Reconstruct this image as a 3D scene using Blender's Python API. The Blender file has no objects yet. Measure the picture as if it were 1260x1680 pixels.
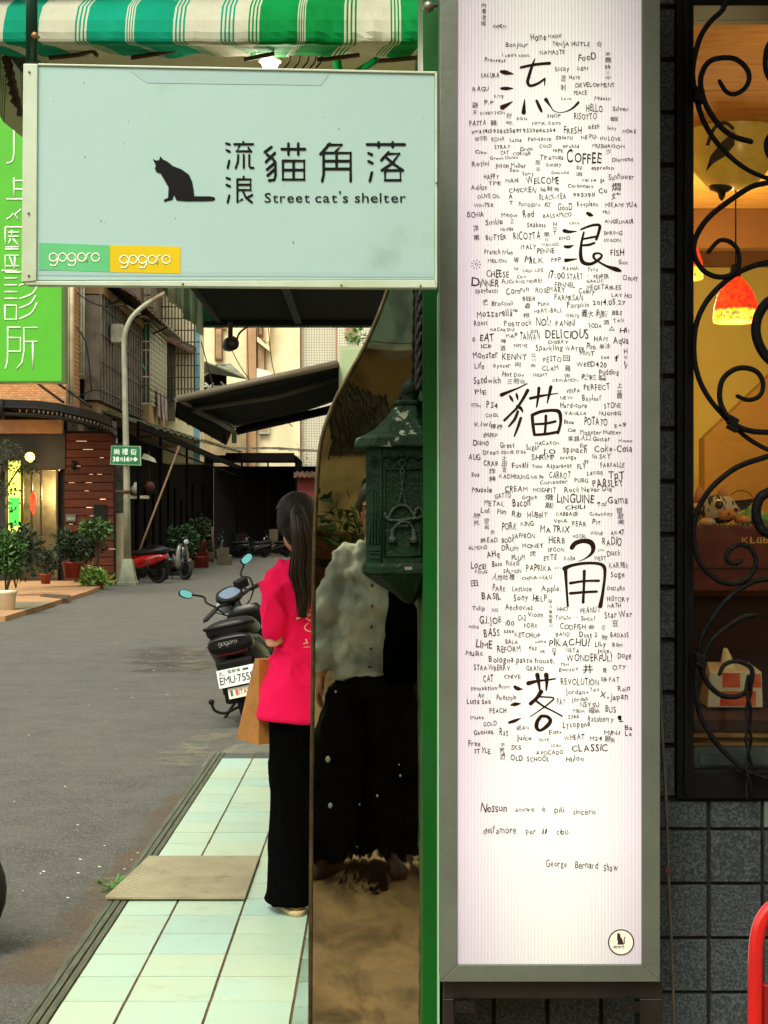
import bpy, bmesh, math, random
from mathutils import Vector, Matrix, noise
from mathutils.bvhtree import BVHTree
random.seed(7)
R = math.radians
SC = bpy.context.scene
COL = SC.collection
# ------------------------------------------------------------------ camera, world, sun, exposure
F = 2525.0; VX = 615.0; VY = 862.0; EYE = 1.5
cam_d = bpy.data.cameras.new('camera'); cam = bpy.data.objects.new('camera', cam_d); COL.objects.link(cam)
cam.location = (0, 0, EYE); cam.rotation_euler = (R(90), 0, 0)
cam_d.sensor_fit = 'VERTICAL'; cam_d.sensor_height = 24; cam_d.lens = F/1680*24
cam_d.shift_x = (630-VX)/1680; cam_d.shift_y = (VY-840)/1680
cam_d.clip_start = 0.05; cam_d.clip_end = 400
SC.camera = cam
W = bpy.data.worlds.new('World'); SC.world = W; W.use_nodes = True
nt = W.node_tree; nt.nodes.clear()
sky = nt.nodes.new('ShaderNodeTexSky'); sky.sky_type = 'NISHITA'; sky.sun_disc = False
SUN_E, SUN_R = 56, 200
sky.sun_elevation = R(SUN_E); sky.sun_rotation = R(SUN_R); sky.air_density = 1.5; sky.dust_density = 5; sky.ozone_density = 1
hs = nt.nodes.new('ShaderNodeHueSaturation'); hs.inputs['Saturation'].default_value = 0.28
tint = nt.nodes.new('ShaderNodeMixRGB'); tint.blend_type = 'MULTIPLY'; tint.inputs[0].default_value = 1; tint.inputs[2].default_value = (1.0, 1.0, 0.86, 1)
bg = nt.nodes.new('ShaderNodeBackground'); bg.inputs[1].default_value = 0.15
wo = nt.nodes.new('ShaderNodeOutputWorld')
nt.links.new(sky.outputs[0], hs.inputs['Color']); nt.links.new(hs.outputs[0], tint.inputs[1]); nt.links.new(tint.outputs[0], bg.inputs[0]); nt.links.new(bg.outputs[0], wo.inputs[0])
sd = bpy.data.lights.new('sun', 'SUN'); sd.energy = 1.4; sd.angle = R(25); sd.color = (1, .95, .84)
so = bpy.data.objects.new('sun', sd); COL.objects.link(so)
az = R(SUN_R)   # nishita: rotation 0 = +Y, clockwise
sdir = Vector((math.sin(az)*math.cos(R(SUN_E)), math.cos(az)*math.cos(R(SUN_E)), math.sin(R(SUN_E))))
so.rotation_euler = sdir.to_track_quat('Z', 'Y').to_euler()
SC.view_settings.view_transform = 'Standard'; SC.view_settings.look = 'None'
SC.view_settings.exposure = 0.85; SC.view_settings.gamma = 1; SC.view_settings.use_curve_mapping = False
SC.render.engine = 'CYCLES'
SC.cycles.max_bounces = 8; SC.cycles.diffuse_bounces = 4; SC.cycles.glossy_bounces = 4; SC.cycles.transmission_bounces = 6; SC.cycles.transparent_max_bounces = 8
SC.cycles.sample_clamp_indirect = 4; SC.cycles.use_denoising = True

# ------------------------------------------------------------------ helpers
def P(px, py, Y): return Vector(((px-VX)*Y/F, Y, EYE-(py-VY)*Y/F))
def XA(px, Y): return (px-VX)*Y/F
def ZA(py, Y): return EYE-(py-VY)*Y/F
def lin(c): return tuple(((v/255)/12.92 if v/255 <= .04045 else ((v/255+.055)/1.055)**2.4) for v in c)
MATS = {}
def mat(name, c, rough=.6, metal=0, c2=None, ns=8, nd=4, lo=.35, hi=.65, bump=0, bs=40, rnd=0, spec=.5, coat=0, emit=None, es=0, stretch=None, c3=None, ns3=1.2, lo3=.55, hi3=.7, srgb=True, rvar=0):
    if name in MATS: return MATS[name]
    cv = (lambda q: lin(q)) if srgb else (lambda q: q)
    m = bpy.data.materials.new(name); m.use_nodes = True; n = m.node_tree; N = n.nodes; L = n.links
    b = N['Principled BSDF']
    b.inputs['Roughness'].default_value = rough; b.inputs['Metallic'].default_value = metal
    b.inputs['Specular IOR Level'].default_value = spec; b.inputs['Coat Weight'].default_value = coat
    b.inputs['Base Color'].default_value = (*cv(c), 1)
    tc = N.new('ShaderNodeTexCoord'); src = tc.outputs['Object']
    if rnd or stretch:
        mp = N.new('ShaderNodeMapping'); L.new(src, mp.inputs[0]); src = mp.outputs[0]
        if stretch: mp.inputs['Scale'].default_value = stretch
    oi = None
    if rnd:
        oi = N.new('ShaderNodeObjectInfo'); ml = N.new('ShaderNodeMath'); ml.operation = 'MULTIPLY'; ml.inputs[1].default_value = 37.0
        L.new(oi.outputs['Random'], ml.inputs[0]); L.new(ml.outputs[0], mp.inputs['Location'])
    col = None
    def nz(scale, lo_, hi_, detail=4):
        t = N.new('ShaderNodeTexNoise'); t.inputs['Scale'].default_value = scale; t.inputs['Detail'].default_value = detail; t.inputs['Roughness'].default_value = .62
        L.new(src, t.inputs['Vector']); r = N.new('ShaderNodeMapRange'); r.inputs[1].default_value = lo_; r.inputs[2].default_value = hi_
        L.new(t.outputs[0], r.inputs[0]); return r.outputs[0]
    if c2 is not None:
        mx = N.new('ShaderNodeMixRGB'); mx.inputs[1].default_value = (*cv(c), 1); mx.inputs[2].default_value = (*cv(c2), 1)
        L.new(nz(ns, lo, hi, nd), mx.inputs[0]); col = mx.outputs[0]
    if c3 is not None:
        mx = N.new('ShaderNodeMixRGB'); mx.inputs[1].default_value = (*cv(c), 1); mx.inputs[2].default_value = (*cv(c3), 1)
        if col: L.new(col, mx.inputs[1])
        L.new(nz(ns3, lo3, hi3, 5), mx.inputs[0]); col = mx.outputs[0]
    if rnd:
        h = N.new('ShaderNodeHueSaturation'); h.inputs['Color'].default_value = (*cv(c), 1)
        if col: L.new(col, h.inputs['Color'])
        r = N.new('ShaderNodeMapRange'); r.inputs[3].default_value = 1-rnd; r.inputs[4].default_value = 1+rnd
        L.new(oi.outputs['Random'], r.inputs[0]); L.new(r.outputs[0], h.inputs['Value']); col = h.outputs[0]
    if col: L.new(col, b.inputs['Base Color'])
    if rvar:
        r = N.new('ShaderNodeMapRange'); r.inputs[3].default_value = max(0, rough-rvar); r.inputs[4].default_value = rough+rvar
        L.new(nz(ns*1.7, .3, .7), r.inputs[0]); L.new(r.outputs[0], b.inputs['Roughness'])
    if bump:
        t = N.new('ShaderNodeTexNoise'); t.inputs['Scale'].default_value = bs; t.inputs['Detail'].default_value = 3; L.new(src, t.inputs['Vector'])
        bp = N.new('ShaderNodeBump'); bp.inputs['Strength'].default_value = bump; bp.inputs['Distance'].default_value = .02
        L.new(t.outputs[0], bp.inputs['Height']); L.new(bp.outputs[0], b.inputs['Normal'])
    if emit is not None:
        b.inputs['Emission Color'].default_value = (*cv(emit), 1); b.inputs['Emission Strength'].default_value = es
    MATS[name] = m
    return m
def tag(o, label=None, cat=None, group=None, kind=None):
    if label: o['label'] = label
    if cat: o['category'] = cat
    if group: o['group'] = group
    if kind: o['kind'] = kind
    return o
def empty(name, loc=(0, 0, 0), rz=0, **k):
    o = bpy.data.objects.new(name, None); COL.objects.link(o); o.location = loc; o.rotation_euler.z = rz; o.empty_display_size = .1
    o['_b'] = 0
    BASE[o.name] = Vector(loc); del o['_b']
    return tag(o, **k)
BASE = {}
class MB:
    def __init__(s): s.bm = bmesh.new(); s.mi = 0
    def v(s, p): return s.bm.verts.new(p)
    def f(s, vs, smooth=False):
        try: q = s.bm.faces.new(vs)
        except ValueError: return None
        q.material_index = s.mi; q.smooth = smooth; return q
    def box(s, a, b, M=None):
        x0, y0, z0 = a; x1, y1, z1 = b
        c = [Vector(p) for p in ((x0,y0,z0),(x1,y0,z0),(x1,y1,z0),(x0,y1,z0),(x0,y0,z1),(x1,y0,z1),(x1,y1,z1),(x0,y1,z1))]
        if M is not None: c = [M @ p for p in c]
        v = [s.v(p) for p in c]
        for i in ((0,3,2,1),(4,5,6,7),(0,1,5,4),(1,2,6,5),(2,3,7,6),(3,0,4,7)): s.f([v[j] for j in i])
        return s
    def hexa(s, c):  # 8 corners, bottom 4 then top 4
        v = [s.v(p) for p in c]
        for i in ((0,3,2,1),(4,5,6,7),(0,1,5,4),(1,2,6,5),(2,3,7,6),(3,0,4,7)): s.f([v[j] for j in i])
        return s
    def quad(s, *p): s.f([s.v(q) for q in p]); return s
    def prism(s, poly, y0, y1):  # poly of (x,z)
        a = [s.v((x, y0, z)) for x, z in poly]; b = [s.v((x, y1, z)) for x, z in poly]
        s.f(a); s.f(b[::-1]); n = len(a)
        for i in range(n): s.f([a[i], b[i], b[(i+1) % n], a[(i+1) % n]])
        return s
    def prism3(s, pts, d):  # planar loop + vector
        a = [s.v(p) for p in pts]; b = [s.v(Vector(p)+Vector(d)) for p in pts]
        s.f(a); s.f(b[::-1]); n = len(a)
        for i in range(n): s.f([a[i], b[i], b[(i+1) % n], a[(i+1) % n]])
        return s
    def tube(s, pts, r, n=8, squash=None, cap=True, smooth=True):
        pts = [Vector(p) for p in pts]; k = len(pts)
        if k < 2: return s
        rr = [r]*k if not isinstance(r, (list, tuple)) else list(r)
        if cap == 'round':
            d0 = (pts[0]-pts[1]).normalized(); d1 = (pts[-1]-pts[-2]).normalized(); a, b = rr[0], rr[-1]
            pts = [pts[0]+d0*a*.95, pts[0]+d0*a*.6] + pts + [pts[-1]+d1*b*.6, pts[-1]+d1*b*.95]
            rr = [a*.3, a*.8] + rr + [b*.8, b*.3]; k += 4
        rings = []; up = None
        for i, p in enumerate(pts):
            t = (pts[min(i+1, k-1)]-pts[max(i-1, 0)])
            if t.length < 1e-9: t = Vector((0, 0, 1))
            t.normalize()
            if squash is not None: nrm = Vector(squash)
            elif up is None: nrm = Vector((0, 0, 1)) if abs(t.z) < .9 else Vector((0, 1, 0))
            else: nrm = up
            nrm = (nrm-t*nrm.dot(t))
            if nrm.length < 1e-6: nrm = t.orthogonal()
            nrm.normalize(); up = nrm; bt = t.cross(nrm).normalized(); ring = []
            for j in range(n):
                a = 2*math.pi*j/n
                ring.append(s.v(p + bt*math.cos(a)*rr[i] + nrm*math.sin(a)*rr[i]*(.12 if squash is not None else 1)))
            rings.append(ring)
        for i in range(k-1):
            for j in range(n): s.f([rings[i][j], rings[i][(j+1) % n], rings[i+1][(j+1) % n], rings[i+1][j]], smooth)
        if cap: s.f(rings[0][::-1]); s.f(rings[-1])
        return s
    def loft(s, secs, n=16, e=2.0, M=None, cap=True, axis='z'):
        # secs: (cx, cy, cz, ra, rb[, rot]) ellipse section normal to axis
        rings = []
        for q in secs:
            cx, cy, cz, ra, rb = q[:5]; rot = q[5] if len(q) > 5 else 0; ring = []
            for j in range(n):
                a = 2*math.pi*j/n; c, d = math.cos(a), math.sin(a)
                u = math.copysign(abs(c)**(2/e), c)*ra; w = math.copysign(abs(d)**(2/e), d)*rb
                u, w = u*math.cos(rot)-w*math.sin(rot), u*math.sin(rot)+w*math.cos(rot)
                p = Vector((cx+u, cy+w, cz)) if axis == 'z' else (Vector((cx+u, cy, cz+w)) if axis == 'y' else Vector((cx, cy+u, cz+w)))
                if M is not None: p = M @ p
                ring.append(s.v(p))
            rings.append(ring)
        for i in range(len(rings)-1):
            for j in range(n): s.f([rings[i][j], rings[i][(j+1) % n], rings[i+1][(j+1) % n], rings[i+1][j]], True)
        if cap: s.f(rings[0][::-1]); s.f(rings[-1])
        return s
    def lathe(s, c, prof, n=20, cap=True): return s.loft([(c[0], c[1], c[2]+z, max(r, 1e-4), max(r, 1e-4)) for r, z in prof], n=n, cap=cap)
    def ball(s, c, r, n=12, m=8, M=None):
        rx, ry, rz = (r, r, r) if not isinstance(r, (list, tuple)) else r
        return s.loft([(c[0], c[1], c[2]-rz*math.cos(math.pi*i/m), max(rx*math.sin(math.pi*i/m), 1e-4), max(ry*math.sin(math.pi*i/m), 1e-4)) for i in range(m+1)], n=n, M=M)
    def add(s, verts, faces, M=None):
        v = [s.v(M @ Vector(p) if M is not None else p) for p in verts]
        for f_ in faces: s.f([v[i] for i in f_])
        return s
    def build(s, name, m, parent=None, loc=None, bev=0, smooth=None, rot=None, **k):
        me = bpy.data.meshes.new(name)
        base = Vector(loc) if loc is not None else Vector((0, 0, 0))
        if parent is not None: base = BASE.get(parent.name, Vector((0, 0, 0)))
        bmesh.ops.recalc_face_normals(s.bm, faces=s.bm.faces)
        if bev:
            ed = [e for e in s.bm.edges if len(e.link_faces) == 2 and e.calc_face_angle(0) > R(25)]
            bmesh.ops.bevel(s.bm, geom=ed, offset=bev, segments=2, profile=.5, affect='EDGES', clamp_overlap=True)
        if base.length: bmesh.ops.translate(s.bm, vec=-base, verts=s.bm.verts)
        if smooth is not None:
            for f_ in s.bm.faces: f_.smooth = smooth
        s.bm.to_mesh(me); s.bm.free()
        for mm in (m if isinstance(m, (list, tuple)) else [m]): me.materials.append(mm)
        o = bpy.data.objects.new(name, me); COL.objects.link(o)
        if parent is not None: o.parent = parent; BASE[o.name] = base
        else: o.location = base; BASE[o.name] = base
        return tag(o, **k)
def piece(src, parent, loc, sc=(1, 1, 1), rot=None, name=None):
    o = bpy.data.objects.new(name or src.name.split('.')[0], src.data if hasattr(src, 'data') else src); COL.objects.link(o)
    o.parent = parent; o.location = Vector(loc)-BASE.get(parent.name, Vector((0, 0, 0))); o.scale = sc
    if rot: o.rotation_euler = rot
    return o
def copy_tree(o, parent=None):
    c = o.copy(); COL.objects.link(c); c.parent = parent
    for ch in o.children: copy_tree(ch, c)
    return c
def meshbox(name, s, m, bev=0):
    b = MB(); b.box((-s[0]/2, -s[1]/2, -s[2]/2), (s[0]/2, s[1]/2, s[2]/2)); me = bpy.data.meshes.new(name)
    if bev: bmesh.ops.bevel(b.bm, geom=list(b.bm.edges), offset=bev, segments=1, affect='EDGES')
    b.bm.to_mesh(me); b.bm.free(); me.materials.append(m); return me
def wobble(o, amp, sc, along=None, seed=0):
    me = o.data; me.update(); nn = [v.normal.copy() for v in me.vertices]
    for v, n_ in zip(me.vertices, nn):
        q = Vector((v.co.x*sc+seed, v.co.y*sc, v.co.z*sc*(along or 1)))
        v.co += n_*amp*noise.noise(q)
    me.update()
GLY = {}
def glyph(ch, off=0.0):
    k = (ch, off)
    if k not in GLY:
        cu = bpy.data.curves.new('glyph', 'FONT'); cu.body = ch; cu.size = 1; cu.offset = off; cu.resolution_u = 3
        ob = bpy.data.objects.new('glyph', cu); me = bpy.data.meshes.new_from_object(ob)
        vs = [v.co.copy() for v in me.vertices]; fs = [tuple(p.vertices) for p in me.polygons]
        bpy.data.objects.remove(ob); bpy.data.meshes.remove(me); bpy.data.curves.remove(cu)
        if vs: x0 = min(v.x for v in vs); x1 = max(v.x for v in vs); y0 = min(v.y for v in vs); y1 = max(v.y for v in vs)
        else: x0 = y0 = 0; x1 = .25; y1 = .7
        GLY[k] = (vs, fs, x0, x1, y0, y1)
    return GLY[k]
def word(mb, s, M, w, h, off=0.0, jit=0, gap=.09, dz=0):
    """lay string s in plane M (x right, y up), from x=0, cap height h, fitted to width w"""
    pos = []; x = 0
    for ch in s:
        if ch == ' ': x += .3; continue
        g = glyph(ch, 0.0 if ch in 'MWNmwKk&' else off); pos.append((g, x, ch)); x += g[3]-g[2]+gap
    tot = max(x-gap, 1e-3); kx = w/tot; ky = h/(.73 if ord(s[0]) < 0x2000 else .9)
    for g, x, ch in pos:
        a = R(random.uniform(-10, 9))*jit; dy = random.uniform(-.07, .07)*jit; sy = 1+random.uniform(-.2, .16)*jit
        cx = (g[2]+g[3])/2
        G = M @ Matrix.Translation((0, 0, dz)) @ Matrix.Diagonal((kx, ky, 1, 1)) @ Matrix.Translation((x+cx-g[2], dy, 0)) @ Matrix.Rotation(a, 4, 'Z') @ Matrix.Diagonal((1, sy, 1, 1)) @ Matrix.Translation((-cx, (.13 if ord(ch) >= 0x2000 else 0), 0))
        if jit:
            sd_ = random.uniform(0, 99); mb.add([v+Vector((noise.noise(Vector((v.x*3, v.y*3, sd_))), noise.noise(Vector((v.x*3, v.y*3, sd_+9))), 0))*.055*jit for v in g[0]], g[1], G)
        else: mb.add(g[0], g[1], G)
def face_cam(px, py, Y):  # plane facing the camera side (-Y), x right, y up
    p = P(px, py, Y); return Matrix.Translation(p) @ Matrix(((1,0,0,0),(0,0,-1,0),(0,1,0,0),(0,0,0,1)))
def remesh(o, vox, sm=2):
    m = o.modifiers.new('r', 'REMESH'); m.mode = 'VOXEL'; m.voxel_size = vox; m.use_smooth_shade = True
    s = o.modifiers.new('s', 'SMOOTH'); s.iterations = sm; s.factor = .6
    bpy.context.view_layer.update(); dg = bpy.context.evaluated_depsgraph_get()
    me = bpy.data.meshes.new_from_object(o.evaluated_get(dg)); old = o.data; mats = [x for x in old.materials]
    o.modifiers.clear(); o.data = me; me.name = o.name.split('.')[0]
    me.materials.clear()
    for x in mats: me.materials.append(x)
    for p in me.polygons: p.use_smooth = True; p.material_index = 0
    return o
def smoothline(pts, k=4):
    pts = [Vector(p) for p in pts]; out = []
    for i in range(len(pts)-1):
        p0 = pts[max(i-1, 0)]; p1 = pts[i]; p2 = pts[i+1]; p3 = pts[min(i+2, len(pts)-1)]
        for j in range(k):
            t = j/k
            out.append(.5*((2*p1)+(p2-p0)*t+(2*p0-5*p1+4*p2-p3)*t*t+(3*p1-p0-3*p2+p3)*t**3))
    out.append(pts[-1]); return out
def leaves(mb, c, rad, n, size, droop=0, shell=.4):
    c = Vector(c)
    for i in range(n):
        while True:
            d = Vector((random.uniform(-1, 1), random.uniform(-1, 1), random.uniform(-1, 1)))
            if shell < d.length < 1 or (d.length < 1 and random.random() < .3): break
        if noise.noise(d*2.3+c) < -.18: continue
        p = c + Vector((d.x*rad[0], d.y*rad[1], d.z*rad[2])); L = size*random.uniform(.6, 1.3)
        t = (Vector((random.gauss(0, 1), random.gauss(0, 1), random.gauss(-droop, .7)))+d*.8).normalized(); s_ = t.cross(Vector((random.gauss(0, .5), random.gauss(0, .5), 1))).normalized()
        nn = t.cross(s_)
        a = mb.v(p); b = mb.v(p+t*L*.5+s_*L*.24+nn*L*.05); e = mb.v(p+t*L-nn*L*.1); d2 = mb.v(p+t*L*.5-s_*L*.24+nn*L*.05)
        mb.f([a, b, e]); mb.f([a, e, d2])
# ================================================================== SETTING: road, pavement
ASPH = mat('asphalt', (68, 68, 64), .85, c2=(80, 79, 74), ns=2.2, lo=.3, hi=.7, c3=(98, 96, 88), ns3=75, lo3=.48, hi3=.62, bump=.5, bs=110, rvar=.1)
# speckle of light grit on the asphalt
def grit(m, scale, th, col, fac=.8):
    n = m.node_tree; N = n.nodes; L = n.links; b = N['Principled BSDF']; old = b.inputs['Base Color'].links[0].from_socket
    tc = N.new('ShaderNodeTexCoord'); v = N.new('ShaderNodeTexVoronoi'); v.inputs['Scale'].default_value = scale; L.new(tc.outputs['Object'], v.inputs['Vector'])
    mr = N.new('ShaderNodeMapRange'); mr.inputs[1].default_value = th; mr.inputs[2].default_value = th*.6; L.new(v.outputs['Distance'], mr.inputs[0])
    t = N.new('ShaderNodeTexNoise'); t.inputs['Scale'].default_value = 3; L.new(tc.outputs['Object'], t.inputs['Vector'])
    m2 = N.new('ShaderNodeMapRange'); m2.inputs[1].default_value = .5; m2.inputs[2].default_value = .65; L.new(t.outputs[0], m2.inputs[0])
    mu = N.new('ShaderNodeMath'); mu.operation = 'MULTIPLY'; L.new(mr.outputs[0], mu.inputs[0]); L.new(m2.outputs[0], mu.inputs[1])
    m3 = N.new('ShaderNodeMath'); m3.operation = 'MULTIPLY'; m3.inputs[1].default_value = fac; L.new(mu.outputs[0], m3.inputs[0])
    mx = N.new('ShaderNodeMixRGB'); L.new(m3.outputs[0], mx.inputs[0]); L.new(old, mx.inputs[1]); mx.inputs[2].default_value = (*lin(col), 1); L.new(mx.outputs[0], b.inputs['Base Color'])
grit(ASPH, 60, .30, (128, 126, 116)); grit(ASPH, 22, .16, (30, 29, 27), .95); grit(ASPH, 110, .5, (34, 33, 31), .8)
RZ = -.1
g = MB()
for i in range(40):
    for j in range(60):
        pass
g.quad((-14, -40, RZ), (14, -40, RZ), (14, 110, RZ), (-14, 110, RZ))
g.build('road', ASPH, kind='structure')
g = MB(); g.quad((-120, -120, RZ-.02), (120, -120, RZ-.02), (120, 200, RZ-.02), (-120, 200, RZ-.02)); g.build('ground', mat('earth', (95, 90, 80), .95, c2=(80, 76, 68)), kind='structure')
# dirt stains: irregular sheets with soft fading edges made by noise threshold in the material are part of the road surface
def stain(name, pts, col, dz, thr=.5, soft=.14, ns=2.4, seed=0, wid=None):
    m = bpy.data.materials.new(name); m.use_nodes = True; n = m.node_tree; N = n.nodes; L = n.links; b = N['Principled BSDF']
    b.inputs['Base Color'].default_value = (*lin(col), 1); b.inputs['Roughness'].default_value = .9
    tc = N.new('ShaderNodeTexCoord'); t = N.new('ShaderNodeTexNoise'); t.inputs['Scale'].default_value = ns; t.inputs['Detail'].default_value = 7; t.inputs['Roughness'].default_value = .7
    L.new(tc.outputs['Object'], t.inputs['Vector'])
    at = N.new('ShaderNodeAttribute'); at.attribute_name = 'edge'
    ad = N.new('ShaderNodeMath'); ad.operation = 'ADD'; L.new(t.outputs[0], ad.inputs[0]); L.new(at.outputs['Fac'], ad.inputs[1])
    mr = N.new('ShaderNodeMapRange'); mr.inputs[1].default_value = thr+.5; mr.inputs[2].default_value = thr+.5+soft; L.new(ad.outputs[0], mr.inputs[0])
    mm = N.new('ShaderNodeMath'); mm.operation = 'MULTIPLY'; mm.inputs[1].default_value = .75; L.new(mr.outputs[0], mm.inputs[0])
    L.new(mm.outputs[0], b.inputs['Alpha'])
    me = bpy.data.meshes.new('dirt_patch'); vs = []; fs = []; ed = []
    k = 7
    for i, (x, y, w) in enumerate(pts):
        for j in range(k):
            u = j/(k-1)*2-1; vs.append((x+u*w, y, RZ+dz)); ed.append((1-abs(u)**1.5)*(.62 if 0 < i < len(pts)-1 else 0))
    for i in range(len(pts)-1):
        for j in range(k-1): fs.append((i*k+j, i*k+j+1, (i+1)*k+j+1, (i+1)*k+j))
    me.from_pydata(vs, [], fs); me.materials.append(m); a = me.attributes.new('edge', 'FLOAT', 'POINT')
    for i, e in enumerate(ed): a.data[i].value = e
    o = bpy.data.objects.new('dirt_patch', me); COL.objects.link(o); tag(o, kind='stuff')
    o['label'] = name
def gr(px, py, z=RZ): Y = (EYE-z)*F/(py-VY); return (px-VX)*Y/F, Y
def strip(l): return [(*gr(px, py), w) for px, py, w in l]
stain('rust brown dirt band along the kerb', strip([(20, 1670, .35), (70, 1610, .38), (130, 1540, .3), (190, 1470, .26), (240, 1400, .24), (275, 1350, .22), (300, 1310, .2), (320, 1270, .1)]), (108, 88, 66), .004, .36, .4)
stain('pale grey dirt beside the kerb', strip([(60, 1680, .3), (120, 1590, .3), (170, 1500, .3), (200, 1450, .4), (260, 1380, .2)]), (116, 110, 88), .008, .5, .3)
stain('pale sand patch in front of the pavement end', strip([(300, 1275, .3), (300, 1255, .55), (300, 1240, .6), (320, 1225, .5), (350, 1205, .4), (370, 1190, .2)]), (140, 132, 106), .008, .48, .35, ns=4.2)
stain('reddish stain on the asphalt by the scooter', strip([(270, 1120, .4), (275, 1100, 1.0), (280, 1080, 1.3), (285, 1065, 1.2), (290, 1050, .5)]), (70, 54, 46), .004, .45, .35)
stain('light dust patch on the asphalt by the scooter', strip([(320, 1118, .3), (330, 1105, .6), (320, 1098, .7), (310, 1065, .6), (300, 1055, .3)]), (120, 112, 92), .012, .52, .3, ns=4.6)
rb = random.Random(5); pl = mat('litter', (225, 225, 215), .7)
lt = MB()
for i in range(46):
    px, py = (rb.gauss(245, 45), rb.gauss(1085, 25)) if i < 26 else (rb.uniform(20, 330), rb.uniform(1100, 1500)); x, y = gr(px, py); s_ = rb.uniform(.005, .014)*(1.5 if i < 26 else 1)
    a = rb.uniform(0, 3); c_, d_ = math.cos(a)*s_, math.sin(a)*s_*.6
    lt.quad((x-c_, y-d_, RZ+.014), (x+d_, y-c_*.6, RZ+.014), (x+c_, y+d_, RZ+.016), (x-d_, y+c_*.5, RZ+.014))
tag(lt.build('paper_litter', pl), 'tiny white paper scraps scattered over the asphalt', kind='stuff')

GROUT = mat('grout', (104, 80, 48), .9, c2=(60, 50, 38), ns=20, bump=.3)
pv = MB(); pv.box((-.985, -14, -.12), (1.6, 10.15, -.0022)); pave = pv.build('pavement', GROUT, kind='structure')
TILE = mat('glazed_tile', (162, 194, 182), .34, c2=(176, 192, 166), ns=.5, lo=.4, hi=.6, c3=(122, 138, 122), ns3=9, lo3=.6, hi3=.95, rnd=.035, bump=.04, bs=60, rvar=.12)
TILE2 = mat('glazed_tile_green', (142, 170, 156), .3, c2=(120, 144, 126), ns=2, c3=(96, 114, 100), ns3=6, lo3=.6, hi3=.9, rnd=.07, bump=.03, bs=30, rvar=.12)
SLATE = mat('slate_tile', (62, 66, 66), .5, c2=(80, 84, 80), ns=6, rnd=.15)
cols = [(-.985, -.785), (-.785, -.518), (-.518, -.255), (-.255, .012), (.012, .28)]
D = .266; meshes = {}
for ci, (xa, xb) in enumerate(cols):
    for kk, m in (('a', TILE), ('b', TILE2), ('s', SLATE)): meshes[(ci, kk)] = meshbox('tile', (xb-xa-.0095, D-.0085, .02), m)
rt = random.Random(3)
y = 9.9-D/2; rows = 0
while y > 3.0:
    for ci, (xa, xb) in enumerate(cols):
        off = 0 if ci < 3 else -.06
        k = ('a' if ci < 3 else 'b')
        o = bpy.data.objects.new('tile', meshes[(ci, k)]); COL.objects.link(o); o.parent = pave
        o.location = ((xa+xb)/2, y+off, -.008+rt.uniform(-.0012, .0012)); o.rotation_euler = (rt.uniform(-.002, .002), rt.uniform(-.002, .002), rt.uniform(-.004, .004))
    y -= D
for ci, (xa, xb) in enumerate(cols[:5]):
    o = bpy.data.objects.new('tile', meshes[(ci, 's')]); COL.objects.link(o); o.parent = pave; o.location = ((xa+xb)/2, 9.9+.125, -.010); o.scale = (1, .93, 1)
# mirror side of the pavement, behind the camera: plain warm concrete
g = MB(); g.box((-.98, -14, -.1), (1.6, 2.98, .001)); g.build('near_pavement', mat('warm_concrete', (128, 100, 62), .8, c2=(96, 74, 46), ns=6, c3=(90, 74, 50), ns3=30, lo3=.6, hi3=.7, bump=.2), kind='structure')
# kerb of grooved boards
KW = mat('kerb_board', (92, 96, 78), .6, c2=(58, 62, 50), ns=14, lo=.4, hi=.7, stretch=(6, .5, 1), bump=.25, bs=60, metal=.1)
kb = MB(); ys = [3.0, 4.55, 6.1, 7.6, 8.9, 10.15]
root = empty('kerb', (-1.03, 6.5, -.1), kind='structure')
for a, b in zip(ys[:-1], ys[1:]):
    k = MB()
    for s_ in range(3): k.box((-1.066+s_*.028, a+.004, -.1), (-1.066+s_*.028+.023, b-.004, .004+.002*(s_ == 1)))
    k.box((-1.064, a+.006, -.1), (-.987, b-.006, -.006)); k.build('board', KW, root, bev=.002)
# concrete lip at the end of the pavement
g = MB(); g.prism3([(-1.15, 10.16, -.1), (1.6, 10.16, -.1), (1.6, 10.16, -.01), (-.95, 10.16, -.01)], (0, .5, 0)); g.build('concrete_ramp', mat('lip', (112, 108, 94), .9, c2=(86, 84, 74), ns=5, bump=.3), kind='structure')
# chequer plate over the kerb
g = MB(); a = [(-1.075, 6.13), (-.517, 6.13), (-.517, 6.89), (-1.012, 6.89)]
g.prism3([(x, y, .010) for x, y in a], (0, 0, .012))
CP = mat('chequer_plate', (156, 148, 120), .6, metal=.1, c2=(138, 130, 104), ns=5, c3=(90, 80, 62), ns3=9, lo3=.6, hi3=.8)
plate = g.build('ramp_plate', CP, None, loc=(-.8, 6.5, .01), bev=.002)
tag(plate, 'beige metal tread plate laid across the kerb and mint tiles', 'ramp plate')
g = MB(); r_ = 0; yy = 6.15
while yy < 6.87:
    xx = -1.04+(.02 if r_ % 2 else 0)
    while xx < -.53:
        if xx > -1.055+(yy-6.13)*.085:
            s_ = 1 if (r_ + int(xx*50)) % 2 else -1
            d = Vector((.011, .011*s_, 0)); n_ = Vector((-.002*s_, .002, 0)); c_ = Vector((xx, yy, .0215))
            v = [g.v(c_+d), g.v(c_+n_*1.5), g.v(c_-d), g.v(c_-n_*1.5)]; t_ = g.v(c_+Vector((0, 0, .003)))
            for i in range(4): g.f([v[i], v[(i+1) % 4], t_])
        xx += .04
    yy += .022; r_ += 1
g.build('tread_pattern', CP, plate, kind='stuff')
# weed by the kerb
g = MB(); x, y = gr(178, 1463); leaves(g, (x, y, RZ+.03), (.05, .05, .02), 26, .06, shell=.1)
tag(g.build('weed', mat('weed_leaf', (60, 110, 40), .6, rnd=.1), loc=(x, y, RZ)), 'small green weed growing beside the kerb at the tread plate', 'weed')

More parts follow.
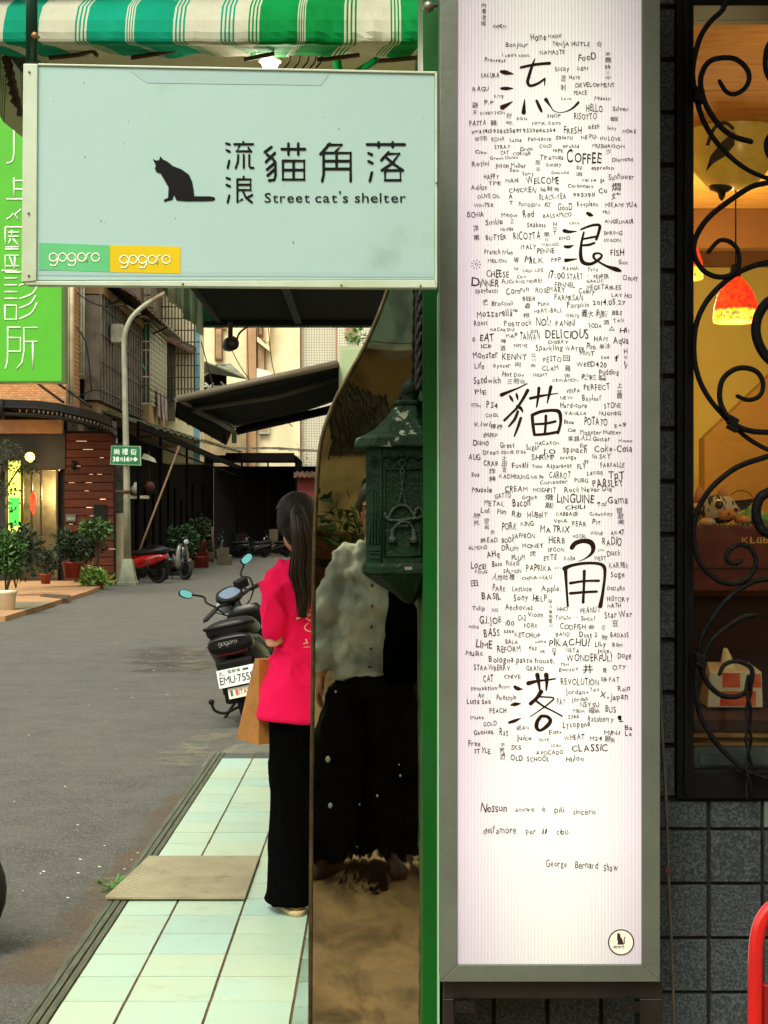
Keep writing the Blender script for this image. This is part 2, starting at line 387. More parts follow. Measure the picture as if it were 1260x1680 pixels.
# ================================================================== SHOP BUILDING (right)
BY = 3.05
WALLM = mat('wall_mortar', (38, 34, 26), .9, c2=(26, 24, 20), ns=20, bump=.4)
WT = mat('granite_tile', (44, 50, 52), .5, spec=.2, c2=(82, 90, 92), ns=190, lo=.44, hi=.58, nd=3, rnd=.12, c3=(50, 54, 56), ns3=420, lo3=.5, hi3=.58)
WT2 = mat('pale_tile', (108, 122, 108), .5, c2=(96, 108, 98), ns=8, rnd=.04)
shop = empty('shop_building', (.8, 3.4, 0), label='dark tiled shop wall with a large black framed window on the right', cat='building')
wx0, wx1 = XA(1107, BY), 1.55; wz0, wz1 = ZA(1308, BY), ZA(-60, BY)
w = MB()
w.box((.10, BY, -.1), (wx0, BY+.18, 3.4)); w.box((wx0, BY, -.1), (wx1, BY+.18, wz0)); w.box((wx0, BY, wz1), (wx1, BY+.18, 3.4)); w.box((wx1, BY, -.1), (3.4, BY+.18, 3.4))
wall = w.build('wall', WALLM, shop)
PT = 88*BY/F
tm = {}
def wtile(x0, x1, z0, z1, m=WT):
    k = (round(x1-x0, 3), round(z1-z0, 3), m.name)
    if k not in tm: tm[k] = meshbox('tile', (x1-x0, .012, z1-z0), m, .0012)
    o = bpy.data.objects.new('tile', tm[k]); COL.objects.link(o); o.parent = wall
    o.location = Vector(((x0+x1)/2, BY-.004+rt.uniform(-.0008, .0008), (z0+z1)/2))-BASE['wall' if wall.name == 'wall' else wall.name]
J = .0035
colx = [XA(1161-88*k, BY) for k in range(5, -1, -1)]+[XA(1249, BY), XA(1337, BY), XA(1425, BY)]
for i in range(len(colx)-1):
    for k in range(-1, 9):
        zt = ZA(1359+(k-1)*89, BY); zb = ZA(1359+k*89, BY)
        xa, xb = colx[i]+J, colx[i+1]-J
        if k < 1 and xb > wx0:
            if k == 0:
                zt = ZA(1311, BY)
                if xa < wx0 < xb: xb = xb
            else: continue
        m = WT2 if (k == 0 and i in (6,)) else WT
        wtile(xa, xb, zb+J, zt-J, m)
# narrow column of cut tiles beside the window
for k in range(0, 16):
    yb = 1308-k*86.3; wtile(XA(1072, BY), wx0-.002, ZA(yb-4, BY), ZA(yb-82, BY))
# window: frame, sashes, glass, scrolls
FR = mat('black_frame', (8, 8, 8), .55, c2=(13, 12, 11), ns=10, spec=.15)
fr = MB(); fy0, fy1 = BY-.02, BY+.1
gx0, gz0, gz1 = XA(1135, BY), ZA(1250, BY), ZA(14, BY)
fr.box((wx0, fy0, wz0), (gx0, fy1, wz1)); fr.box((gx0, fy0+.001, wz0), (wx1, fy1, ZA(1262, BY))); fr.box((gx0, fy0+.001, gz1), (wx1, fy1, wz1)); fr.box((wx1-.02, fy0+.002, wz0), (wx1, fy1-.001, wz1))
fr.box((XA(1118, BY), fy0-.008, wz0+.01), (XA(1126, BY), fy0, wz1-.01))
window = fr.build('window', FR, shop, bev=.002)
BRASS = mat('brass_rail', (150, 120, 60), .35, metal=.8, c2=(90, 76, 50), ns=9)
b = MB(); b.box((gx0, BY+.03, ZA(1213, BY)), (wx1-.02, BY+.06, ZA(1209, BY))); b.box((gx0, BY+.03, ZA(1227, BY)), (wx1-.02, BY+.065, ZA(1222, BY))); b.build('sill_rail', BRASS, window)
b = MB(); b.box((gx0, BY+.02, ZA(1262, BY)), (wx1-.02, BY+.09, ZA(1228, BY))); b.box((gx0+.02, BY+.015, ZA(1258, BY)), (wx1-.02, BY+.022, ZA(1240, BY))); b.build('sill', mat('sill_metal', (70, 84, 78), .4, metal=.4, c2=(40, 46, 44), ns=6), window)
gm = bpy.data.materials.new('window_glass'); gm.use_nodes = True; n = gm.node_tree; n.nodes.clear()
fz = n.nodes.new('ShaderNodeFresnel'); fz.inputs[0].default_value = 1.3; tr = n.nodes.new('ShaderNodeBsdfTransparent'); gl = n.nodes.new('ShaderNodeBsdfGlossy'); gl.inputs['Roughness'].default_value = .02
mx = n.nodes.new('ShaderNodeMixShader'); ou = n.nodes.new('ShaderNodeOutputMaterial'); tr.inputs[0].default_value = (.93, .95, .92, 1)
n.links.new(fz.outputs[0], mx.inputs[0]); n.links.new(tr.outputs[0], mx.inputs[1]); n.links.new(gl.outputs[0], mx.inputs[2]); n.links.new(mx.outputs[0], ou.inputs[0])
b = MB(); b.box((gx0, BY+.068, ZA(1225, BY)), (wx1-.02, BY+.072, gz1)); b.build('pane', gm, window)
# wrought iron scrolls
IR = mat('wrought_iron', (6, 6, 6), .6, c2=(10, 10, 9), ns=30, bump=.3, bs=90, spec=.18)
c4 = lambda l: [(1060+x/2.1, y/2.1) for x, y in l]
c5 = lambda l: [(1040+x/3.11, 760+y/3.11) for x, y in l]
SY = BY-.035
scr = [
 (c4([(300,-60),(265,30),(225,70),(190,120),(168,190),(160,260),(172,330),(195,410),(235,480),(290,540),(350,585),(420,615),(520,640)]), 0),
 (c4([(360,488),(300,470),(250,430),(210,370),(190,310),(190,260),(215,215),(260,200),(310,205),(345,235),(355,270),(340,305),(305,325),(275,315),(253,280)]), .012),
 (c4([(520,610),(420,630),(360,645),(290,690),(225,740),(185,790),(165,840),(170,890),(200,935),(250,955),(295,945),(320,910),(315,860),(285,832),(250,830),(215,868)]), .004),
 (c4([(500,890),(420,905),(360,920),(300,950),(240,1000),(195,1060),(170,1130),(165,1220),(180,1300),(215,1370),(265,1430),(300,1465),(350,1510),(420,1550),(520,1590)]), 0),
 (c4([(500,1495),(420,1490),(360,1485),(310,1465),(270,1420),(253,1370),(262,1310),(300,1275),(345,1268),(385,1285),(403,1325),(390,1365),(350,1378),(315,1365)]), .012),
 (c5([(700,-40),(560,5),(480,50),(400,120),(350,190),(315,270),(305,360),(320,470),(360,540),(420,590),(490,615),(560,600),(610,550),(622,490),(590,430),(540,415),(490,440),(470,480),(485,505),(520,512),(547,498)]), .004),
 (c5([(780,570),(684,590),(620,600),(550,635),(470,700),(400,790),(350,880),(330,970),(350,1070),(390,1140),(450,1185),(520,1190),(570,1165),(600,1110),(600,1050),(560,1020),(510,1010),(460,1030),(437,1075)]), 0),
 (c5([(615,775),(550,790),(470,840),(400,900),(365,960),(345,1010)]), .012),
 (c5([(330,990),(315,1130),(330,1260),(370,1350),(430,1440),(500,1510),(560,1560),(684,1610),(790,1600)]), .006),
 (c5([(760,120),(684,150),(640,180),(622,250),(640,320),(684,360),(760,370)]), .0),
 (c4([(470,110),(425,150),(411,200),(418,260),(470,330)]), .0), (c4([(470,460),(425,470),(414,505),(430,545),(480,550)]), .0),
 (c4([(480,1010),(420,1040),(385,1090),(378,1150),(400,1210),(440,1250),(500,1260)]), .0)]
for l, dy in scr:
    pts = smoothline([P(px, py, SY-dy) for px, py in l], 4); k = len(pts)
    b = MB(); th = .0056; rr = [th*(1-.25*(i/(k-1))**3) for i in range(k)]
    if l[0][0] > 1250 and len(l) == 7: rr = [.010]*k
    b.tube(pts, rr, n=7, cap='round'); b.build('scroll', IR, window)
for px, py in [(1060+180/2.1, 330/2.1), (1060+298/2.1, 1460/2.1), (1040+337/3.11, 760+1005/3.11)]:
    c = P(px, py, SY-.005); b = MB()
    for q in range(3): b.box((-.011, -.013, -.004), (.011, .013, .004), Matrix.Translation(c+Vector((0, 0, (q-1)*.009))) @ Matrix.Rotation(.5, 4, 'Y'))
    b.build('collar', IR, window, bev=.0015)
b = MB()
for s_ in (-1, 1):
    b.tube(smoothline([P(1040+(585+s_*14*math.sin(t*1.9))/3.11, 760+(1080+t*80)/3.11, SY-.006-.006*math.cos(t*1.9)*s_) for t in range(0, 9)], 3), .0035, n=6)
b.build('twisted_vine', IR, window)

# ---- room behind the window
OC = lambda n_, c, **k: mat(n_, c, .8, **k)
rm = MB(); RYB = 6.0; RZC = ZA(412, RYB)
rm.quad((-.0+.35, RYB, 0), (3.4, RYB, 0), (3.4, RYB, 2.9), (.35, RYB, 2.9)); rm.quad((.34, BY+.18, 0), (.34, RYB, 0), (.34, RYB, 2.9), (.34, BY+.18, 2.9)); rm.quad((3.39, BY+.18, 0), (3.39, RYB, 0), (3.39, RYB, 2.9), (3.39, BY+.18, 2.9))
rm.build('room_wall', OC('room_paint', (226, 204, 112), c2=(214, 190, 98), ns=1.5), shop)
rm = MB()
for i in range(5):
    y0 = BY+.18+i*.56; rm.box((.35, y0+.004, RZC+.002*(i % 2)), (3.4, y0+.552, RZC+.02))
rm.box((.35, BY+.18, RZC+.021), (3.4, RYB, RZC+.06)); rm.build('ceiling_panel', OC('ceiling_paint', (205, 150, 70), c2=(180, 118, 44), ns=9, stretch=(1, 5, 1)), shop)
rm = MB(); rm.quad((.35, BY+.18, .3), (3.4, BY+.18, .3), (3.4, RYB, .3), (.35, RYB, .3)); rm.build('room_floor', OC('room_floor_mat', (70, 40, 22)), shop)
rm = MB(); rm.box((.35, 5.95, ZA(436, 5.95)), (3.4, 5.99, ZA(412, 5.95))); rm.box((.35, 5.2, ZA(204, 3.6)-.0), (3.4, 5.26, RZC)); rm.build('ceiling_beam', OC('beam', (120, 76, 30)), shop)
rm = MB(); Y5 = 5.5; pr = [(1156, 980), (1156, 718), (1262, 618), (1400, 480), (1400, 980)]
rm.prism([(XA(a, Y5), ZA(b_, Y5)) for a, b_ in pr], Y5, Y5+.1); rm.build('stair_side', OC('stair_paint', (158, 116, 46), c2=(146, 106, 40), ns=2), shop)
rm = MB(); cY = 3.62
rm.box((.38, cY+.05, .3), (2.4, cY+.4, ZA(975, cY))); rm.build('counter', OC('counter_wood', (60, 26, 12), c2=(44, 18, 9), ns=5, stretch=(1, 1, 9)), shop)
b = MB(); b.box((.38, cY+.03, ZA(979, cY)), (2.4, cY+.42, ZA(975, cY)+.004)); b.build('counter_edge', OC('counter_edge', (120, 70, 36)), shop)
b = MB(); b.box((.38, BY+.2, .8), (2.4, cY-.02, ZA(1163, 3.45))); b.build('window_shelf', OC('shelf_wood', (72, 32, 16), c2=(50, 22, 12), ns=5, stretch=(1, 6, 6)), shop)
def plight(name, loc, e, col, r=.05):
    d = bpy.data.lights.new(name, 'POINT'); d.energy = e; d.color = col; d.shadow_soft_size = r; o = bpy.data.objects.new(name, d); COL.objects.link(o); o.location = loc; return o
# brown case
cs = MB(); x0 = XA(1128, cY); zt = ZA(862, cY); zb = ZA(975, cY)+.006
cs.box((x0, cY-.02, zb), (x0+.55, cY+.2, zt))
case = cs.build('amplifier', mat('brown_vinyl', (120, 44, 22), .6, c2=(98, 34, 16), ns=30, bump=.15, bs=200), None, loc=(x0+.27, cY+.09, zb), bev=.006)
tag(case, 'brown vinyl amplifier case with KLüb lettering inside the window', 'amplifier')
b = MB(); b.box((x0+.002, cY-.024, ZA(933, cY)), (x0+.548, cY-.021, ZA(931, cY))); b.build('seam', OC('seam_dark', (40, 14, 8)), case)
b = MB(); sp = x0+.01
while sp < x0+.54: b.ball((sp, cY-.014, zt+.001), .0045, n=6, m=4); sp += .011
b.build('stud_trim', mat('stud', (150, 150, 120), .4, metal=.6), case, kind='stuff')
b = MB(); word(b, 'KLüb', face_cam(1217, 891, cY-.0225), 44*cY/F, 10.5*cY/F, off=.03); b.build('lettering', mat('gold_letters', (235, 170, 80), .5), case)
# plush cat lying on the case
pc = empty('plush_cat', P(1165, 862, cY+.05), label='grey striped plush cat with big eyes lying on the brown amplifier', cat='plush toy')
K = cY/F
def cp(px, py, dy=0): return P(px, py, cY+dy)
b = MB(); hc = cp(1178, 836, .04); b.ball(hc, (.048, .040, .036), n=20, m=14); o = b.build('head', mat('plush_fur', (226, 214, 190), .95, c2=(70, 66, 58), ns=34, lo=.52, hi=.56, nd=1, stretch=(2.2, .4, 1), bump=.5, bs=300), pc)
b = MB(); b.ball(cp(1150, 846, .09), (.06, .05, .03), n=16, m=10); b.build('body', MATS['plush_fur'], pc)
WH = mat('plush_cream', (236, 196, 150), .95, bump=.4, bs=300)
b = MB(); b.ball(cp(1191, 845, .005), (.020, .020, .013), n=14, m=8); b.ball(cp(1199, 844, .0), (.012, .016, .011), n=12, m=8); b.build('muzzle', mat('plush_muzzle', (232, 150, 84), .95, bump=.4, bs=300), pc)
b = MB(); b.ball(cp(1196, 842.5, -.017), (.004, .003, .003), n=8, m=6); b.build('nose', mat('plush_nose', (190, 80, 50), .6), pc)
for px, py, rx in ((1180, 828, .013), (1208, 836, .007)):
    b = MB(); b.ball(cp(px, py, .0 if rx > .01 else .012), (rx*1.15, .008, rx*.95), n=16, m=10); e_ = b.build('eye', mat('eye_rim', (240, 220, 180), .5), pc)
    b = MB(); b.ball(cp(px, py, -.004 if rx > .01 else .008), (rx*.85, .008, rx*.8), n=16, m=10); b.build('iris', mat('eye_brown', (52, 22, 14), .08, coat=1), e_)
b = MB()
for px, py, h in ((1148, 812, 1), (1186, 806, .5)):
    c = cp(px, py, .06); b.loft([(c.x, c.y, c.z-.02, .017, .008), (c.x, c.y, c.z+.004*h, .012, .006), (c.x-.002, c.y, c.z+.02*h, .003, .002)], n=10)
b.build('ear', mat('plush_ear', (220, 150, 96), .95), pc)
for px, py in ((1160, 857), (1218, 853)):
    b = MB(); b.ball(cp(px, py, -.0), (.020, .028, .0105), n=12, m=8); b.build('paw', WH if px < 1200 else MATS['plush_muzzle'], pc)
# sunglasses + green bag beside the cat
b = MB(); c = cp(1232, 838, .06)
b.prism([(XA(a, cY+.05), ZA(q, cY+.05)) for a, q in ((1204, 822), (1236, 818), (1236, 822), (1226, 834), (1212, 840), (1208, 832))], cY+.05, cY+.056)
b.tube(smoothline([cp(1199, 812, .07), cp(1212, 805, .07), cp(1228, 808, .07), cp(1238, 820, .06)], 4), .0012, n=6)
tag(b.build('sunglasses', mat('dark_lens', (10, 10, 14), .1), loc=c), 'dark sunglasses lying between the plush cat and the green bag', 'sunglasses')
b = MB(); c = cp(1240, 850, .1); b.ball(c, (.045, .04, .022), n=12, m=8); b.ball(c+Vector((-.02, 0, .012)), (.014, .02, .016), n=10, m=6); o = b.build('green_bag', mat('green_bag', (150, 190, 80), .4, c2=(90, 170, 100), ns=30), loc=c); wobble(o, .012, 40)
tag(o, 'crumpled light green bag at the right end of the amplifier', 'bag')
# tissue box
tY = 3.42
tb = empty('tissue_box', P(1205, 1160, tY), label='red and white tissue box with a tissue sticking out, on the window shelf', cat='tissue box')
X = lambda a: XA(a, tY); Z = lambda a: ZA(a, tY)
b = MB(); zb = Z(1161); b.hexa([(X(1160), tY, zb), (X(1252), tY, zb), (X(1256), tY+.12, zb), (X(1164), tY+.12, zb), (X(1164), tY, Z(1102)), (X(1250), tY, Z(1102)), (X(1246), tY+.1, Z(1092)), (X(1176), tY+.1, Z(1092))]); b.build('carton', mat('carton_white', (225, 205, 170), .5), tb, bev=.003)
b = MB(); b.quad((X(1185), tY-.001, Z(1128)), (X(1214), tY-.001, Z(1128)), (X(1214), tY-.001, Z(1104)), (X(1185), tY-.001, Z(1104))); b.quad((X(1234), tY-.001, Z(1128)), (X(1249), tY-.001, Z(1128)), (X(1248), tY-.001, Z(1106)), (X(1234), tY-.001, Z(1106)))
b.quad((X(1180), tY-.001, Z(1158)), (X(1240), tY-.001, Z(1158)), (X(1240), tY-.001, Z(1134)), (X(1184), tY-.001, Z(1134))); b.build('print', mat('carton_red', (214, 44, 22), .5, c2=(230, 110, 40), ns=40), tb)
b = MB(); c = P(1196, 1090, tY+.05); b.loft([(c.x, c.y, c.z-.02, .016, .02), (c.x-.003, c.y, c.z+.0, .014, .012), (c.x-.004, c.y, c.z+.02, .012, .004), (c.x-.008, c.y, c.z+.036, .004, .002)], n=14); o = b.build('tissue', mat('tissue_paper', (240, 215, 160), .8), tb); wobble(o, .006, 90)
# lamps in the room
rl = empty('red_pendant_lamp', P(1207, 430, 4.4), label='glowing red mosaic glass pendant lamp inside the window', cat='lamp')
c = P(1207, 528, 4.4); s_ = 4.4/F
b = MB(); b.lathe(c, [(36*s_, 0), (36.5*s_, 12*s_), (34*s_, 30*s_), (27*s_, 50*s_), (16*s_, 66*s_), (8*s_, 73*s_)], n=28, cap=False)
rs = bpy.data.materials.new('mosaic_glass'); rs.use_nodes = True; n = rs.node_tree; N = n.nodes; bs_ = N['Principled BSDF']
tc = N.new('ShaderNodeTexCoord'); vo = N.new('ShaderNodeTexVoronoi'); vo.inputs['Scale'].default_value = 95; n.links.new(tc.outputs['Object'], vo.inputs['Vector'])
sep = N.new('ShaderNodeSeparateXYZ'); n.links.new(tc.outputs['Object'], sep.inputs[0])
mr = N.new('ShaderNodeMapRange'); mr.inputs[1].default_value = c.z-P(1207, 430, 4.4).z+20*s_; mr.inputs[2].default_value = mr.inputs[1].default_value-5*s_; n.links.new(sep.outputs[2], mr.inputs[0])
mx = N.new('ShaderNodeMixRGB'); mx.inputs[1].default_value = (.9, .022, .004, 1); mx.inputs[2].default_value = (1, .5, .05, 1); n.links.new(mr.outputs[0], mx.inputs[0])
m2 = N.new('ShaderNodeMixRGB'); m2.blend_type = 'MULTIPLY'; m2.inputs[0].default_value = .95; n.links.new(mx.outputs[0], m2.inputs[1]); n.links.new(vo.outputs['Color'], m2.inputs[2])
n.links.new(mx.outputs[0], bs_.inputs['Base Color']); n.links.new(m2.outputs[0], bs_.inputs['Emission Color']); bs_.inputs['Emission Strength'].default_value = 2.3
b.build('lamp_shade', rs, rl)
b = MB(); b.lathe(P(1207, 508, 4.41), [(.001, -.03), (.016, -.02), (.02, 0), (.014, .02), (.001, .03)], n=14); b.build('bulb', mat('bulb_glow', (255, 220, 140), emit=(255, 225, 130), es=5), rl)
b = MB(); b.tube([P(1207, 455, 4.4), (c.x, 4.4, RZC)], .0022, n=6); b.lathe(P(1207, 457, 4.4), [(.013, 0), (.016, .02), (.014, .04)], n=12); b.build('cord', FR, rl)
o2 = copy_tree(rl); o2.location.x = XA(1117, 4.4); o2.location.z += (528-458)*s_-.0; o2.location.y = 4.4; o2['label'] = 'second glowing orange pendant lamp half hidden by the left window frame'
bl = empty('bowl_lamp', P(1190, 50, 4.2), label='frosted glass bowl ceiling lamp on three chains inside the window', cat='lamp')
b = MB(); s_ = 4.2/F; c = P(1200, 312, 4.2); b.lathe(c, [(4*s_, 0), (40*s_, 8*s_), (62*s_, 35*s_), (74*s_, 70*s_), (76*s_, 96*s_), (78*s_, 100*s_), (74*s_, 99*s_), (60*s_, 38*s_), (8*s_, 6*s_)], n=36)
b.build('bowl', mat('frosted_bowl', (205, 180, 90), .25, c2=(160, 140, 60), ns=8, emit=(190, 150, 50), es=.12), bl)
b = MB(); DK = mat('dark_bronze', (34, 22, 12), .4, metal=.5)
b.lathe(P(1188, 76, 4.2), [(26*s_, 0), (30*s_, 10*s_), (28*s_, 26*s_)], n=24); b.build('canopy', mat('canopy_metal', (110, 96, 60), .4, metal=.3), bl)
b = MB(); b.lathe(P(1184, 330, 4.2), [(1*s_, 0), (5*s_, 6*s_), (7*s_, 14*s_), (20*s_, 20*s_), (21*s_, 26*s_)], n=16); b.build('finial', DK, bl)
for q in ([(1165, 72), (1158, 85), (1150, 110), (1140, 160), (1130, 205)], [(1193, 88), (1198, 130), (1202, 205)], [(1208, 75), (1216, 110), (1230, 180), (1236, 208)]):
    b = MB(); b.tube([P(a, q_, 4.2) for a, q_ in q], .0045, n=6); b.build('chain', DK, bl)
b = MB(); lp = [(1158, 282), (1166, 255), (1185, 232), (1206, 215), (1205, 238), (1190, 256), (1170, 268)]
b.prism([(XA(a, 4.06), ZA(q, 4.06)) for a, q in lp], 4.06, 4.066); b.tube(smoothline([P(a, q, 4.06) for a, q in ((1160, 240), (1172, 210), (1190, 202), (1204, 212))], 4), .005, n=6); b.build('leaf_ornament', DK, bl)
plight('room_lamp_light', (1.0, 4.75, 2.15), 16, (1, .76, .36), .12)
plight('pendant_light', P(1207, 512, 4.4), 3, (1, .5, .2), .03)
plight('counter_light', (1.1, 3.35, 2.2), 2.2, (1, .66, .3), .08)  # warm point light by the counter; no lamp is built here

# ---- green post between mirror and light box
GP = mat('green_paint', (0, 76, 16), .45, spec=.3, c2=(0, 68, 14), ns=4, c3=(6, 50, 14), ns3=9, lo3=.62, hi3=.8, rvar=.1)
b = MB(); b.box((XA(694, 2.95), 2.95, -.1), (XA(724, 2.95), 3.3, 3.3)); b.build('green_post', GP, shop)
b = MB(); b.box((XA(718.5, 2.9), 2.9, .2), (XA(721, 2.9), 2.948, ZA(480, 2.9))); b.build('edge_bead', mat('bead', (150, 190, 150), .5), shop)
# ---- curved mirror-steel panel
SP = bpy.data.materials.new('mirror_steel'); SP.use_nodes = True; n = SP.node_tree; N = n.nodes; L = n.links; bs_ = N['Principled BSDF']
bs_.inputs['Metallic'].default_value = 1
tc = N.new('ShaderNodeTexCoord'); t = N.new('ShaderNodeTexNoise'); t.inputs['Scale'].default_value = 3.4; t.inputs['Detail'].default_value = 0.5; L.new(tc.outputs['Object'], t.inputs['Vector'])
mp = N.new('ShaderNodeMapping'); mp.inputs['Scale'].default_value = (1, 1, .6); L.new(tc.outputs['Object'], mp.inputs[0]); L.new(mp.outputs[0], t.inputs['Vector'])
bp = N.new('ShaderNodeBump'); bp.inputs['Strength'].default_value = .25; bp.inputs['Distance'].default_value = .02; tw = N.new('ShaderNodeTexNoise'); tw.inputs['Scale'].default_value = 5; tw.inputs['Detail'].default_value = 3; tw.inputs['Distortion'].default_value = 1.6; L.new(tc.outputs['Object'], tw.inputs['Vector'])
szz = N.new('ShaderNodeSeparateXYZ'); L.new(tc.outputs['Object'], szz.inputs[0]); lw_ = N.new('ShaderNodeMapRange'); lw_.inputs[1].default_value = 1.0; lw_.inputs[2].default_value = .75; lw_.inputs[3].default_value = .02; lw_.inputs[4].default_value = .11; L.new(szz.outputs[2], lw_.inputs[0])
ma_ = N.new('ShaderNodeMath'); ma_.operation = 'MULTIPLY_ADD'; L.new(tw.outputs[0], ma_.inputs[0]); L.new(lw_.outputs[0], ma_.inputs[1]); L.new(t.outputs[0], ma_.inputs[2])
L.new(ma_.outputs[0], bp.inputs['Height']); L.new(bp.outputs[0], bs_.inputs['Normal'])
t2 = N.new('ShaderNodeTexNoise'); t2.inputs['Scale'].default_value = 9; t2.inputs['Detail'].default_value = 8; L.new(tc.outputs['Object'], t2.inputs['Vector'])
cr = N.new('ShaderNodeMapRange'); t2.inputs['Distortion'].default_value = 1.2; cr.inputs[1].default_value = .44; cr.inputs[2].default_value = .64; L.new(t2.outputs[0], cr.inputs[0])
mx = N.new('ShaderNodeMixRGB'); mx.inputs[1].default_value = (.50, .47, .31, 1); mx.inputs[2].default_value = (.25, .24, .17, 1); L.new(cr.outputs[0], mx.inputs[0]); L.new(mx.outputs[0], bs_.inputs['Base Color'])
sz = N.new('ShaderNodeSeparateXYZ'); L.new(tc.outputs['Object'], sz.inputs[0])
rr_ = N.new('ShaderNodeMapRange'); rr_.inputs[1].default_value = .75; rr_.inputs[2].default_value = .95; rr_.inputs[3].default_value = .025; rr_.inputs[4].default_value = .01; L.new(sz.outputs[2], rr_.inputs[0])
L.new(rr_.outputs[0], bs_.inputs['Roughness'])
PY = 3.16
edge = [(640, 466), (628, 500), (612, 540), (592, 582), (575, 612), (556, 646), (541, 680), (531, 710), (525, 740), (521.5, 780), (519, 830), (516.5, 900), (515, 1000), (513.5, 1150), (512, 1300), (510.5, 1500), (509.5, 1700), (508, 1900)]
ed = [(XA(a, PY), ZA(b_, PY)) for a, b_ in edge]; xr = XA(696, 3.0)
b = MB(); N_ = 14
rows_ = []
for (x, z) in ed:
    r_ = []
    for j in range(N_+1):
        u = j/N_; xx = x+(xr-x)*u
        r_.append(b.v((xx, PY-.006-.0005*math.sin(z*5+1)*math.sin(u*3.1), z)))
    rows_.append(r_)
for i in range(len(rows_)-1):
    for j in range(N_): b.f([rows_[i][j], rows_[i][j+1], rows_[i+1][j+1], rows_[i+1][j]], True)
panel = empty('steel_panel', (0, PY, 0), label='curved edged mirror steel panel beside the green post reflecting the photographer', cat='panel')
b.build('mirror_sheet', SP, panel)
b = MB(); b.prism(ed+[(xr, ed[-1][1]), (xr, ed[0][1])], PY, PY+.03); b.build('backing_board', mat('brown_board', (60, 50, 34), .7, c2=(40, 34, 24), ns=10), panel)
b = MB()
b.tube([Vector((x, PY-.002, z)) for x, z in smoothline([Vector((x, z, 0)) for x, z in ed], 3) for x, z in [(x, z)]] if False else [Vector((q.x, PY-.003, q.y)) for q in smoothline([Vector((x, z, 0)) for x, z in ed], 3)], .0052, n=8)
b.build('rim', mat('rim_metal', (120, 104, 74), .3, metal=.9, c2=(80, 66, 44), ns=20), panel)
b = MB()
for px, py in ((1040, 1),): pass
for px, py, r_ in ((542, 1322, .006), (538, 1246, .007), (657, 1273, .003), (551, 1135, .003), (619, 1306, .003), (590, 1320, .002), (655, 1255, .002)): b.ball(P(px, py, PY-.008), (r_*.8, .0012, r_), n=8, m=4)
b.build('paint_spot', mat('spot', (84, 84, 70), .6), panel, kind='stuff')

# ---- cast iron letter box on the panel
MG = mat('cast_green', (14, 40, 20), .55, c2=(7, 25, 12), ns=14, c3=(26, 46, 28), ns3=20, lo3=.62, hi3=.75, bump=.25, bs=120, rvar=.1, spec=.16)
MR = mat('cast_green_worn', (22, 52, 28), .55, spec=.18, c2=(15, 34, 20), ns=12, c3=(150, 158, 140), ns3=26, lo3=.61, hi3=.64, bump=.25, bs=90)
MY = 2.97; q_ = MY/F
cx = XA(661, MY); bk = PY-.012
mbx = empty('letter_box', (cx, MY, ZA(985, MY)), label='ornate dark green cast letter box with a rope and tassel relief on the steel panel', cat='letter box')
def plan(hw, ch, z, fw=0, cdx=0):  # half front, chamfer
    y0 = MY-fw
    return [(cx+cdx-hw-ch, bk, z), (cx+cdx-hw-ch, y0+ch*1.1, z), (cx+cdx-hw, y0, z), (cx+cdx+hw, y0, z), (cx+cdx+hw+ch, y0+ch*1.1, z), (cx+cdx+hw+ch, bk, z)]
def stack(secs, name, m, par=mbx, bev=.0015):
    b = MB(); rings = [[b.v(p) for p in s_] for s_ in secs]
    for i in range(len(rings)-1):
        for j in range(6): b.f([rings[i][j], rings[i][(j+1) % 6], rings[i+1][(j+1) % 6], rings[i+1][j]])
    b.f(rings[0][::-1]); b.f(rings[-1]); return b.build(name, m, par, bev=bev)
zz = lambda py: ZA(py, MY)
hw, ch = 33*q_, 28*q_
stack([plan(hw, ch, zz(925)), plan(hw, ch, zz(732))], 'box', MG)
stack([plan(hw+3*q_, ch+1*q_, zz(943), .002), plan(hw+4*q_, ch+2*q_, zz(940), .004), plan(hw+4*q_, ch+2*q_, zz(930), .004), plan(hw+2*q_, ch, zz(924), .002)], 'base_moulding', MG)
stack([plan(4*q_, 4*q_, zz(992), -.05, 12*q_), plan(14*q_, 10*q_, zz(975), -.03, 8*q_), plan(26*q_, 20*q_, zz(958), -.012, 2*q_), plan(hw+1*q_, ch, zz(945), 0), plan(hw+2*q_, ch+1*q_, zz(943.5), .001)], 'bracket', MG)
stack([plan(hw+1*q_, ch+1*q_, zz(733), .002), plan(hw+12*q_, ch+7*q_, zz(733), .012), plan(hw+12*q_, ch+8*q_, zz(731), .014), plan(hw+10*q_, ch+6*q_, zz(718), .011)], 'eave', MR)
rs_ = [plan(hw+10*q_, ch+6*q_, zz(718), .011)]
for py, s_, dx in ((710, .80, 1), (700, .62, 2), (685, .45, 5), (670, .34, 8), (662, .29, 10), (660, .34, 10), (654, .34, 10)):
    rs_.append(plan((hw+10*q_)*s_, (ch+6*q_)*s_, zz(py), -.055*(1-s_), dx*q_))
stack(rs_, 'roof', MR)
b = MB(); b.lathe((cx+13*q_, MY+.065, zz(655)), [(14*q_, 0), (15*q_, 3*q_), (12*q_, 6*q_), (16*q_, 14*q_), (16*q_, 24*q_), (11*q_, 31*q_), (5*q_, 35*q_), (5*q_, 38*q_)], n=10); b.build('finial', MG, mbx)
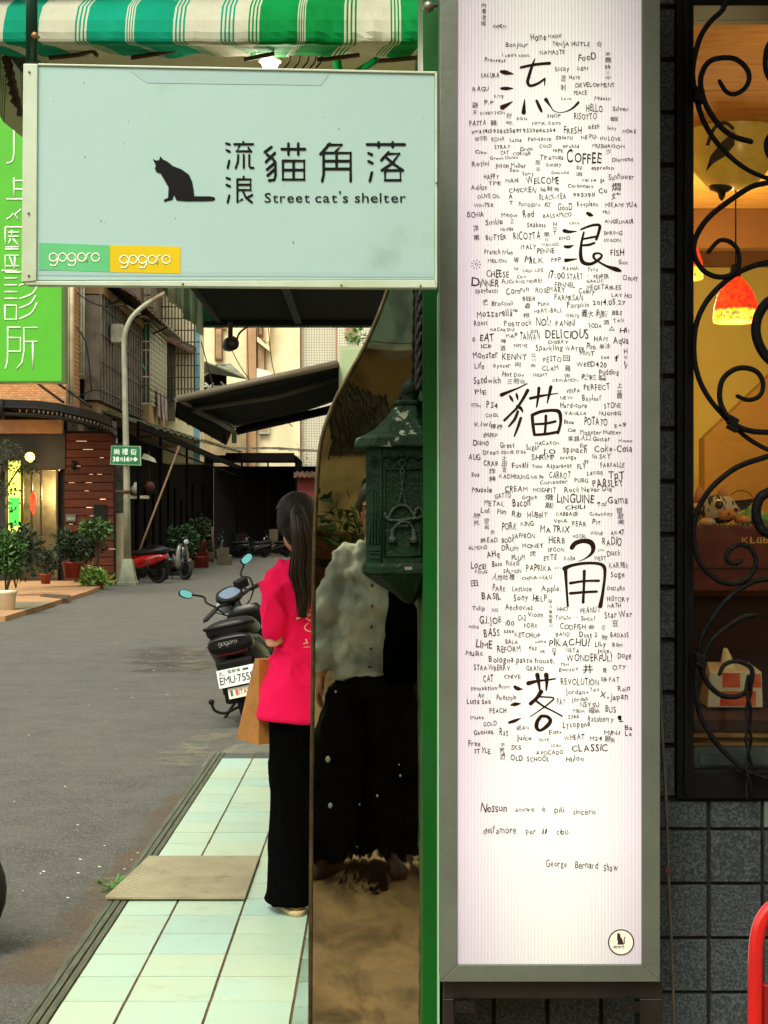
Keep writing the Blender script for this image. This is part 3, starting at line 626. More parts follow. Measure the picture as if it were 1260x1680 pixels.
# mouldings on the front: frame, pilaster flutes, rosette, garland, rope
def fp(px, py, d=0): return P(px, py, MY-d)
b = MB()
for a, c_ in (((631, 770), (631, 912)), ((692, 770), (692, 912)), ((631, 770), (692, 770)), ((631, 912), (692, 912))): b.tube([fp(*a, .001), fp(*c_, .001)], .0022, n=6)
b.tube([fp(626, 736, 0), fp(626, 924, 0)], .0018, n=6); b.build('panel_frame', MG, mbx)
b = MB()
def ch_pt(px, py, d=0.0):  # on the left chamfer
    u = (626-px)/28*1.0
    return Vector((XA(628, MY)-u*ch, MY+u*ch*1.1-d, zz(py)))
for px in (605, 610, 615, 620): b.tube([ch_pt(px, 805 if px in (610, 615) else 850, .001), ch_pt(px, 895, .001)], .0014, n=5)
for py in (903, 908, 916): b.tube([ch_pt(604, py, .001), ch_pt(622, py, .001)], .002, n=5)
b.build('fluting', MG, mbx)
b = MB(); c = ch_pt(611, 757, .003)
for r_, h in ((.0085, 0), (.005, .002)):
    b.tube([c+Vector((r_*math.cos(t/12*6.283), -h-.002, r_*math.sin(t/12*6.283)*1.2)) for t in range(13)], .0016, n=6)
b.ball(c, .0035, n=8, m=6); b.build('rosette', MG, mbx)
b = MB()
for t in range(-8, 9): b.ball(fp(660+t*3.9, 750+2.5*math.sin(t*1.2)+(-3 if t == 0 else 0), .003), (.0032 if abs(t) > 0 else .006)*1.0, n=8, m=6)
b.build('garland', MG, mbx)
RP = mat('relief_rope', (36, 50, 38), .5, c2=(16, 30, 20), ns=60, bump=.5, bs=240)
b = MB()
b.tube([fp(660+5*math.cos(t/10*6.283), 760+6*math.sin(t/10*6.283), .005) for t in range(11)], .0018, n=6)
for s_ in (-1, 1):
    b.tube(smoothline([fp(660, 766, .005), fp(660+s_*3, 776, .007+.002*s_), fp(660-s_*2, 784, .006), fp(660+s_*6, 830, .005)], 4), .0018, n=6)
b.tube(smoothline([fp(637, 853, .004), fp(643, 838, .006), fp(655, 829, .006), (fp(668, 831, .006)), fp(678, 843, .006), fp(682, 852, .004)], 4), .0032, n=7)
b.tube(smoothline([fp(631, 841, .003), fp(637, 852, .005), fp(652, 854, .006), fp(672, 851, .009), fp(686, 850, .006), fp(694, 846, .003)], 4), .003, n=7)
b.tube(smoothline([fp(680, 848, .004), fp(683, 836, .007), fp(690, 834, .007), fp(695, 846, .004)], 4), .0032, n=7)
b.tube(smoothline([fp(646, 876, .004), fp(646, 868, .006), fp(655, 858, .008), fp(668, 856, .008), fp(676, 864, .006), fp(679, 876, .004)], 4), .003, n=7)
for t in range(5): b.ball(fp(655+t*3.5, 863, .008), (.0018, .003, .004), n=6, m=5)
b.build('rope', RP, mbx)
for px in (644, 679):
    b = MB(); c = fp(px, 890, .004); b.lathe(c, [(.0095, 0), (.007, .010), (.004, .016), (.0052, .019), (.0052, .023), (.003, .026)], n=10); b.build('tassel', RP, mbx)
b = MB(); b.box(tuple(fp(665, 934, .0065)), tuple(fp(675, 928, .0035))) if False else None
b.box((fp(664, 934).x, MY-.0062, zz(935)), (fp(676, 934).x, MY-.003, zz(930))); b.build('lock_plate', mat('worn_metal', (120, 116, 100), .5, metal=.4), mbx)
b = MB()
for s_ in (0, 2.1, 4.2):
    b.tube([Vector((XA(687.5, 3.0)+.004*math.cos(t*.55+s_), 3.0+.004*math.sin(t*.55+s_), ZA(640-t*6.4, 3.0))) for t in range(0, 40)], .0052, n=6)
tag(b.build('twisted_pole', mat('rusty_iron', (36, 26, 18), .6, c2=(20, 16, 12), ns=30, bump=.4, bs=100), loc=P(688, 640, 3.0)), 'dark twisted iron pole above the green letter box', 'pole')

# unseen dark canopy, added to shade the shop front wall
b = MB(); b.box((.16, .9, 3.32), (3.6, BY-.002, 3.36)); b.box((.16, .86, 3.1), (3.6, .899, 3.40)); b.build('added_canopy', mat('canopy_dark', (30, 32, 28), .8, c2=(22, 24, 22), ns=3), shop)
# ================================================================== LIGHT BOX
LY = 2.85; l_ = LY/F
ALU = mat('sign_aluminium', (104, 112, 100), .45, metal=.35, c2=(96, 100, 90), ns=6, bump=.04, bs=60)
lb = empty('light_box', P(902, 1611, LY), label='tall glowing white light box sign covered in handwritten words', cat='sign')
b = MB(); x0, x1, xi0, xi1 = XA(722, LY), XA(1083, LY), XA(751, LY), XA(1053, LY); zb, zi, zt = ZA(1611, LY), ZA(1583, LY), ZA(-110, LY)
b.prism([(x0, zb), (xi0, zi), (xi0, zt), (x0, zt)], LY, LY+.10); b.prism([(x1, zb), (x1, zt), (xi1, zt), (xi1, zi)], LY, LY+.10); b.prism([(x0+.0003, zb), (x1-.0003, zb), (xi1-.0003, zi), (xi0+.0003, zi)], LY, LY+.10); b.prism([(xi0, zt), (xi0, zt-.03), (xi1, zt-.03), (xi1, zt)], LY+.001, LY+.10)
b.build('frame', ALU, lb, bev=.0012)
b = MB(); b.box((x0+.004, LY+.06, zb+.004), (x1-.004, LY+.12, zt-.002)); b.build('back', mat('box_back', (150, 150, 145), .6), lb)
# fluted sheet that emits itself; uneven tube backlight is put into its colour
em = bpy.data.materials.new('lit_fluted_sheet'); em.use_nodes = True; n = em.node_tree; N = n.nodes; L = n.links; bs_ = N['Principled BSDF']
bs_.inputs['Base Color'].default_value = (.25, .24, .25, 1); bs_.inputs['Roughness'].default_value = .35
tc = N.new('ShaderNodeTexCoord'); sp = N.new('ShaderNodeSeparateXYZ'); L.new(tc.outputs['Object'], sp.inputs[0])
wdt = (xi1-xi0)/2
def mth(op, a, b_=None, c=None):
    m = N.new('ShaderNodeMath'); m.operation = op
    for i, q in enumerate((a, b_, c)):
        if q is None: continue
        if isinstance(q, (int, float)): m.inputs[i].default_value = q
        else: L.new(q, m.inputs[i])
    return m.outputs[0]
# tube glow falls off from the box's middle; noise along x = unevenness between flutes
xn = mth('ABSOLUTE', mth('DIVIDE', mth('SUBTRACT', sp.outputs[0], .012), wdt))
fall = mth('POWER', xn, 1.6)
zoff = BASE[lb.name].z
tubez = [ZA(230, LY), ZA(640, LY), ZA(1200, LY)]
cool = N.new('ShaderNodeMixRGB'); cool.inputs[1].default_value = (1.0, .97, .80, 1); cool.inputs[2].default_value = (.62, .49, .56, 1); L.new(fall, cool.inputs[0])
zr = N.new('ShaderNodeValToRGB'); L.new(mth('DIVIDE', sp.outputs[2], ZA(0, LY)-zoff), zr.inputs[0])
e_ = zr.color_ramp.elements
stops = [(0.0, .60), (.06, .78), (.14, .98), (.2, 1.0), (.30, .98), (.37, .93), (.46, .86), (.55, .84), (.68, .98), (.80, .96), (.9, .84), (.97, .62), (1.0, .55)]
e_[0].position = 0; e_[0].color = (.6, .6, .6, 1); e_[1].position = 1; e_[1].color = (.55, .55, .55, 1)
for p_, v_ in stops[1:-1]: q = e_.new(p_); q.color = (v_, v_, v_, 1)
mu = N.new('ShaderNodeMixRGB'); mu.blend_type = 'MULTIPLY'; mu.inputs[0].default_value = 1; L.new(cool.outputs[0], mu.inputs[1]); L.new(zr.outputs[0], mu.inputs[2])
nz = N.new('ShaderNodeTexNoise'); nz.noise_dimensions = '1D'; nz.inputs['Scale'].default_value = 420; nz.inputs['Detail'].default_value = 2; L.new(sp.outputs[0], nz.inputs['W'])
nm = N.new('ShaderNodeMapRange'); nm.inputs[1].default_value = .3; nm.inputs[2].default_value = .7; nm.inputs[3].default_value = .93; nm.inputs[4].default_value = 1.04; L.new(nz.outputs[0], nm.inputs[0])
# web lines between flutes
wv = mth('FRACT', mth('MULTIPLY', sp.outputs[0], 1/(5.5*l_))); wl = N.new('ShaderNodeMapRange'); wl.inputs[1].default_value = .0; wl.inputs[2].default_value = .38; wl.inputs[3].default_value = .84; wl.inputs[4].default_value = 1.0
L.new(mth('ABSOLUTE', mth('SUBTRACT', wv, .5)), wl.inputs[0])
st = mth('MULTIPLY', mth('MULTIPLY', nm.outputs[0], wl.outputs[0]), 1.0)
m3 = N.new('ShaderNodeVectorMath'); m3.operation = 'SCALE'; L.new(mu.outputs[0], m3.inputs[0]); L.new(st, m3.inputs['Scale'])
L.new(m3.outputs[0], bs_.inputs['Emission Color']); bs_.inputs['Emission Strength'].default_value = .56
SHEET = bs_
b = MB(); SYY = LY+.006; nfl = 110; ppx = (xi1-xi0)/nfl
top = []; bot = []
for i in range(nfl+1):
    y = SYY + (.0008 if i % 2 else 0); top.append(b.v((xi0+i*ppx, y, zt-.03))); bot.append(b.v((xi0+i*ppx, y, zi-.002)))
for i in range(nfl): b.f([bot[i], bot[i+1], top[i+1], top[i]])
sheet = b.build('fluted_sheet', em, lb)
INK = mat('marker_ink', (34, 14, 13), .8, spec=.1)
T0 = """
163 55 30 30|內
163 95 30 30|看
163 135 30 30|老
163 178 30 30|喵
237 188 92 24|OPEN
492 272 100 46|Home
607 255 88 24|MADE
323 316 148 36|Bonjour
640 308 245 32|NINJA HUTLE
925 318 42 42|☆
302 380 185 22|I can't cook
553 368 165 30|NAMASTE
183 415 138 28|Progress
807 405 122 46|FooD
985 375 36 28|米
985 420 40 32|鸚
985 468 42 30|林
990 500 32 24|三
992 535 34 24|中
655 478 94 30|Sicily
800 470 74 26|Light
160 520 122 32|SAKURA
748 532 72 24|HATE
690 545 34 40|吉
690 605 36 36|利
788 584 265 30|DEVELOPMENT
104 610 108 36|RAGU
778 636 88 30|PEACE
248 655 64 24|Kmy
695 668 66 18|Love
915 672 108 28|Music
182 700 62 28|P.P
860 745 110 52|HELLO
1037 745 108 30|Silver
98 725 38 36|豔
104 768 30 26|天
155 770 165 22|INVENTION
325 792 36 32|好
325 835 44 26|吃
398 804 68 20|EGG
600 787 88 24|SHOP
780 797 150 40|RISOTTO
1020 812 54 30|蝦
82 838 112 36|PASTA
225 842 42 36|雞
502 838 190 22|MMX-5573
877 860 74 28|BEEF
1000 868 62 22|Sexy
98 892 560 26|n=3.14159265358979323846264
710 893 118 44|FRESH
1105 890 88 24|MORE
120 945 80 30|蚵仔煎
230 945 84 28|ROMA
350 946 80 26|Latte
473 944 155 28|Pan-sauce
657 932 112 30|Salami
828 930 108 26|NE PU-
955 938 134 28|HU LOVE
"""
T1 = """
250 100 104 26|STRAY
420 115 90 26|Drink
548 95 84 22|COLD
702 94 112 26|orchid
902 92 214 26|MUSHROOM
118 132 80 22|Ciao
288 138 58 24|CAT
370 144 122 24|CORNER
638 124 70 24|HIPE
548 170 160 34|Tiramisu
732 192 228 76|COFFEE
994 140 36 30|海
1034 184 138 28|Diamond
220 172 186 20|Green Onion
98 216 116 38|Rotini
255 224 205 30|Justin Maber
350 254 62 24|Salt
522 206 34 30|甜
525 250 28 28|豆
594 218 100 28|Sunday
790 240 44 32|好
790 284 44 30|酒
895 242 150 28|espresso
436 276 76 26|Sorry
630 268 116 20|Gnocchi
1010 306 170 38|Sunflower
178 302 100 34|HAPPY
212 344 80 30|TIME
322 326 88 28|MA16
462 334 220 48|WELCOME
832 320 94 20|MK14
955 322 28 36|p
738 358 172 24|Carbonara
92 376 106 38|Adios
345 390 180 34|CHICKEN
552 388 130 32|燒鮭魚
945 396 54 34|Cu
1030 384 60 50|燜
1030 444 60 50|烤
770 420 148 28|9953911
135 430 150 30|OLIVE OIL
345 434 26 26|A
548 440 180 38|BLACK-TEA
346 472 26 28|T
410 486 145 36|Pomodoro
580 494 44 34|紅
670 512 98 44|GooD
800 484 140 34|Eggplant
990 490 210 34|MIKAMI YUA
112 488 130 24|WINTER
972 532 46 26|HU
64 556 114 34|ISCHIA
296 554 110 36|Meow
438 560 72 48|Red
574 560 190 28|BALSAMICO
982 596 194 26|ANGELHAIR
188 606 116 44|Smile
355 600 22 28|王
466 624 126 34|Seabass
640 614 24 24|H
640 642 22 22|O
640 672 22 24|T
748 604 68 18|coco
110 655 38 38|洋
112 714 42 40|蔥
285 646 90 24|cipolla
192 708 138 34|BUTTER
376 706 180 52|RICOTTA
582 688 36 30|酷
588 716 22 20|O
678 710 76 24|EMO
976 674 126 30|SPRING
976 720 116 24|ONION
424 770 104 28|ITALY
568 750 108 20|MANGO
532 800 118 34|PENNE
182 802 190 32|French fries
1024 812 90 42|FISH
205 858 124 22|MELON
374 862 34 34|場
448 860 130 42|MILK
628 852 62 30|FPP
1076 872 60 28|Sun
378 908 32 24|for
438 924 138 24|Look LIKE
708 908 100 26|Ravioli
868 918 70 28|YoYo
"""
T2 = """
195 62 150 50|CHEESE
398 70 66 26|Cow
608 72 112 52|17:00
734 76 104 46|START
866 56 10 8|*
910 72 104 28|PEPPER
1106 84 100 34|Cloudy
95 128 54 70|D
152 124 126 48|INNER
298 104 270 24|FUCKING MORE!
650 130 138 36|FENNEL
862 98 116 22|GARLIC
862 144 230 30|VEGETABLES
120 168 150 32|Spaghetti
328 176 92 46|Corn
420 158 60 28|Puff
522 166 198 36|ROSEMARY
735 160 22 8|..
812 170 104 34|Celery
1032 196 134 28|LAY HO
438 220 84 30|BEER
648 216 190 38|PARMESAN
175 250 34 32|燻
230 252 142 32|Broccoli
538 250 78 30|Punk
450 276 40 38|香
735 268 144 40|Pumpkin
906 250 216 34|2014.05.27
134 330 236 48|Mozzarella
355 296 50 22|MB
442 334 46 34|根
512 302 192 28|MEAT-BALL
722 330 92 24|WHITE
830 330 172 46|義大利麵
1034 312 64 26|BBS
114 384 90 36|Roast
314 390 184 42|Postrock
526 386 96 56|NO!!
658 388 130 40|PANINI
878 398 84 28|SODA
975 378 40 30|酒
1042 364 68 24|TAN
220 422 160 22|MACARONI
488 432 50 22|Sin
1010 420 40 32|△
1084 434 66 30|HI:
152 488 96 52|EAT
326 466 74 30|MAP
418 480 132 52|TAIWAN
588 466 290 56|DELICIOUS
912 490 88 34|HAM
1040 506 104 46|Aqua
100 490 20 34|0
288 504 36 32|啤
288 554 36 32|酒
606 506 134 22|CHERRY
162 536 70 26|ICIF
372 530 96 22|THYME
524 554 180 40|Sparkling
718 554 134 34|WATER
862 542 70 40|Pink
946 544 76 36|果冰
1112 574 24 30|H
1112 606 22 22|O
1112 640 22 26|L
1110 674 26 28|Y
108 604 164 46|Monster
300 612 166 44|KENNY
495 596 34 24|立
500 624 22 22|口
576 628 120 38|PESTO
706 626 46 40|回
820 584 96 28|MINT
958 606 56 22|cos
1050 622 30 38|f
116 672 64 36|Life
240 664 116 28|oyster
388 664 38 28|呵
490 664 38 26|魚
568 686 108 36|CLAM
718 694 38 42|雞
720 738 34 34|肉
794 658 204 34|WEED420
948 714 130 38|Pudding
300 724 146 34|Hot Dog
508 726 96 24|NIGHT
822 750 172 34|辣辣醬
110 770 182 46|Sandwich
332 776 120 32|三明治
634 760 174 22|CINNAMON
120 842 76 36|PIE
725 834 96 26|VESPA
845 816 176 40|PERFECT
1066 802 34 32|上
1064 840 34 32|豆
1064 872 38 34|腐
684 878 86 26|NEW
836 886 124 36|Bayleaf
96 930 60 34|四n
196 936 74 42|PS4
686 930 180 34|Hard-core
980 936 110 36|STONE
"""
T3 = """
718 88 144 24|VANILLA
946 90 148 24|NUGMEG
190 102 86 24|COOL
848 156 156 50|POTATO
714 146 66 24|Blue
1050 170 74 28|E+9
120 164 100 32|Kiwi
222 184 76 34|檸檬
736 196 58 24|Cup
822 216 270 32|Monster Hunter
172 234 98 28|SHEEP
742 262 146 38|樂鍋人口
902 260 118 30|Guitar
1078 268 90 24|Moon
104 290 108 40|Diano
285 304 96 34|Great
522 290 160 24|MACARON
460 318 88 36|Sugar
570 346 84 36|J.O
818 306 50 28|fig
704 336 160 40|Spinach
916 334 250 44|Coke-Cola
174 352 286 30|Dream come true
76 388 80 38|AUG
176 424 96 32|CRAB
296 392 32 30|士
296 430 32 32|田
298 470 32 32|言
498 386 152 38|SHRIMP
686 382 108 26|orange
903 378 124 30|In SKY
366 440 106 36|Fusilli
500 442 68 26|Tuna
594 442 168 32|Asparagus
800 446 60 34|FLY
840 412 34 26|飛
956 434 158 34|FARFALLE
94 496 54 28|Sus
212 480 44 40|炸
212 532 46 38|豬
282 510 200 28|KAOHSIUNG
492 512 86 26|No.99
614 508 142 46|CARROT
868 488 102 34|Lemon
1008 508 110 48|TnT
552 550 184 28|Coriander
784 536 90 28|PUBG
905 566 206 52|PARSLEY
98 602 136 34|Mussle
318 600 150 40|CREAM
504 600 154 30|MOSHPIT
716 604 318 36|Rock Never Die
252 642 106 34|GATTO
434 650 98 30|Grape
582 656 58 44|燉
582 712 60 46|飯
666 676 246 58|LINGUINE
934 692 62 34|go!
1006 676 134 50|Gama
182 690 130 36|METAL
370 696 118 54|Bacon
722 716 132 30|CHILI
156 740 60 38|Lol
266 746 60 38|Fun
364 764 64 44|Rib
470 768 130 38|HUBBIT
658 758 148 26|CABBAGE
884 758 152 24|Creativity
1066 742 40 34|甜
1068 780 38 34|甜
1070 820 44 36|美
108 778 44 40|陽
110 822 40 36|光
178 812 32 34|空
180 852 32 34|氣
222 884 34 36|水
298 856 98 50|PORK
424 826 88 32|KING
646 808 88 30|VINA
770 830 92 38|PEAR
902 816 54 34|Pig
554 870 198 42|MATRIX
886 888 84 26|WINE
1022 886 94 32|AK47
366 910 152 36|SAFFRON
155 934 114 32|BREAD
298 938 84 32|BOOK
612 942 106 40|HERB
770 908 92 24|VOCAL
968 954 130 50|RADIO
"""
T4 = """
76 90 124 28|ALMOND
298 96 108 36|DRUM
434 80 146 30|MONEY
604 106 110 30|SPOON
938 102 40 16|2+4
1000 132 90 40|Duck
200 140 82 40|AHq
364 160 88 34|PLUM
484 136 40 40|虎
576 162 88 34|ETTE
714 162 74 34|Kobe
910 164 86 30|WEST
232 202 66 34|Bass
326 194 90 30|PLEASE
460 234 170 44|PAPRIKA
652 218 40 18|m
1014 216 126 36|KAR98k
94 220 98 50|Local
122 250 80 24|KING
308 248 120 30|SALMON
1024 274 92 38|Soge
230 296 152 38|人性吐槽
430 294 206 24|CHINA MULU
96 334 46 44|田
236 366 88 40|PARK
366 366 130 40|Lettuce
560 366 134 38|Apple.
1000 362 118 30|DoDoRo
166 426 128 44|BASIL
378 432 96 46|Sony
502 434 96 46|HELP
1000 434 146 32|HISTORY
100 496 84 32|Tulip
232 504 40 24|XD
322 492 180 38|Anchovies
604 450 30 24|深
608 482 26 24|入
610 518 28 28|象
610 552 28 26|魚
612 584 26 26|車
614 606 26 22|心
668 502 70 30|HHO
822 514 134 38|PEANUT
1000 476 94 28|MATH
984 544 182 44|Star War
472 540 98 34|Violin
404 560 56 36|Co2
656 556 100 28|Tomato
778 550 28 14|→
826 564 94 28|Suck!
148 584 146 48|G.I.JOE
322 596 58 32|100
446 610 92 30|FORK
684 620 172 36|CODFISH
876 616 40 20|@
962 632 30 34|食
1036 608 38 40|豆
76 616 66 26|wind
180 672 104 52|BASS
310 646 68 24|5566
384 674 168 30|KETCHUP
658 668 92 30|BAND
816 676 118 34|Dust 2
962 694 38 34|物
1022 676 122 30|BADASS
124 746 110 50|LIME
322 718 82 28|BALA
520 712 76 18|usha
614 732 270 52|PIKACHU?
920 736 72 34|LiLy
1036 738 70 32|Bom
268 776 156 42|REFORM
476 760 54 34|gas
548 780 40 24|VR
726 776 90 28|NEYA
934 778 92 30|Joke.
56 798 118 40|Music
636 778 24 26|日
638 804 24 26|本
1070 816 90 42|Doge
212 840 436 40|Bologna pasta house.
728 834 306 50|WONDERFUL!
688 866 60 24|Tork
112 894 240 36|STRAWBERRY
460 900 120 34|GRAND
678 906 124 26|E=Mc²
838 922 70 50|井
968 914 32 34|魯
1034 890 90 32|CITY
174 972 68 46|CAT
312 950 112 28|CHIVE
"""
T5 = """
692 138 252 46|REVOLUTION
962 120 40 34|味
1014 120 66 36|FAT
94 176 172 32|Innovation
274 164 76 28|Amm
724 200 156 36|Jordan+
884 184 62 28|Yoke
950 226 40 46|X
1000 238 138 44|-Japan
1072 182 80 36|Rain
138 222 44 26|Air
64 266 162 40|Luna sea
262 240 134 36|Pineapple
666 270 56 40|PAY
764 250 110 30|Jordan
818 290 132 34|NSYSU
218 326 110 34|PEACH
772 326 78 26|MEM
872 332 84 34|福氣
988 322 72 42|BUS
90 370 88 30|Must
740 362 70 24|2266
870 384 172 38|Raspberry
1078 388 30 50|!
176 414 88 30|GOLD
704 424 184 42|Lycopene
1120 436 46 32|Ba
108 470 134 30|GaoHe6
282 476 58 46|Rat
396 440 82 30|BEAN
616 468 80 34|Fin-
714 508 136 38|WHEAT
886 514 80 30|M24
984 520 70 38|餅R
980 470 102 30|MINI
1120 478 44 32|La
396 508 100 34|Juice
548 514 62 20|SAVE
76 548 78 38|Free
114 596 108 36|STYLE
288 552 30 28|手
288 592 32 28|時
286 640 34 46|滷
360 572 66 34|SKS
626 552 66 20|LOAD
526 606 184 32|AVOCADO
768 586 236 50|CLASSIC
358 644 80 34|OLD
466 650 148 34|SCHOOL
724 648 120 36|Hulon
666 662 6 8|.
"""
random.seed(11)
b = MB(); kk = 0; ky = LY-.0
IYY = SYY-.0006
for T, oy in ((T0, 0), (T1, 220), (T2, 440), (T3, 660), (T4, 880), (T5, 1090)):
    for ln in T.strip().split('\n'):
        a, s = ln.split('|', 1); x, y, w_, h = map(float, a.split()); kk += 1
        M = face_cam(750+x/4.065, oy+y/4.065-.5, IYY)
        word(b, s, M @ Matrix.Rotation(R(random.uniform(-1.5, 2.5)), 4, 'Z'), w_/4.065*l_, h/4.065*l_*1.02, off=(.024 if h < 28 else (.019 if h < 36 else .013)) if ord(s[0]) < 0x2000 else .010, jit=1, gap=.12, dz=.00002*(kk % 9))
for s, x, y, w_, h in (('Nessun', 788, 1331, 44, 13), ('amore', 845, 1331, 32, 8), ('è', 890, 1332, 5, 8), ('più', 910, 1333, 15, 9), ('sincero', 940, 1336, 37, 9), ("dell'amore", 793, 1367, 54, 11), ('per', 863, 1368, 15, 9), ('il', 889, 1368, 7, 8), ('cibo', 913, 1369, 20, 9), ('.', 944, 1369, 2, 2), ('George', 896, 1422, 34, 11), ('Bernard', 943, 1424, 38, 13), ('Shaw', 990, 1429, 23, 11)):
    word(b, s, face_cam(x, y, IYY) @ Matrix.Rotation(R(-1), 4, 'Z'), w_*l_, h*l_*1.1, off=.006, jit=1, gap=.10)
b.build('handwriting', INK, lb, kind='stuff')
# five large brush characters, stroke by stroke (crop coordinates x, y, half width)
def brush(b, pts, oy, k=5):
    pv = [Vector((750+x/4.065, oy+y/4.065, w_/4.065)) for x, y, w_ in pts]; sm = smoothline(pv, k)
    b.tube([P(q.x, q.y, IYY) for q in sm], [max(q.z*1.12, .4)*l_ for q in sm], n=8, squash=(0, 1, 0), cap='round')
BR = [
 ([(295,478,10),(325,484,14),(372,493,4)],0), ([(295,590,8),(330,590,11),(372,590,3)],0), ([(302,716,16),(335,698,10),(368,678,3)],0),
 ([(425,450,8),(500,434,9),(560,426,9),(616,422,10)],0), ([(518,392,3),(500,440,8),(478,510,10),(470,550,10),(490,572,9),(540,556,8),(585,524,6)],0), ([(585,524,6),(583,568,3)],0),
 ([(450,664,3),(447,700,8),(444,750,14)],0), ([(530,672,8),(545,705,10),(562,742,8)],0), ([(592,664,12),(620,705,5),(650,742,3),(710,748,3),(770,722,6),(808,684,8)],0),
 ([(870,528,10),(888,538,12),(905,543,4)],220), ([(715,645,12),(750,652,9),(795,648,3)],220), ([(718,750,8),(745,752,10),(775,742,3)],220), ([(725,842,12),(760,838,8),(800,832,3)],220),
 ([(826,636,6),(870,618,7),(915,606,8),(950,610,9),(945,650,9),(928,702,8)],220), ([(840,700,6),(890,690,7),(935,682,7)],220), ([(840,742,7),(880,738,8),(915,726,7)],220), ([(845,655,6),(828,730,8),(824,810,11),(840,855,12),(890,866,10),(940,840,9),(965,812,7),(945,795,6),(915,800,8),(912,825,8),(945,852,6),(1000,882,8),(1060,902,14),(1088,912,8)],220),
 ([(296,845,12),(350,822,8),(410,798,5),(465,770,4)],440), ([(350,850,5),(362,870,9),(372,888,4)],440), ([(395,836,5),(400,855,8),(404,875,4)],440), ([(470,815,11),(440,870,9),(400,930,8),(360,970,7),(315,1015,8)],440), ([(402,922,10),(425,935,10),(438,960,4)],440), ([(405,955,8),(385,1005,9),(345,1055,6)],440), ([(425,1000,9),(405,1060,8),(382,1120,5)],440),
 ([(488,868,9),(560,852,8),(620,842,5),(672,834,3)],440), ([(545,800,10),(540,860,8),(530,925,5)],440), ([(625,792,11),(612,850,8),(600,900,4)],440),
 ([(500,980,10),(505,1040,10),(515,1110,9)],440), ([(500,980,10),(560,956,10),(640,948,10),(682,962,12),(690,1030,9),(672,1098,9)],440), ([(518,1112,8),(600,1105,9),(672,1092,9)],440), ([(522,1040,7),(590,1036,8),(655,1022,8)],440), ([(592,985,9),(590,1040,8),(585,1100,8)],440),
 ([(765,75,14),(790,45,14),(840,30,14),(890,40,16),(908,75,14),(895,115,9),(850,150,4),(810,165,2)],880), ([(715,215,14),(760,195,10),(840,180,9),(930,180,9),(978,200,11),(985,260,9),(972,370,9),(955,465,13)],880), ([(722,215,12),(728,320,8),(738,465,7)],880), ([(755,312,9),(850,298,7),(945,296,8)],880), ([(755,380,9),(850,372,8),(930,368,8)],880), ([(848,232,10),(845,340,8),(840,440,9)],880),
 ([(475,126,14),(540,110,8),(600,104,6),(655,96,5)],1090), ([(535,70,14),(545,130,9),(552,180,5)],1090), ([(594,70,15),(598,120,10),(594,172,5)],1090), ([(385,150,10),(405,162,12),(435,165,3)],1090), ([(358,272,4),(385,266,12),(420,262,4)],1090), ([(348,388,8),(385,376,10),(422,360,3)],1090),
 ([(560,182,14),(530,225,11),(490,262,12)],1090), ([(535,215,6),(590,218,5),(645,226,5),(600,270,5),(545,310,4),(488,348,3)],1090), ([(520,238,7),(580,282,6),(640,312,5),(700,345,5)],1090), ([(560,345,10),(535,380,12),(530,420,12),(555,440,9),(600,410,12),(622,375,12),(600,348,10),(560,345,10)],1090),
]
BI = mat('brush_ink', (34, 14, 12), .8, spec=.1, c2=(64, 36, 30), ns=240, lo=.5, hi=.7)
for OY in (0, 220, 440, 880, 1090):
    b = MB()
    for l, oy in BR:
        if oy == OY: brush(b, l, oy)
    b.build('brush_character', BI, lb)
# little doodles: sun, star
b = MB()
for i in range(9): a = i*.7; b.tube([P(781+5*math.cos(a), 434+5*math.sin(a), IYY), P(781+8.5*math.cos(a), 434+8.5*math.sin(a), IYY)], .5*l_, n=5, squash=(0, 1, 0))
b.tube([P(781+(.4+t*.35)*math.cos(t*.9), 434+(.4+t*.35)*math.sin(t*.9), IYY) for t in range(9)], .5*l_, n=5, squash=(0, 1, 0))
b.build('sun_doodle', INK, lb)
# round cat badge
bd = P(1019, 1546, SYY)
b = MB(); b.prism([(bd.x+21.5*l_*math.cos(i/36*6.2832), bd.z+21.5*l_*math.sin(i/36*6.2832)) for i in range(36)], SYY-.0012, SYY-.0004); bad = b.build('badge', mat('badge_cream', (214, 204, 184), .6, emit=(214, 204, 184), es=.25), lb)
BK = mat('badge_brown', (52, 24, 22), .6)
b = MB(); b.tube([P(1019+20.5*math.cos(i/36*6.2832), 1546+20.5*math.sin(i/36*6.2832), SYY-.0013) for i in range(37)], 1.1*l_, n=6, squash=(0, 1, 0))
b.prism([(XA(760+x/3.706, SYY), ZA(1280+y/3.706, SYY)) for x, y in [(935,935),(940,925),(947,930),(953,935),(955,950),(966,965),(972,980),(974,998),(936,998),(940,985),(935,965)]], SYY-.0018, SYY-.0013)
b.tube([P(760+x/3.706, 1280+y/3.706, SYY-.0013) for x, y in ((972, 996), (980, 992), (979, 965), (985, 952))], .9*l_, n=6, squash=(0, 1, 0))
word(b, '貓角落', face_cam(760+912/3.706, 1280+1024/3.706, SYY-.0014), 70/3.706*l_, 4.5*l_, off=.01); b.build('badge_print', BK, bad)
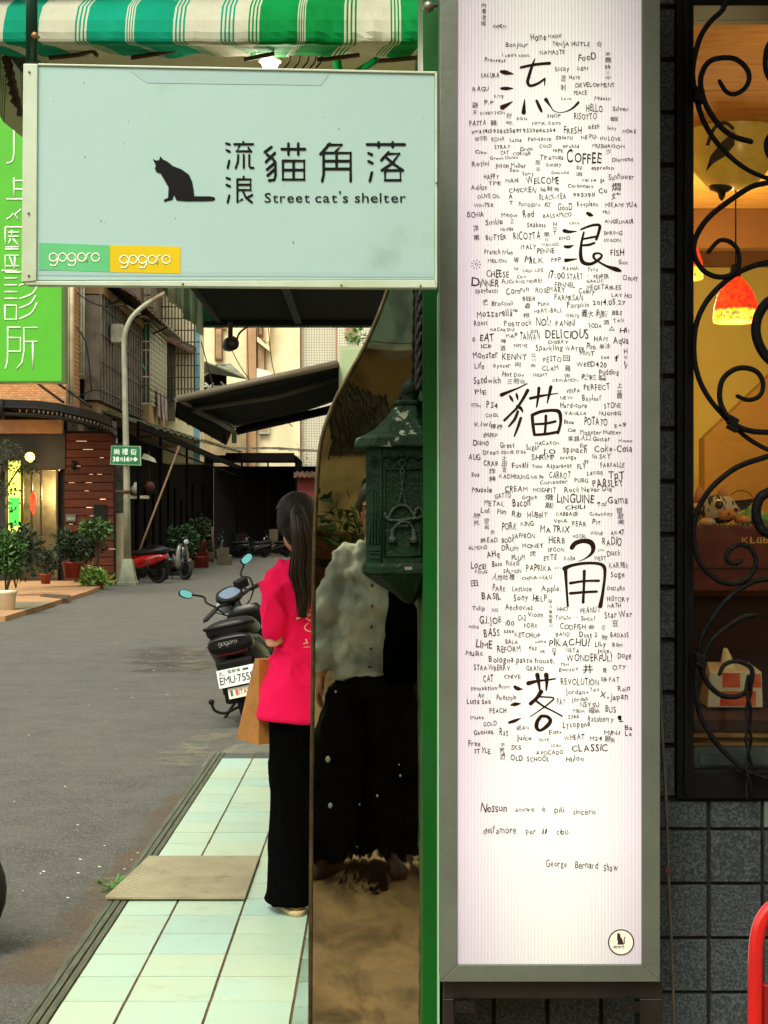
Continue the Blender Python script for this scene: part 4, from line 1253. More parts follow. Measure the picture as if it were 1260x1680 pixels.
# steel bracket under the light box
b = MB(); bz0, bz1 = ZA(1636, 2.88), zb-.001
b.box((XA(727, 2.88), LY+.02, bz0), (XA(1086, 2.88), LY+.08, bz1)); b.box((XA(727, 2.88), LY+.021, -.1), (XA(745, 2.88), LY+.079, bz0)); b.box((XA(1048, 2.88), LY+.021, -.1), (XA(1086, 2.88), LY+.079, bz0))
br = b.build('sign_stand', mat('black_steel', (16, 14, 14), .45, c2=(30, 24, 20), ns=12), None, loc=(XA(902, 2.88), LY+.05, -.1), bev=.002); tag(br, 'black steel stand carrying the tall light box', 'stand')
for px in (762, 1033):
    b = MB(); c = P(px, 1652, LY+.01); b.lathe((0, 0, 0), [(.004, -.008), (.011, -.007), (.011, .0), (.005, .004)], n=14)
    bmesh.ops.transform(b.bm, matrix=Matrix.Translation(c) @ Matrix.Rotation(R(90), 4, 'X'), verts=b.bm.verts)
    b.ball(c+Vector((0, -.008, 0)), .003, n=8, m=6); b.box((c.x-.018, LY+.0, c.z-.008), (c.x+.018, LY+.004, c.z+.012)); b.build('wing_bolt', mat('bolt_dark', (34, 32, 30), .4, metal=.6), br)
# cable beside the light box
b = MB(); b.tube(smoothline([P(x, y, 3.02) for x, y in ((1078, 395), (1085, 470), (1088, 560), (1084, 660), (1080, 760), (1079, 900), (1081, 1050), (1086, 1200), (1093, 1320), (1097, 1450), (1102, 1560), (1106, 1700), (1108, 1900))], 6), [.0012]*24+[.0032]*49, n=8)
tag(b.build('conduit', mat('conduit_grey', (96, 84, 72), .6, c2=(70, 60, 50), ns=20), loc=P(1106, 1700, 3.02)), 'thin grey cable conduit running down the tiles beside the light box', 'pipe')
b = MB(); c = P(1096, 1427, 3.016); b.box(c-Vector((.006, .004, .005)), c+Vector((.006, .004, .005))); b.build('cable_clip', mat('rust_clip', (90, 44, 24), .7), bpy.data.objects['conduit'])

# ================================================================== MINT SIGN
MYS = 2.70; m_ = MYS/F
ms = empty('hanging_sign', P(378, 468, MYS), label='pale mint hanging sign box with black cat silhouette and shop name', cat='sign')
MINT = mat('mint_sheet', (155, 183, 182), .38, c2=(150, 181, 173), ns=3, c3=(128, 152, 144), ns3=6, lo3=.6, hi3=.85, bump=.015, bs=8)
def sx(px, py, d=0): return P(px, py, MYS-d)
b = MB(); A_ = [(61, 107), (713, 121), (713, 459), (60, 460)]
b.prism3([sx(*p) for p in A_], (0, .02, 0)); b.build('face_sheet', MINT, ms, bev=.001)
WF = mat('sign_edge', (186, 198, 180), .4, c2=(166, 178, 150), ns=7, c3=(110, 104, 80), ns3=18, lo3=.66, hi3=.8)
b = MB(); b.prism3([sx(38, 104, .006), sx(61.5, 104.5, .006), sx(59.5, 461, .006), sx(35, 463, .006)], (0, .03, 0)); b.build('end_cap', WF, ms, bev=.0015)
b = MB(); b.prism3([sx(35, 463.2, .004), sx(60, 461, .004), sx(713, 459.5, .004), sx(717, 472, .004), sx(600, 472, .004), sx(44, 467.5, .004)], (0, .022, 0))
b.prism3([sx(713.3, 121, .003), sx(717.5, 117, .003), sx(717.5, 472, .003), sx(713.3, 459.3, .003)], (0, .02, 0)); b.prism3([sx(61.8, 103.8, .003), sx(718, 117, .003), sx(713, 121, .003), sx(61.8, 107, .003)], (0, .02, 0)); b.build('trim', WF, ms, bev=.001)
b = MB()   # clear tape strips
b.prism3([sx(214, 116, .0006), sx(540, 122, .0006), sx(527, 140, .0006), sx(240, 136, .0006)], (0, .0004, 0)); b.prism3([sx(62, 444, .0006), sx(712, 447, .0006), sx(712, 455, .0006), sx(62, 452, .0006)], (0, .0004, 0)); b.build('tape', mat('clear_tape', (150, 178, 176), .28), ms)
KB = mat('sign_black', (12, 11, 11), .7, spec=.15)
c3 = lambda x, y: sx(240+x/2.864, 220+y/2.864, .0012)
b = MB(); cat = [(30,116),(45,124),(60,122),(66,104),(80,120),(98,128),(125,150),(165,165),(200,190),(216,225),(222,262),(226,292),(300,292),(320,297),(324,304),(318,311),(300,314),(185,315),(142,311),(130,285),(122,308),(100,313),(84,318),(83,308),(102,299),(105,250),(85,215),(68,185),(48,178),(40,162),(45,148),(40,136)]
b.prism3([c3(x, y) for x, y in cat], (0, .001, 0)); b.build('cat_silhouette', KB, ms)
ST = [
 (5.2, [[(375,43),(392,48)], [(377,75),(392,82)], [(390,124),(382,158)], [(413,47),(502,47)], [(455,36),(459,47)], [(440,50),(424,80),(493,80)], [(480,64),(491,82)], [(432,98),(430,130),(420,158)], [(458,98),(458,158)], [(484,98),(484,150),(490,158),(503,158)],
  [(377,205),(393,211)], [(377,238),(393,245)], [(390,288),(382,320)], [(457,200),(459,210)], [(428,212),(428,318),(450,306)], [(428,212),(490,212),(490,262),(428,262)], [(428,237),(490,237)], [(452,262),(468,298),(496,320)], [(498,285),(474,298)]]),
 (6.3, [[(588,60),(556,84)], [(566,94),(584,110)], [(604,88),(580,112),(562,130)], [(584,104),(606,130),(607,195),(600,214),(577,217)], [(600,137),(567,166)], [(604,163),(570,194)], [(636,70),(746,70)], [(668,44),(668,95)], [(714,44),(714,95)], [(642,125),(742,125),(742,213),(642,213),(642,125)], [(692,125),(692,213)], [(642,168),(742,168)],
  [(862,44),(818,94)], [(852,50),(917,50),(890,82)], [(833,88),(833,190),(826,220)], [(833,88),(960,88),(960,220)], [(835,126),(958,126)], [(835,163),(958,163)], [(894,88),(894,163)],
  [(1037,48),(1214,48)], [(1092,38),(1092,60)], [(1158,38),(1158,60)], [(1044,89),(1060,96)], [(1044,127),(1062,136)], [(1060,180),(1050,220)], [(1138,85),(1104,122)], [(1132,92),(1188,92),(1156,136),(1106,170)], [(1130,112),(1165,142),(1206,170)], [(1122,170),(1194,170),(1194,216),(1122,216),(1122,170)]])]
b = MB(); i = 0
for r_, l in ST:
    for s_ in l:
        i += 1; b.tube([c3(x, y)+Vector((0, -.00005*(i % 5), 0)) for x, y in s_] if len(s_) == 2 else [c3(x, y)+Vector((0, -.00005*(i % 5), 0)) for x, y in s_], r_/2.864*m_, n=8, squash=(0, 1, 0), cap='round')
        for x, y in s_[1:-1]: b.ball(c3(x, y), (r_/2.864*m_, .0004, r_/2.864*m_), n=8, m=6)
word(b, "Street", sx(434, 332, .001) @ Vector((0,0,0)) if False else Matrix.Translation(sx(434, 332, .0012)) @ face_cam(0, 0, 0).to_3x3().to_4x4(), 74*m_, 16.5*m_, off=.004, gap=.11)
R3 = Matrix(((1,0,0,0),(0,0,-1,0),(0,1,0,0),(0,0,0,1)))
word(b, "cat’s", Matrix.Translation(sx(517, 332, .0012)) @ R3, 54*m_, 16.5*m_, off=.004, gap=.10)
word(b, "shelter", Matrix.Translation(sx(582, 332, .0012)) @ R3, 84*m_, 16.5*m_, off=.004, gap=.11)
b.build('sign_lettering', KB, ms)
c1 = lambda x, y: sx(x/1.658, y/1.658, .0016)
def gogoro(b, x0, y0, s, fn, r_, w_=142):
    u = w_/142*s
    def circ(cx_, cy_, rr=12, a0=0, a1=360): return [fn(x0+(cx_+rr*math.cos(R(a)))*u, y0+(cy_+rr*math.sin(R(a)))*s) for a in range(a0, a1+1, 24)]
    for cx_, t in ((13, 'g'), (38, 'o'), (63, 'g'), (90, 'o'), (108, 'r'), (128, 'o')):
        if t == 'r': b.tube([fn(x0+104*u, y0+13*s), fn(x0+104*u, y0-4*s), fn(x0+107*u, y0-10*s), fn(x0+113*u, y0-12*s)], r_, n=6, squash=(0, 1, 0)); continue
        b.tube(circ(cx_, 0, 11), r_, n=6, squash=(0, 1, 0))
        if t == 'g': b.tube([fn(x0+(cx_+11)*u, y0-2*s), fn(x0+(cx_+11)*u, y0+15*s), fn(x0+(cx_+6)*u, y0+22*s), fn(x0+(cx_-3)*u, y0+23*s), fn(x0+(cx_-9)*u, y0+19*s)], r_, n=6, squash=(0, 1, 0))
for nm, poly, col, gx, gy in (('green_sticker', ((107, 660), (298, 667), (298, 740), (106, 734)), (92, 182, 120), 132, 700), ('yellow_sticker', ((298.6, 667), (491, 671), (491, 744), (298.6, 740)), (206, 178, 10), 324, 706)):
    b = MB(); b.prism3([sx(x/1.658, y/1.658, .001) for x, y in poly], (0, .0008, 0)); st_ = b.build('sticker', mat(nm, col, .3, c2=tuple(v*.94 for v in col), ns=6), ms)
    b = MB(); gogoro(b, gx, gy, 1, c1, 2.0/1.658*m_); b.build('sticker_lettering', mat('sticker_white', (214, 224, 190), .5), st_)
# dark green hanging post
b = MB(); b.tube([P(52, 104, 2.74), P(52, -120, 2.74)], 10*m_, n=16); b.tube([P(46, 106, 2.76), P(46, -120, 2.76)], 4*m_, n=8)
hp = b.build('hanging_post', mat('post_green', (14, 62, 44), .35, metal=.3, c2=(10, 48, 34), ns=8), None, loc=P(52, 104, 2.74)); tag(hp, 'dark green steel post from which the mint sign hangs', 'post')
b = MB(); b.ball(P(57, 58, 2.71), .006, n=8, m=6); b.tube([P(55, 54, 2.712), P(64, 62, 2.71)], .003, n=6); b.build('hook', mat('hook_rust', (150, 110, 60), .5, metal=.6), hp)

# ================================================================== AWNING
AX0 = -1.09; AY0, AY1 = 3.9, 9.75
TEAL = mat('awning_teal', (8, 124, 98), .85, c2=(6, 112, 84), ns=5, bump=.06, bs=500, spec=.08); GRN = mat('awning_green', (0, 116, 54), .85, c2=(0, 100, 44), ns=5, bump=.06, bs=500, spec=.08); WHT = mat('awning_white', (168, 168, 150), .85, c2=(150, 150, 132), ns=5, bump=.06, bs=500, spec=.08)
aw = empty('striped_awning', (-.5, AY0, 2.7), label='green and white striped awning over the mint tiled pavement', cat='awning')
def stripes():
    seg = [(-80, -20, 0), (-20, 4, 2), (4, 63, 0), (63, 122, 2)]
    def lines(a, b_, base, k, wfirst=False):
        s = []; n_ = 2*k+1; w_ = (b_-a)/n_
        for i in range(n_): s.append((a+i*w_, a+(i+1)*w_, base if i % 2 == 0 else 2))
        return s
    seg += lines(122, 145, 0, 3); seg += [(145, 203, 0)]; seg += lines(203, 221.5, 0, 4)[1:] ; seg += [(221, 280, 0)]; seg += lines(280, 303, 0, 3); seg += [(303, 361, 2)]
    seg += lines(361, 384, 0, 3); seg += [(384, 407, 2)]; seg += lines(407, 428, 1, 3); seg += [(428, 486, 1)]; seg += lines(486, 503, 1, 4); seg += [(503, 561, 1)]; seg += lines(561, 585, 1, 3); seg += [(585, 641, 2)]; seg += lines(641, 661, 1, 3); seg += [(661, 700, 1)]
    seg.sort(); out = []
    for s in seg: out.append(s)
    return out
b = MB(); sg = stripes(); prof = [(-330, -1.0), (-200, -.62), (-90, -.30), (0, -.05), (30, -.012), (52, 0.0), (63, .001), (67, .003), (69, .02), (76, .07), (84, .12), (92, .16)]
xs = []
for a, c_, m in sg:
    k = max(1, int((c_-a)/12))
    for i in range(k): xs.append((a+(c_-a)*i/k, m))
xs.append((sg[-1][1], 0))
def awp(px, py, dy, i):
    Y = AY0+dy*.9; sway = (px-300)/400
    p = P(px, py, AY0); fold = .012*noise.noise(Vector((px*.02, py*.01, 3)))+.02*noise.noise(Vector((px*.05+py*.03, 1, 0)))*(1 if px > 480 else .35)
    drop = .006*math.sin(px*.05)*(i > 8); skew = (px-615)*0
    return Vector((p.x+(dy*.16*(1 if i > 7 else 0)*(-1 if px > 420 else 1)), AY0+(-dy if dy < 0 else dy)*(-1 if dy < 0 else 1)+0*Y+fold, p.z+drop))
grid = []
for i, (py, dy) in enumerate(prof):
    row = []
    for px, m in xs:
        p = P(px, py, AY0); fold = .010*noise.noise(Vector((px*.02, py*.01, 3)))+(.022 if px > 470 else .006)*noise.noise(Vector((px*.045+py*.02, 1, 0)))
        z = p.z; y = AY0+abs(dy) if dy > 0 else AY0-dy
        if i > 8: z = ZA(py, y)-.004*noise.noise(Vector((px*.02, 0, 5)))*(i-8)
        row.append(b.v((p.x+(.05*(y-AY0)*8 if (i > 7 and px < 420) else (-.03*(y-AY0)*8 if i > 7 else 0)), y+fold, z)))
    grid.append(row)
for i in range(len(grid)-1):
    for j in range(len(xs)-1):
        b.mi = xs[j][1]; b.f([grid[i][j], grid[i][j+1], grid[i+1][j+1], grid[i+1][j]], False)
b.build('front_valance', [TEAL, GRN, WHT], aw)
# side valance, seen from below along its whole length, with stripes
b = MB(); y = AY0; k = 0; zl, zh = 2.70, 2.93
pat = [(.15, 1), (.012, 2), (.012, 1), (.012, 2), (.012, 1), (.012, 2), (.012, 1), (.15, 2), (.012, 1), (.012, 2), (.012, 1), (.012, 2), (.03, 1)]
rv = random.Random(4)
while y < AY1:
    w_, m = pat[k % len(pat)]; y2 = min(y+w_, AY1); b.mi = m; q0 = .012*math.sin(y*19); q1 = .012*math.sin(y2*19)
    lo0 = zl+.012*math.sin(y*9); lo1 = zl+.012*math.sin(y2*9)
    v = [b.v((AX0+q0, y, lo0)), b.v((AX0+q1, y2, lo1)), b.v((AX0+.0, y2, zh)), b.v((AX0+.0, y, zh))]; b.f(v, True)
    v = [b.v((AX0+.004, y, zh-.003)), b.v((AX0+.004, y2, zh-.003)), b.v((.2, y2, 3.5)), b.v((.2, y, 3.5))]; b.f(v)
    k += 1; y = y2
b.mi = 1
x = AX0; k = 0
while x < .2:
    w_, m = pat[k % len(pat)]; x2 = min(x+w_, .2); b.mi = m; b.quad((x, AY1, 2.752), (x2, AY1, 2.752), (x2, AY1, zh), (x, AY1, zh)); k += 1; x = x2
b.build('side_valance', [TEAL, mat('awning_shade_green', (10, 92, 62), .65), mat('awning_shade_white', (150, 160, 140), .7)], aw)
# underside tarpaulin and steel ribs
b = MB(); b.box((AX0+.13, AY0+.9, 2.785), (.12, AY1-.012, 2.795)); b.build('underside_tarpaulin', mat('dark_tarp', (8, 12, 10), .9, spec=.1, c2=(6, 9, 8), ns=3), aw)  # tarpaulin colour near black to hold the shade of the underside
b = MB(); b.box((AX0+.1, AY0+.14, 2.87), (.12, AY0+.88, 2.885)); b.build('soffit_board', mat('soffit_cream', (170, 166, 136), .7, c2=(150, 146, 118), ns=3), aw)
DG = mat('rib_green', (8, 22, 15), .7, spec=.2)
for yy in (5.1, 6.6, 8.1, 9.68):
    b = MB(); b.box((AX0+.02, yy-.02, 2.755), (.12, yy+.02, 2.783)); b.build('rib', DG, aw)
b = MB(); b.box((AX0+.10, AY0+.1, 2.77), (AX0+.128, AY1-.02, 2.80)); b.box((-.5, AY0+.9, 2.762), (-.46, AY1-.1, 2.7835)); b.build('rail', DG, aw)
b = MB(); b.tube([P(552, 96, 4.2), P(556, 122, 4.25)], .012, n=6); b.tube([P(618, 98, 4.2), P(582, 120, 4.3)], .009, n=6); b.build('strut', GRN, aw)
b = MB()
RUST = mat('rope_brown', (70, 44, 24), .8, c2=(40, 26, 16), ns=40)
for l in ([(80, 95), (130, 90), (150, 84), (160, 92)], [(215, 95), (260, 88), (290, 82)], [(400, 98), (430, 92), (450, 88)], [(520, 98), (545, 96), (590, 90)], [(620, 100), (650, 98), (690, 94)]): b.tube(smoothline([P(x, y, AY0+.12) for x, y in l], 3), .006, n=6)
for x in (476, 492, 506, 518, 528): b.tube(smoothline([P(x, 92, AY0+.15), P(x-2, 102, AY0+.14), P(x-10, 112, AY0+.13)], 3), .0025, n=5)
for k in range(7): b.tube(smoothline([P(2+k*3, 80+k*14, 4.3), P(14+k*3, 92+k*14, 4.3), P(8+k*4, 106+k*14, 4.3)], 3), .009, n=6)
b.build('lashing', RUST, aw, kind='stuff')
# lamp tucked under the awning
al = empty('awning_lamp', P(443, 100, 4.15), label='small bright lamp glowing between the awning and the mint sign', cat='lamp')
b = MB(); b.ball(P(443, 104, 4.15), .022, n=14, m=10); b.build('bulb', mat('lamp_glow', (255, 244, 200), emit=(255, 240, 190), es=9), al)
b = MB(); b.lathe(P(443, 99, 4.15), [(.03, -.004), (.024, .018), (.014, .035), (.010, .05)], n=14, cap=False); b.build('lamp_holder', mat('lamp_white', (190, 184, 160), .5), al)
plight('awning_lamp_light', P(443, 117, 4.12), 2.2, (1, .93, .72), .03)
# awning bracket knob at the post
b = MB(); b.ball(P(703, 11, 2.9), .011, n=10, m=8); b.tube([P(706, 9, 2.9), P(716, 9, 2.93)], .004, n=6); tag(b.build('awning_hook', mat('steel_knob', (130, 124, 110), .35, metal=.7), loc=P(703, 11, 2.9)), 'small steel hook ball at the top of the green post', 'hook')
# CCTV camera
cc = empty('security_camera', P(377, 536, 7.6), label='black bullet security camera hanging below the far edge of the awning', cat='camera')
CM = mat('cam_black', (22, 20, 18), .4)
b = MB(); c = P(377, 565, 7.6); M_ = Matrix.Translation(c) @ Matrix.Rotation(R(18), 4, 'Z') @ Matrix.Rotation(R(90), 4, 'X')
b.loft([(0, 0, -.07, .026, .026), (0, 0, -.02, .034, .034), (0, 0, .05, .036, .036), (0, 0, .052, .030, .030), (0, 0, .04, .024, .024)], n=20, M=M_); b.build('camera_body', CM, cc)
b = MB(); b.ball((0, 0, .044), (.015, .015, .008), M=M_, n=12); b.build('lens', mat('lens', (60, 66, 70), .1), cc)
b = MB(); b.tube([P(378, 528, 7.62), P(378, 556, 7.62)], .012, n=8); b.tube(smoothline([P(388, 560, 7.6), P(392, 548, 7.6), P(400, 540, 7.6), P(410, 534, 7.6)], 4), .005, n=6); b.build('camera_mount', RUST, cc)
# red tube chair at the right edge
rc = empty('red_trolley', P(1250, 2000, 2.35), label='bright red tubular steel trolley frame at the lower right edge', cat='trolley')
RED = mat('red_enamel', (196, 16, 10), .3, coat=.6, c2=(180, 12, 8), ns=10)
b = MB(); b.tube(smoothline([P(1237, 2200, 2.35), P(1238, 1800, 2.35), P(1239, 1620, 2.35), P(1242, 1540, 2.35), P(1256, 1500, 2.35), P(1282, 1483, 2.35), P(1340, 1478, 2.35), P(1420, 1480, 2.35), P(1450, 1500, 2.35), P(1462, 1560, 2.35), P(1464, 1800, 2.35), P(1464, 2200, 2.35)], 6), 12.5*2.35/F, n=14); b.build('tube_frame', RED, rc)
b = MB(); b.box(P(1252, 2100, 2.35)+Vector((0, .0, 0)), P(1452, 1615, 2.35)+Vector((0, .012, 0))); b.build('panel_sheet', mat('red_sheet', (130, 10, 8), .4), rc, bev=.003)
# screws and small dirt marks on the mint sign
b = MB()
for px, py in ((48, 118), (47, 350), (47, 452), (300, 466), (560, 468), (690, 469), (716, 300)): b.ball(sx(px, py, .008 if px < 60 else .006), (.0022, .001, .0022), n=8, m=4)
b.build('screw', mat('screw_steel', (96, 90, 74), .4, metal=.6), ms, kind='stuff')
rs2 = random.Random(31); b = MB()
for i in range(26):
    px, py = rs2.uniform(80, 700), rs2.uniform(130, 450); r_ = rs2.uniform(.3, 1.1)*m_; b.ball(sx(px, py, .0002), (r_, .0004, r_*rs2.uniform(.6, 3)), n=7, m=4)
b.build('dirt_mark', mat('dirt_grey', (112, 128, 118), .8), ms, kind='stuff')
# ================================================================== LEFT STREET SIDE
CONC = mat('old_concrete', (122, 112, 94), .9, c2=(86, 78, 66), ns=.9, c3=(58, 50, 40), ns3=2.2, lo3=.52, hi3=.75, bump=.2, bs=8)
CREAM = mat('cream_render', (228, 214, 176), .9, c2=(206, 190, 150), ns=.7, c3=(170, 146, 104), ns3=.9, lo3=.62, hi3=.9, bump=.1, bs=10)
RUSTM = mat('rust_sheet', (92, 62, 42), .8, c2=(54, 38, 28), ns=4, c3=(140, 120, 96), ns3=2, lo3=.6, hi3=.7)
GREYM = mat('grey_sheet', (112, 104, 92), .7, c2=(84, 76, 66), ns=1.5, c3=(60, 50, 42), ns3=3, lo3=.55, hi3=.75)
WHM = mat('white_metal', (188, 188, 172), .5, c2=(150, 146, 128), ns=3)
DKM = mat('dark_metal', (11, 10, 9), .65, spec=.2, c2=(18, 16, 14), ns=3)
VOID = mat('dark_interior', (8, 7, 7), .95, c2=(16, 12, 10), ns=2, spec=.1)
WINM = mat('dark_glass', (26, 30, 32), .12, c2=(40, 42, 40), ns=2)
BROWN = mat('brown_frame', (112, 66, 38), .6, c2=(90, 52, 30), ns=3)
def brick_mat():
    m = bpy.data.materials.new('orange_brick'); m.use_nodes = True; n = m.node_tree; N = n.nodes; L = n.links; bs_ = N['Principled BSDF']
    tc = N.new('ShaderNodeTexCoord'); mp = N.new('ShaderNodeMapping'); mp.inputs['Rotation'].default_value = (R(90), 0, 0); L.new(tc.outputs['Object'], mp.inputs[0])
    bt = N.new('ShaderNodeTexBrick'); bt.inputs['Scale'].default_value = 4; bt.inputs['Color1'].default_value = (*lin((206, 150, 96)), 1); bt.inputs['Color2'].default_value = (*lin((180, 120, 74)), 1); bt.inputs['Mortar'].default_value = (*lin((150, 112, 76)), 1); bt.inputs['Mortar Size'].default_value = .03
    L.new(mp.outputs[0], bt.inputs['Vector']); L.new(bt.outputs['Color'], bs_.inputs['Base Color']); bs_.inputs['Roughness'].default_value = .85
    bp = N.new('ShaderNodeBump'); bp.inputs['Strength'].default_value = .5; bp.inputs['Distance'].default_value = .02; L.new(bt.outputs['Fac'], bp.inputs['Height']); bp.invert = True; L.new(bp.outputs[0], bs_.inputs['Normal'])
    return m
BRK = brick_mat()
# --- clinic building (nearest on the left)
YB = 42.0; g_ = YB/F
cb = empty('corner_house', (-10, YB, -.1), label='orange brick corner house with a brown slatted wood wall and a lit glass door', cat='building')
b = MB(); xL, xR = -16, XA(108, YB)
b.box((xL, YB, ZA(668, YB)), (xR, YB+2, 12)); b.build('brick_wall', BRK, cb)
b = MB(); b.box((xL, YB+.3, -.1), (XA(4, YB), YB+2, ZA(668, YB)-.01)); b.box((XA(96, YB), YB+.2, -.1), (XA(108, YB), YB+.8, ZA(668, YB))); b.build('dark_wall', mat('dark_cladding', (20, 15, 12), .7, c2=(14, 11, 9), ns=2), cb)
b = MB(); b.box((XA(0, YB)-2, YB-.1, ZA(770, YB)), (XA(108, YB), YB+.1, ZA(706, YB))); b.build('lintel', mat('lintel_dark', (28, 24, 20), .6, c2=(18, 15, 13), ns=2), cb)
b = MB(); b.box((XA(0, YB)-2, YB-.3, ZA(712, YB)), (XA(106, YB), YB-.1, ZA(690, YB))); b.build('beam', mat('tan_beam', (150, 110, 76), .8, c2=(120, 86, 60), ns=2), cb)
# wood wall of separate planks
b = MB(); b.box((XA(106, YB), YB-.0, -.1), (XA(188, YB), YB+.25, ZA(707, YB))); wb = b.build('wood_wall', mat('batten_dark', (26, 14, 8), .9), cb)
WD = mat('brown_plank', (88, 38, 18), .6, spec=.25, c2=(62, 26, 13), ns=3, stretch=(1, 1, 9), rnd=.16, bump=.15, bs=30)
pl_m = meshbox('plank', (XA(187, YB)-XA(107, YB), .05, 12.4*g_), WD, .004)
rp = random.Random(8)
for i in range(18):
    o = bpy.data.objects.new('plank', pl_m); COL.objects.link(o); o.parent = wb
    o.location = Vector(((XA(187, YB)+XA(107, YB))/2+rp.uniform(-.01, .01), YB-.03+rp.uniform(-.004, .004), ZA(717+i*13.6, YB)))-BASE[wb.name]
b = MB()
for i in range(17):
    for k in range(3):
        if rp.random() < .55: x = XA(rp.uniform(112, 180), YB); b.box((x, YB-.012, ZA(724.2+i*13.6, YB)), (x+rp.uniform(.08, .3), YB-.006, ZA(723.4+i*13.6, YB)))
b.build('glint_strip', mat('gap_glint', (240, 210, 160), .5, emit=(255, 220, 170), es=.5), wb, kind='stuff')  # glowing slivers stand in for light showing between the planks
b = MB(); b.box((XA(109, YB), YB-.12, ZA(856, YB)), (XA(126, YB), YB-.06, ZA(844, YB))); o = b.build('name_board', mat('name_board', (70, 74, 60), .6), cb, bev=.01)
b = MB(); word(b, 'NEW', face_cam(110.5, 853, YB-.122), 12*g_, 5*g_, off=.01); b.build('lettering', WHM, o)
b = MB(); b.box((XA(155, YB), YB-.12, ZA(868, YB)), (XA(175, YB), YB-.06, ZA(828, YB))); b.build('dark_board', DKM, cb)
b = MB(); b.lathe(P(121, 764, YB-.15), [(.05, -.1), (.08, .0), (.06, .1), (.02, .14)], n=10); b.build('wall_lamp', DKM, cb)
# lit doorway
b = MB(); b.box((XA(5, YB), YB+3, -.1), (XA(98, YB), YB+3.1, 3)); b.build('lobby_wall', mat('lobby_wall', (214, 170, 92), .8, c2=(190, 140, 70), ns=1), cb)
b = MB(); b.box((XA(5, YB), YB+.1, -.05), (XA(98, YB), YB+3, -.02)); b.box((XA(5, YB), YB+.1, ZA(768, YB)), (XA(98, YB), YB+3, ZA(760, YB))); b.build('lobby_floor', mat('lobby_floor', (150, 120, 80), .4), cb)
b = MB(); b.box((XA(90, YB), YB+.1, -.1), (XA(93, YB), YB+3, 3)); b.build('lobby_side', mat('lobby_side', (180, 150, 100), .7), cb)
DF = mat('door_frame', (58, 44, 28), .4, metal=.4)
b = MB()
for x in (36, 51, 66, 93): b.box((XA(x, YB), YB-.04, -.1), (XA(x+2.6, YB), YB+.05, ZA(766, YB)))
b.box((XA(36, YB), YB-.041, ZA(772, YB)), (XA(95.6, YB), YB+.051, ZA(766, YB))); b.box((XA(36, YB), YB-.041, -.1), (XA(95.6, YB), YB+.051, ZA(948, YB))); dr = b.build('glass_door', DF, cb)
b = MB(); b.box((XA(38, YB), YB, ZA(948, YB)), (XA(93, YB), YB+.01, ZA(772, YB))); b.build('pane', gm, dr)
b = MB(); c = P(54, 823, YB-.1); b.prism([(c.x, c.z+.33), (c.x+.09, c.z+.1), (c.x+.05, c.z-.3), (c.x, c.z-.36), (c.x-.07, c.z-.2), (c.x-.08, c.z+.12)], YB-.1, YB-.06); b.build('red_ornament', mat('red_paper', (214, 36, 26), .5, c2=(240, 90, 60), ns=9, emit=(200, 30, 20), es=.25), dr)
plight('lobby_light', (XA(72, YB), YB+1.6, 2.4), 80, (1, .78, .38), .2)
# lit green-yellow sign strip
b = MB(); b.box((XA(14, YB-.6), YB-.62, ZA(912, YB-.6)), (XA(32, YB-.6), YB-.5, ZA(756, YB-.6)))
b2 = b.build('lit_sign', mat('lit_yellow', (220, 240, 110), emit=(222, 235, 90), es=.9, c2=(200, 220, 90), ns=3), None, loc=P(23, 912, YB-.56)); tag(b2, 'vertical glowing yellow sign with a green field beside the glass door', 'sign')
b = MB(); b.box((XA(15, YB-.6), YB-.63, ZA(863, YB-.6)), (XA(32, YB-.6), YB-.622, ZA(816, YB-.6))); b.build('green_field', mat('lit_green', (60, 190, 70), emit=(50, 200, 60), es=.6), b2)
wl = empty('porch_lamp', P(49, 750, YB-1), label='round warm glowing lamp above the glass door', cat='lamp')
b = MB(); b.ball(P(49, 750, YB-1), .13, n=14, m=10); b.build('globe', mat('porch_globe', (255, 190, 90), emit=(255, 178, 70), es=7), wl)
b = MB(); b.tube([P(49, 750, YB-1), P(49, 742, YB-1), P(49, 742, YB)], .02, n=6); b.build('arm', DKM, wl)
plight('porch_light', P(49, 752, YB-1.4), 25, (1, .65, .28), .1)
# curved black canopy
cn = empty('door_canopy', P(95, 700, YB-1), label='curved black steel canopy over the wood wall and glass door', cat='canopy')
b = MB(); top = []; m_pts = [(-40, 655, -1.8), (5, 655, -1.7), (60, 657, -1.65), (95, 661, -1.6), (130, 669, -1.5), (160, 677, -1.2), (183, 686, -.6), (190, 692, .1)]
for i in range(len(m_pts)-1):
    (a, y0, d0), (c_, y1, d1) = m_pts[i], m_pts[i+1]
    A0 = P(a, y0, YB+d0); B0 = P(c_, y1, YB+d1); A1 = P(a, y0+12+i*1.2, YB+d0); B1 = P(c_, y1+13+i*1.2, YB+d1)
    b.hexa([A1, B1, B1+Vector((0, .12, 0)), A1+Vector((0, .12, 0)), A0, B0, B0+Vector((0, .12, 0)), A0+Vector((0, .12, 0))])
    b.hexa([Vector((A0.x, YB, A0.z-.06)), Vector((B0.x, YB+.01, B0.z-.06)), B0+Vector((0, .05, -.05)), A0+Vector((0, .05, -.05)), Vector((A0.x, YB, A0.z)), Vector((B0.x, YB+.01, B0.z)), B0+Vector((0, .05, 0)), A0+Vector((0, .05, 0))])
b.build('fascia', mat('canopy_black', (12, 11, 11), .5, spec=.3, c2=(20, 19, 18), ns=3), cn)
b = MB()
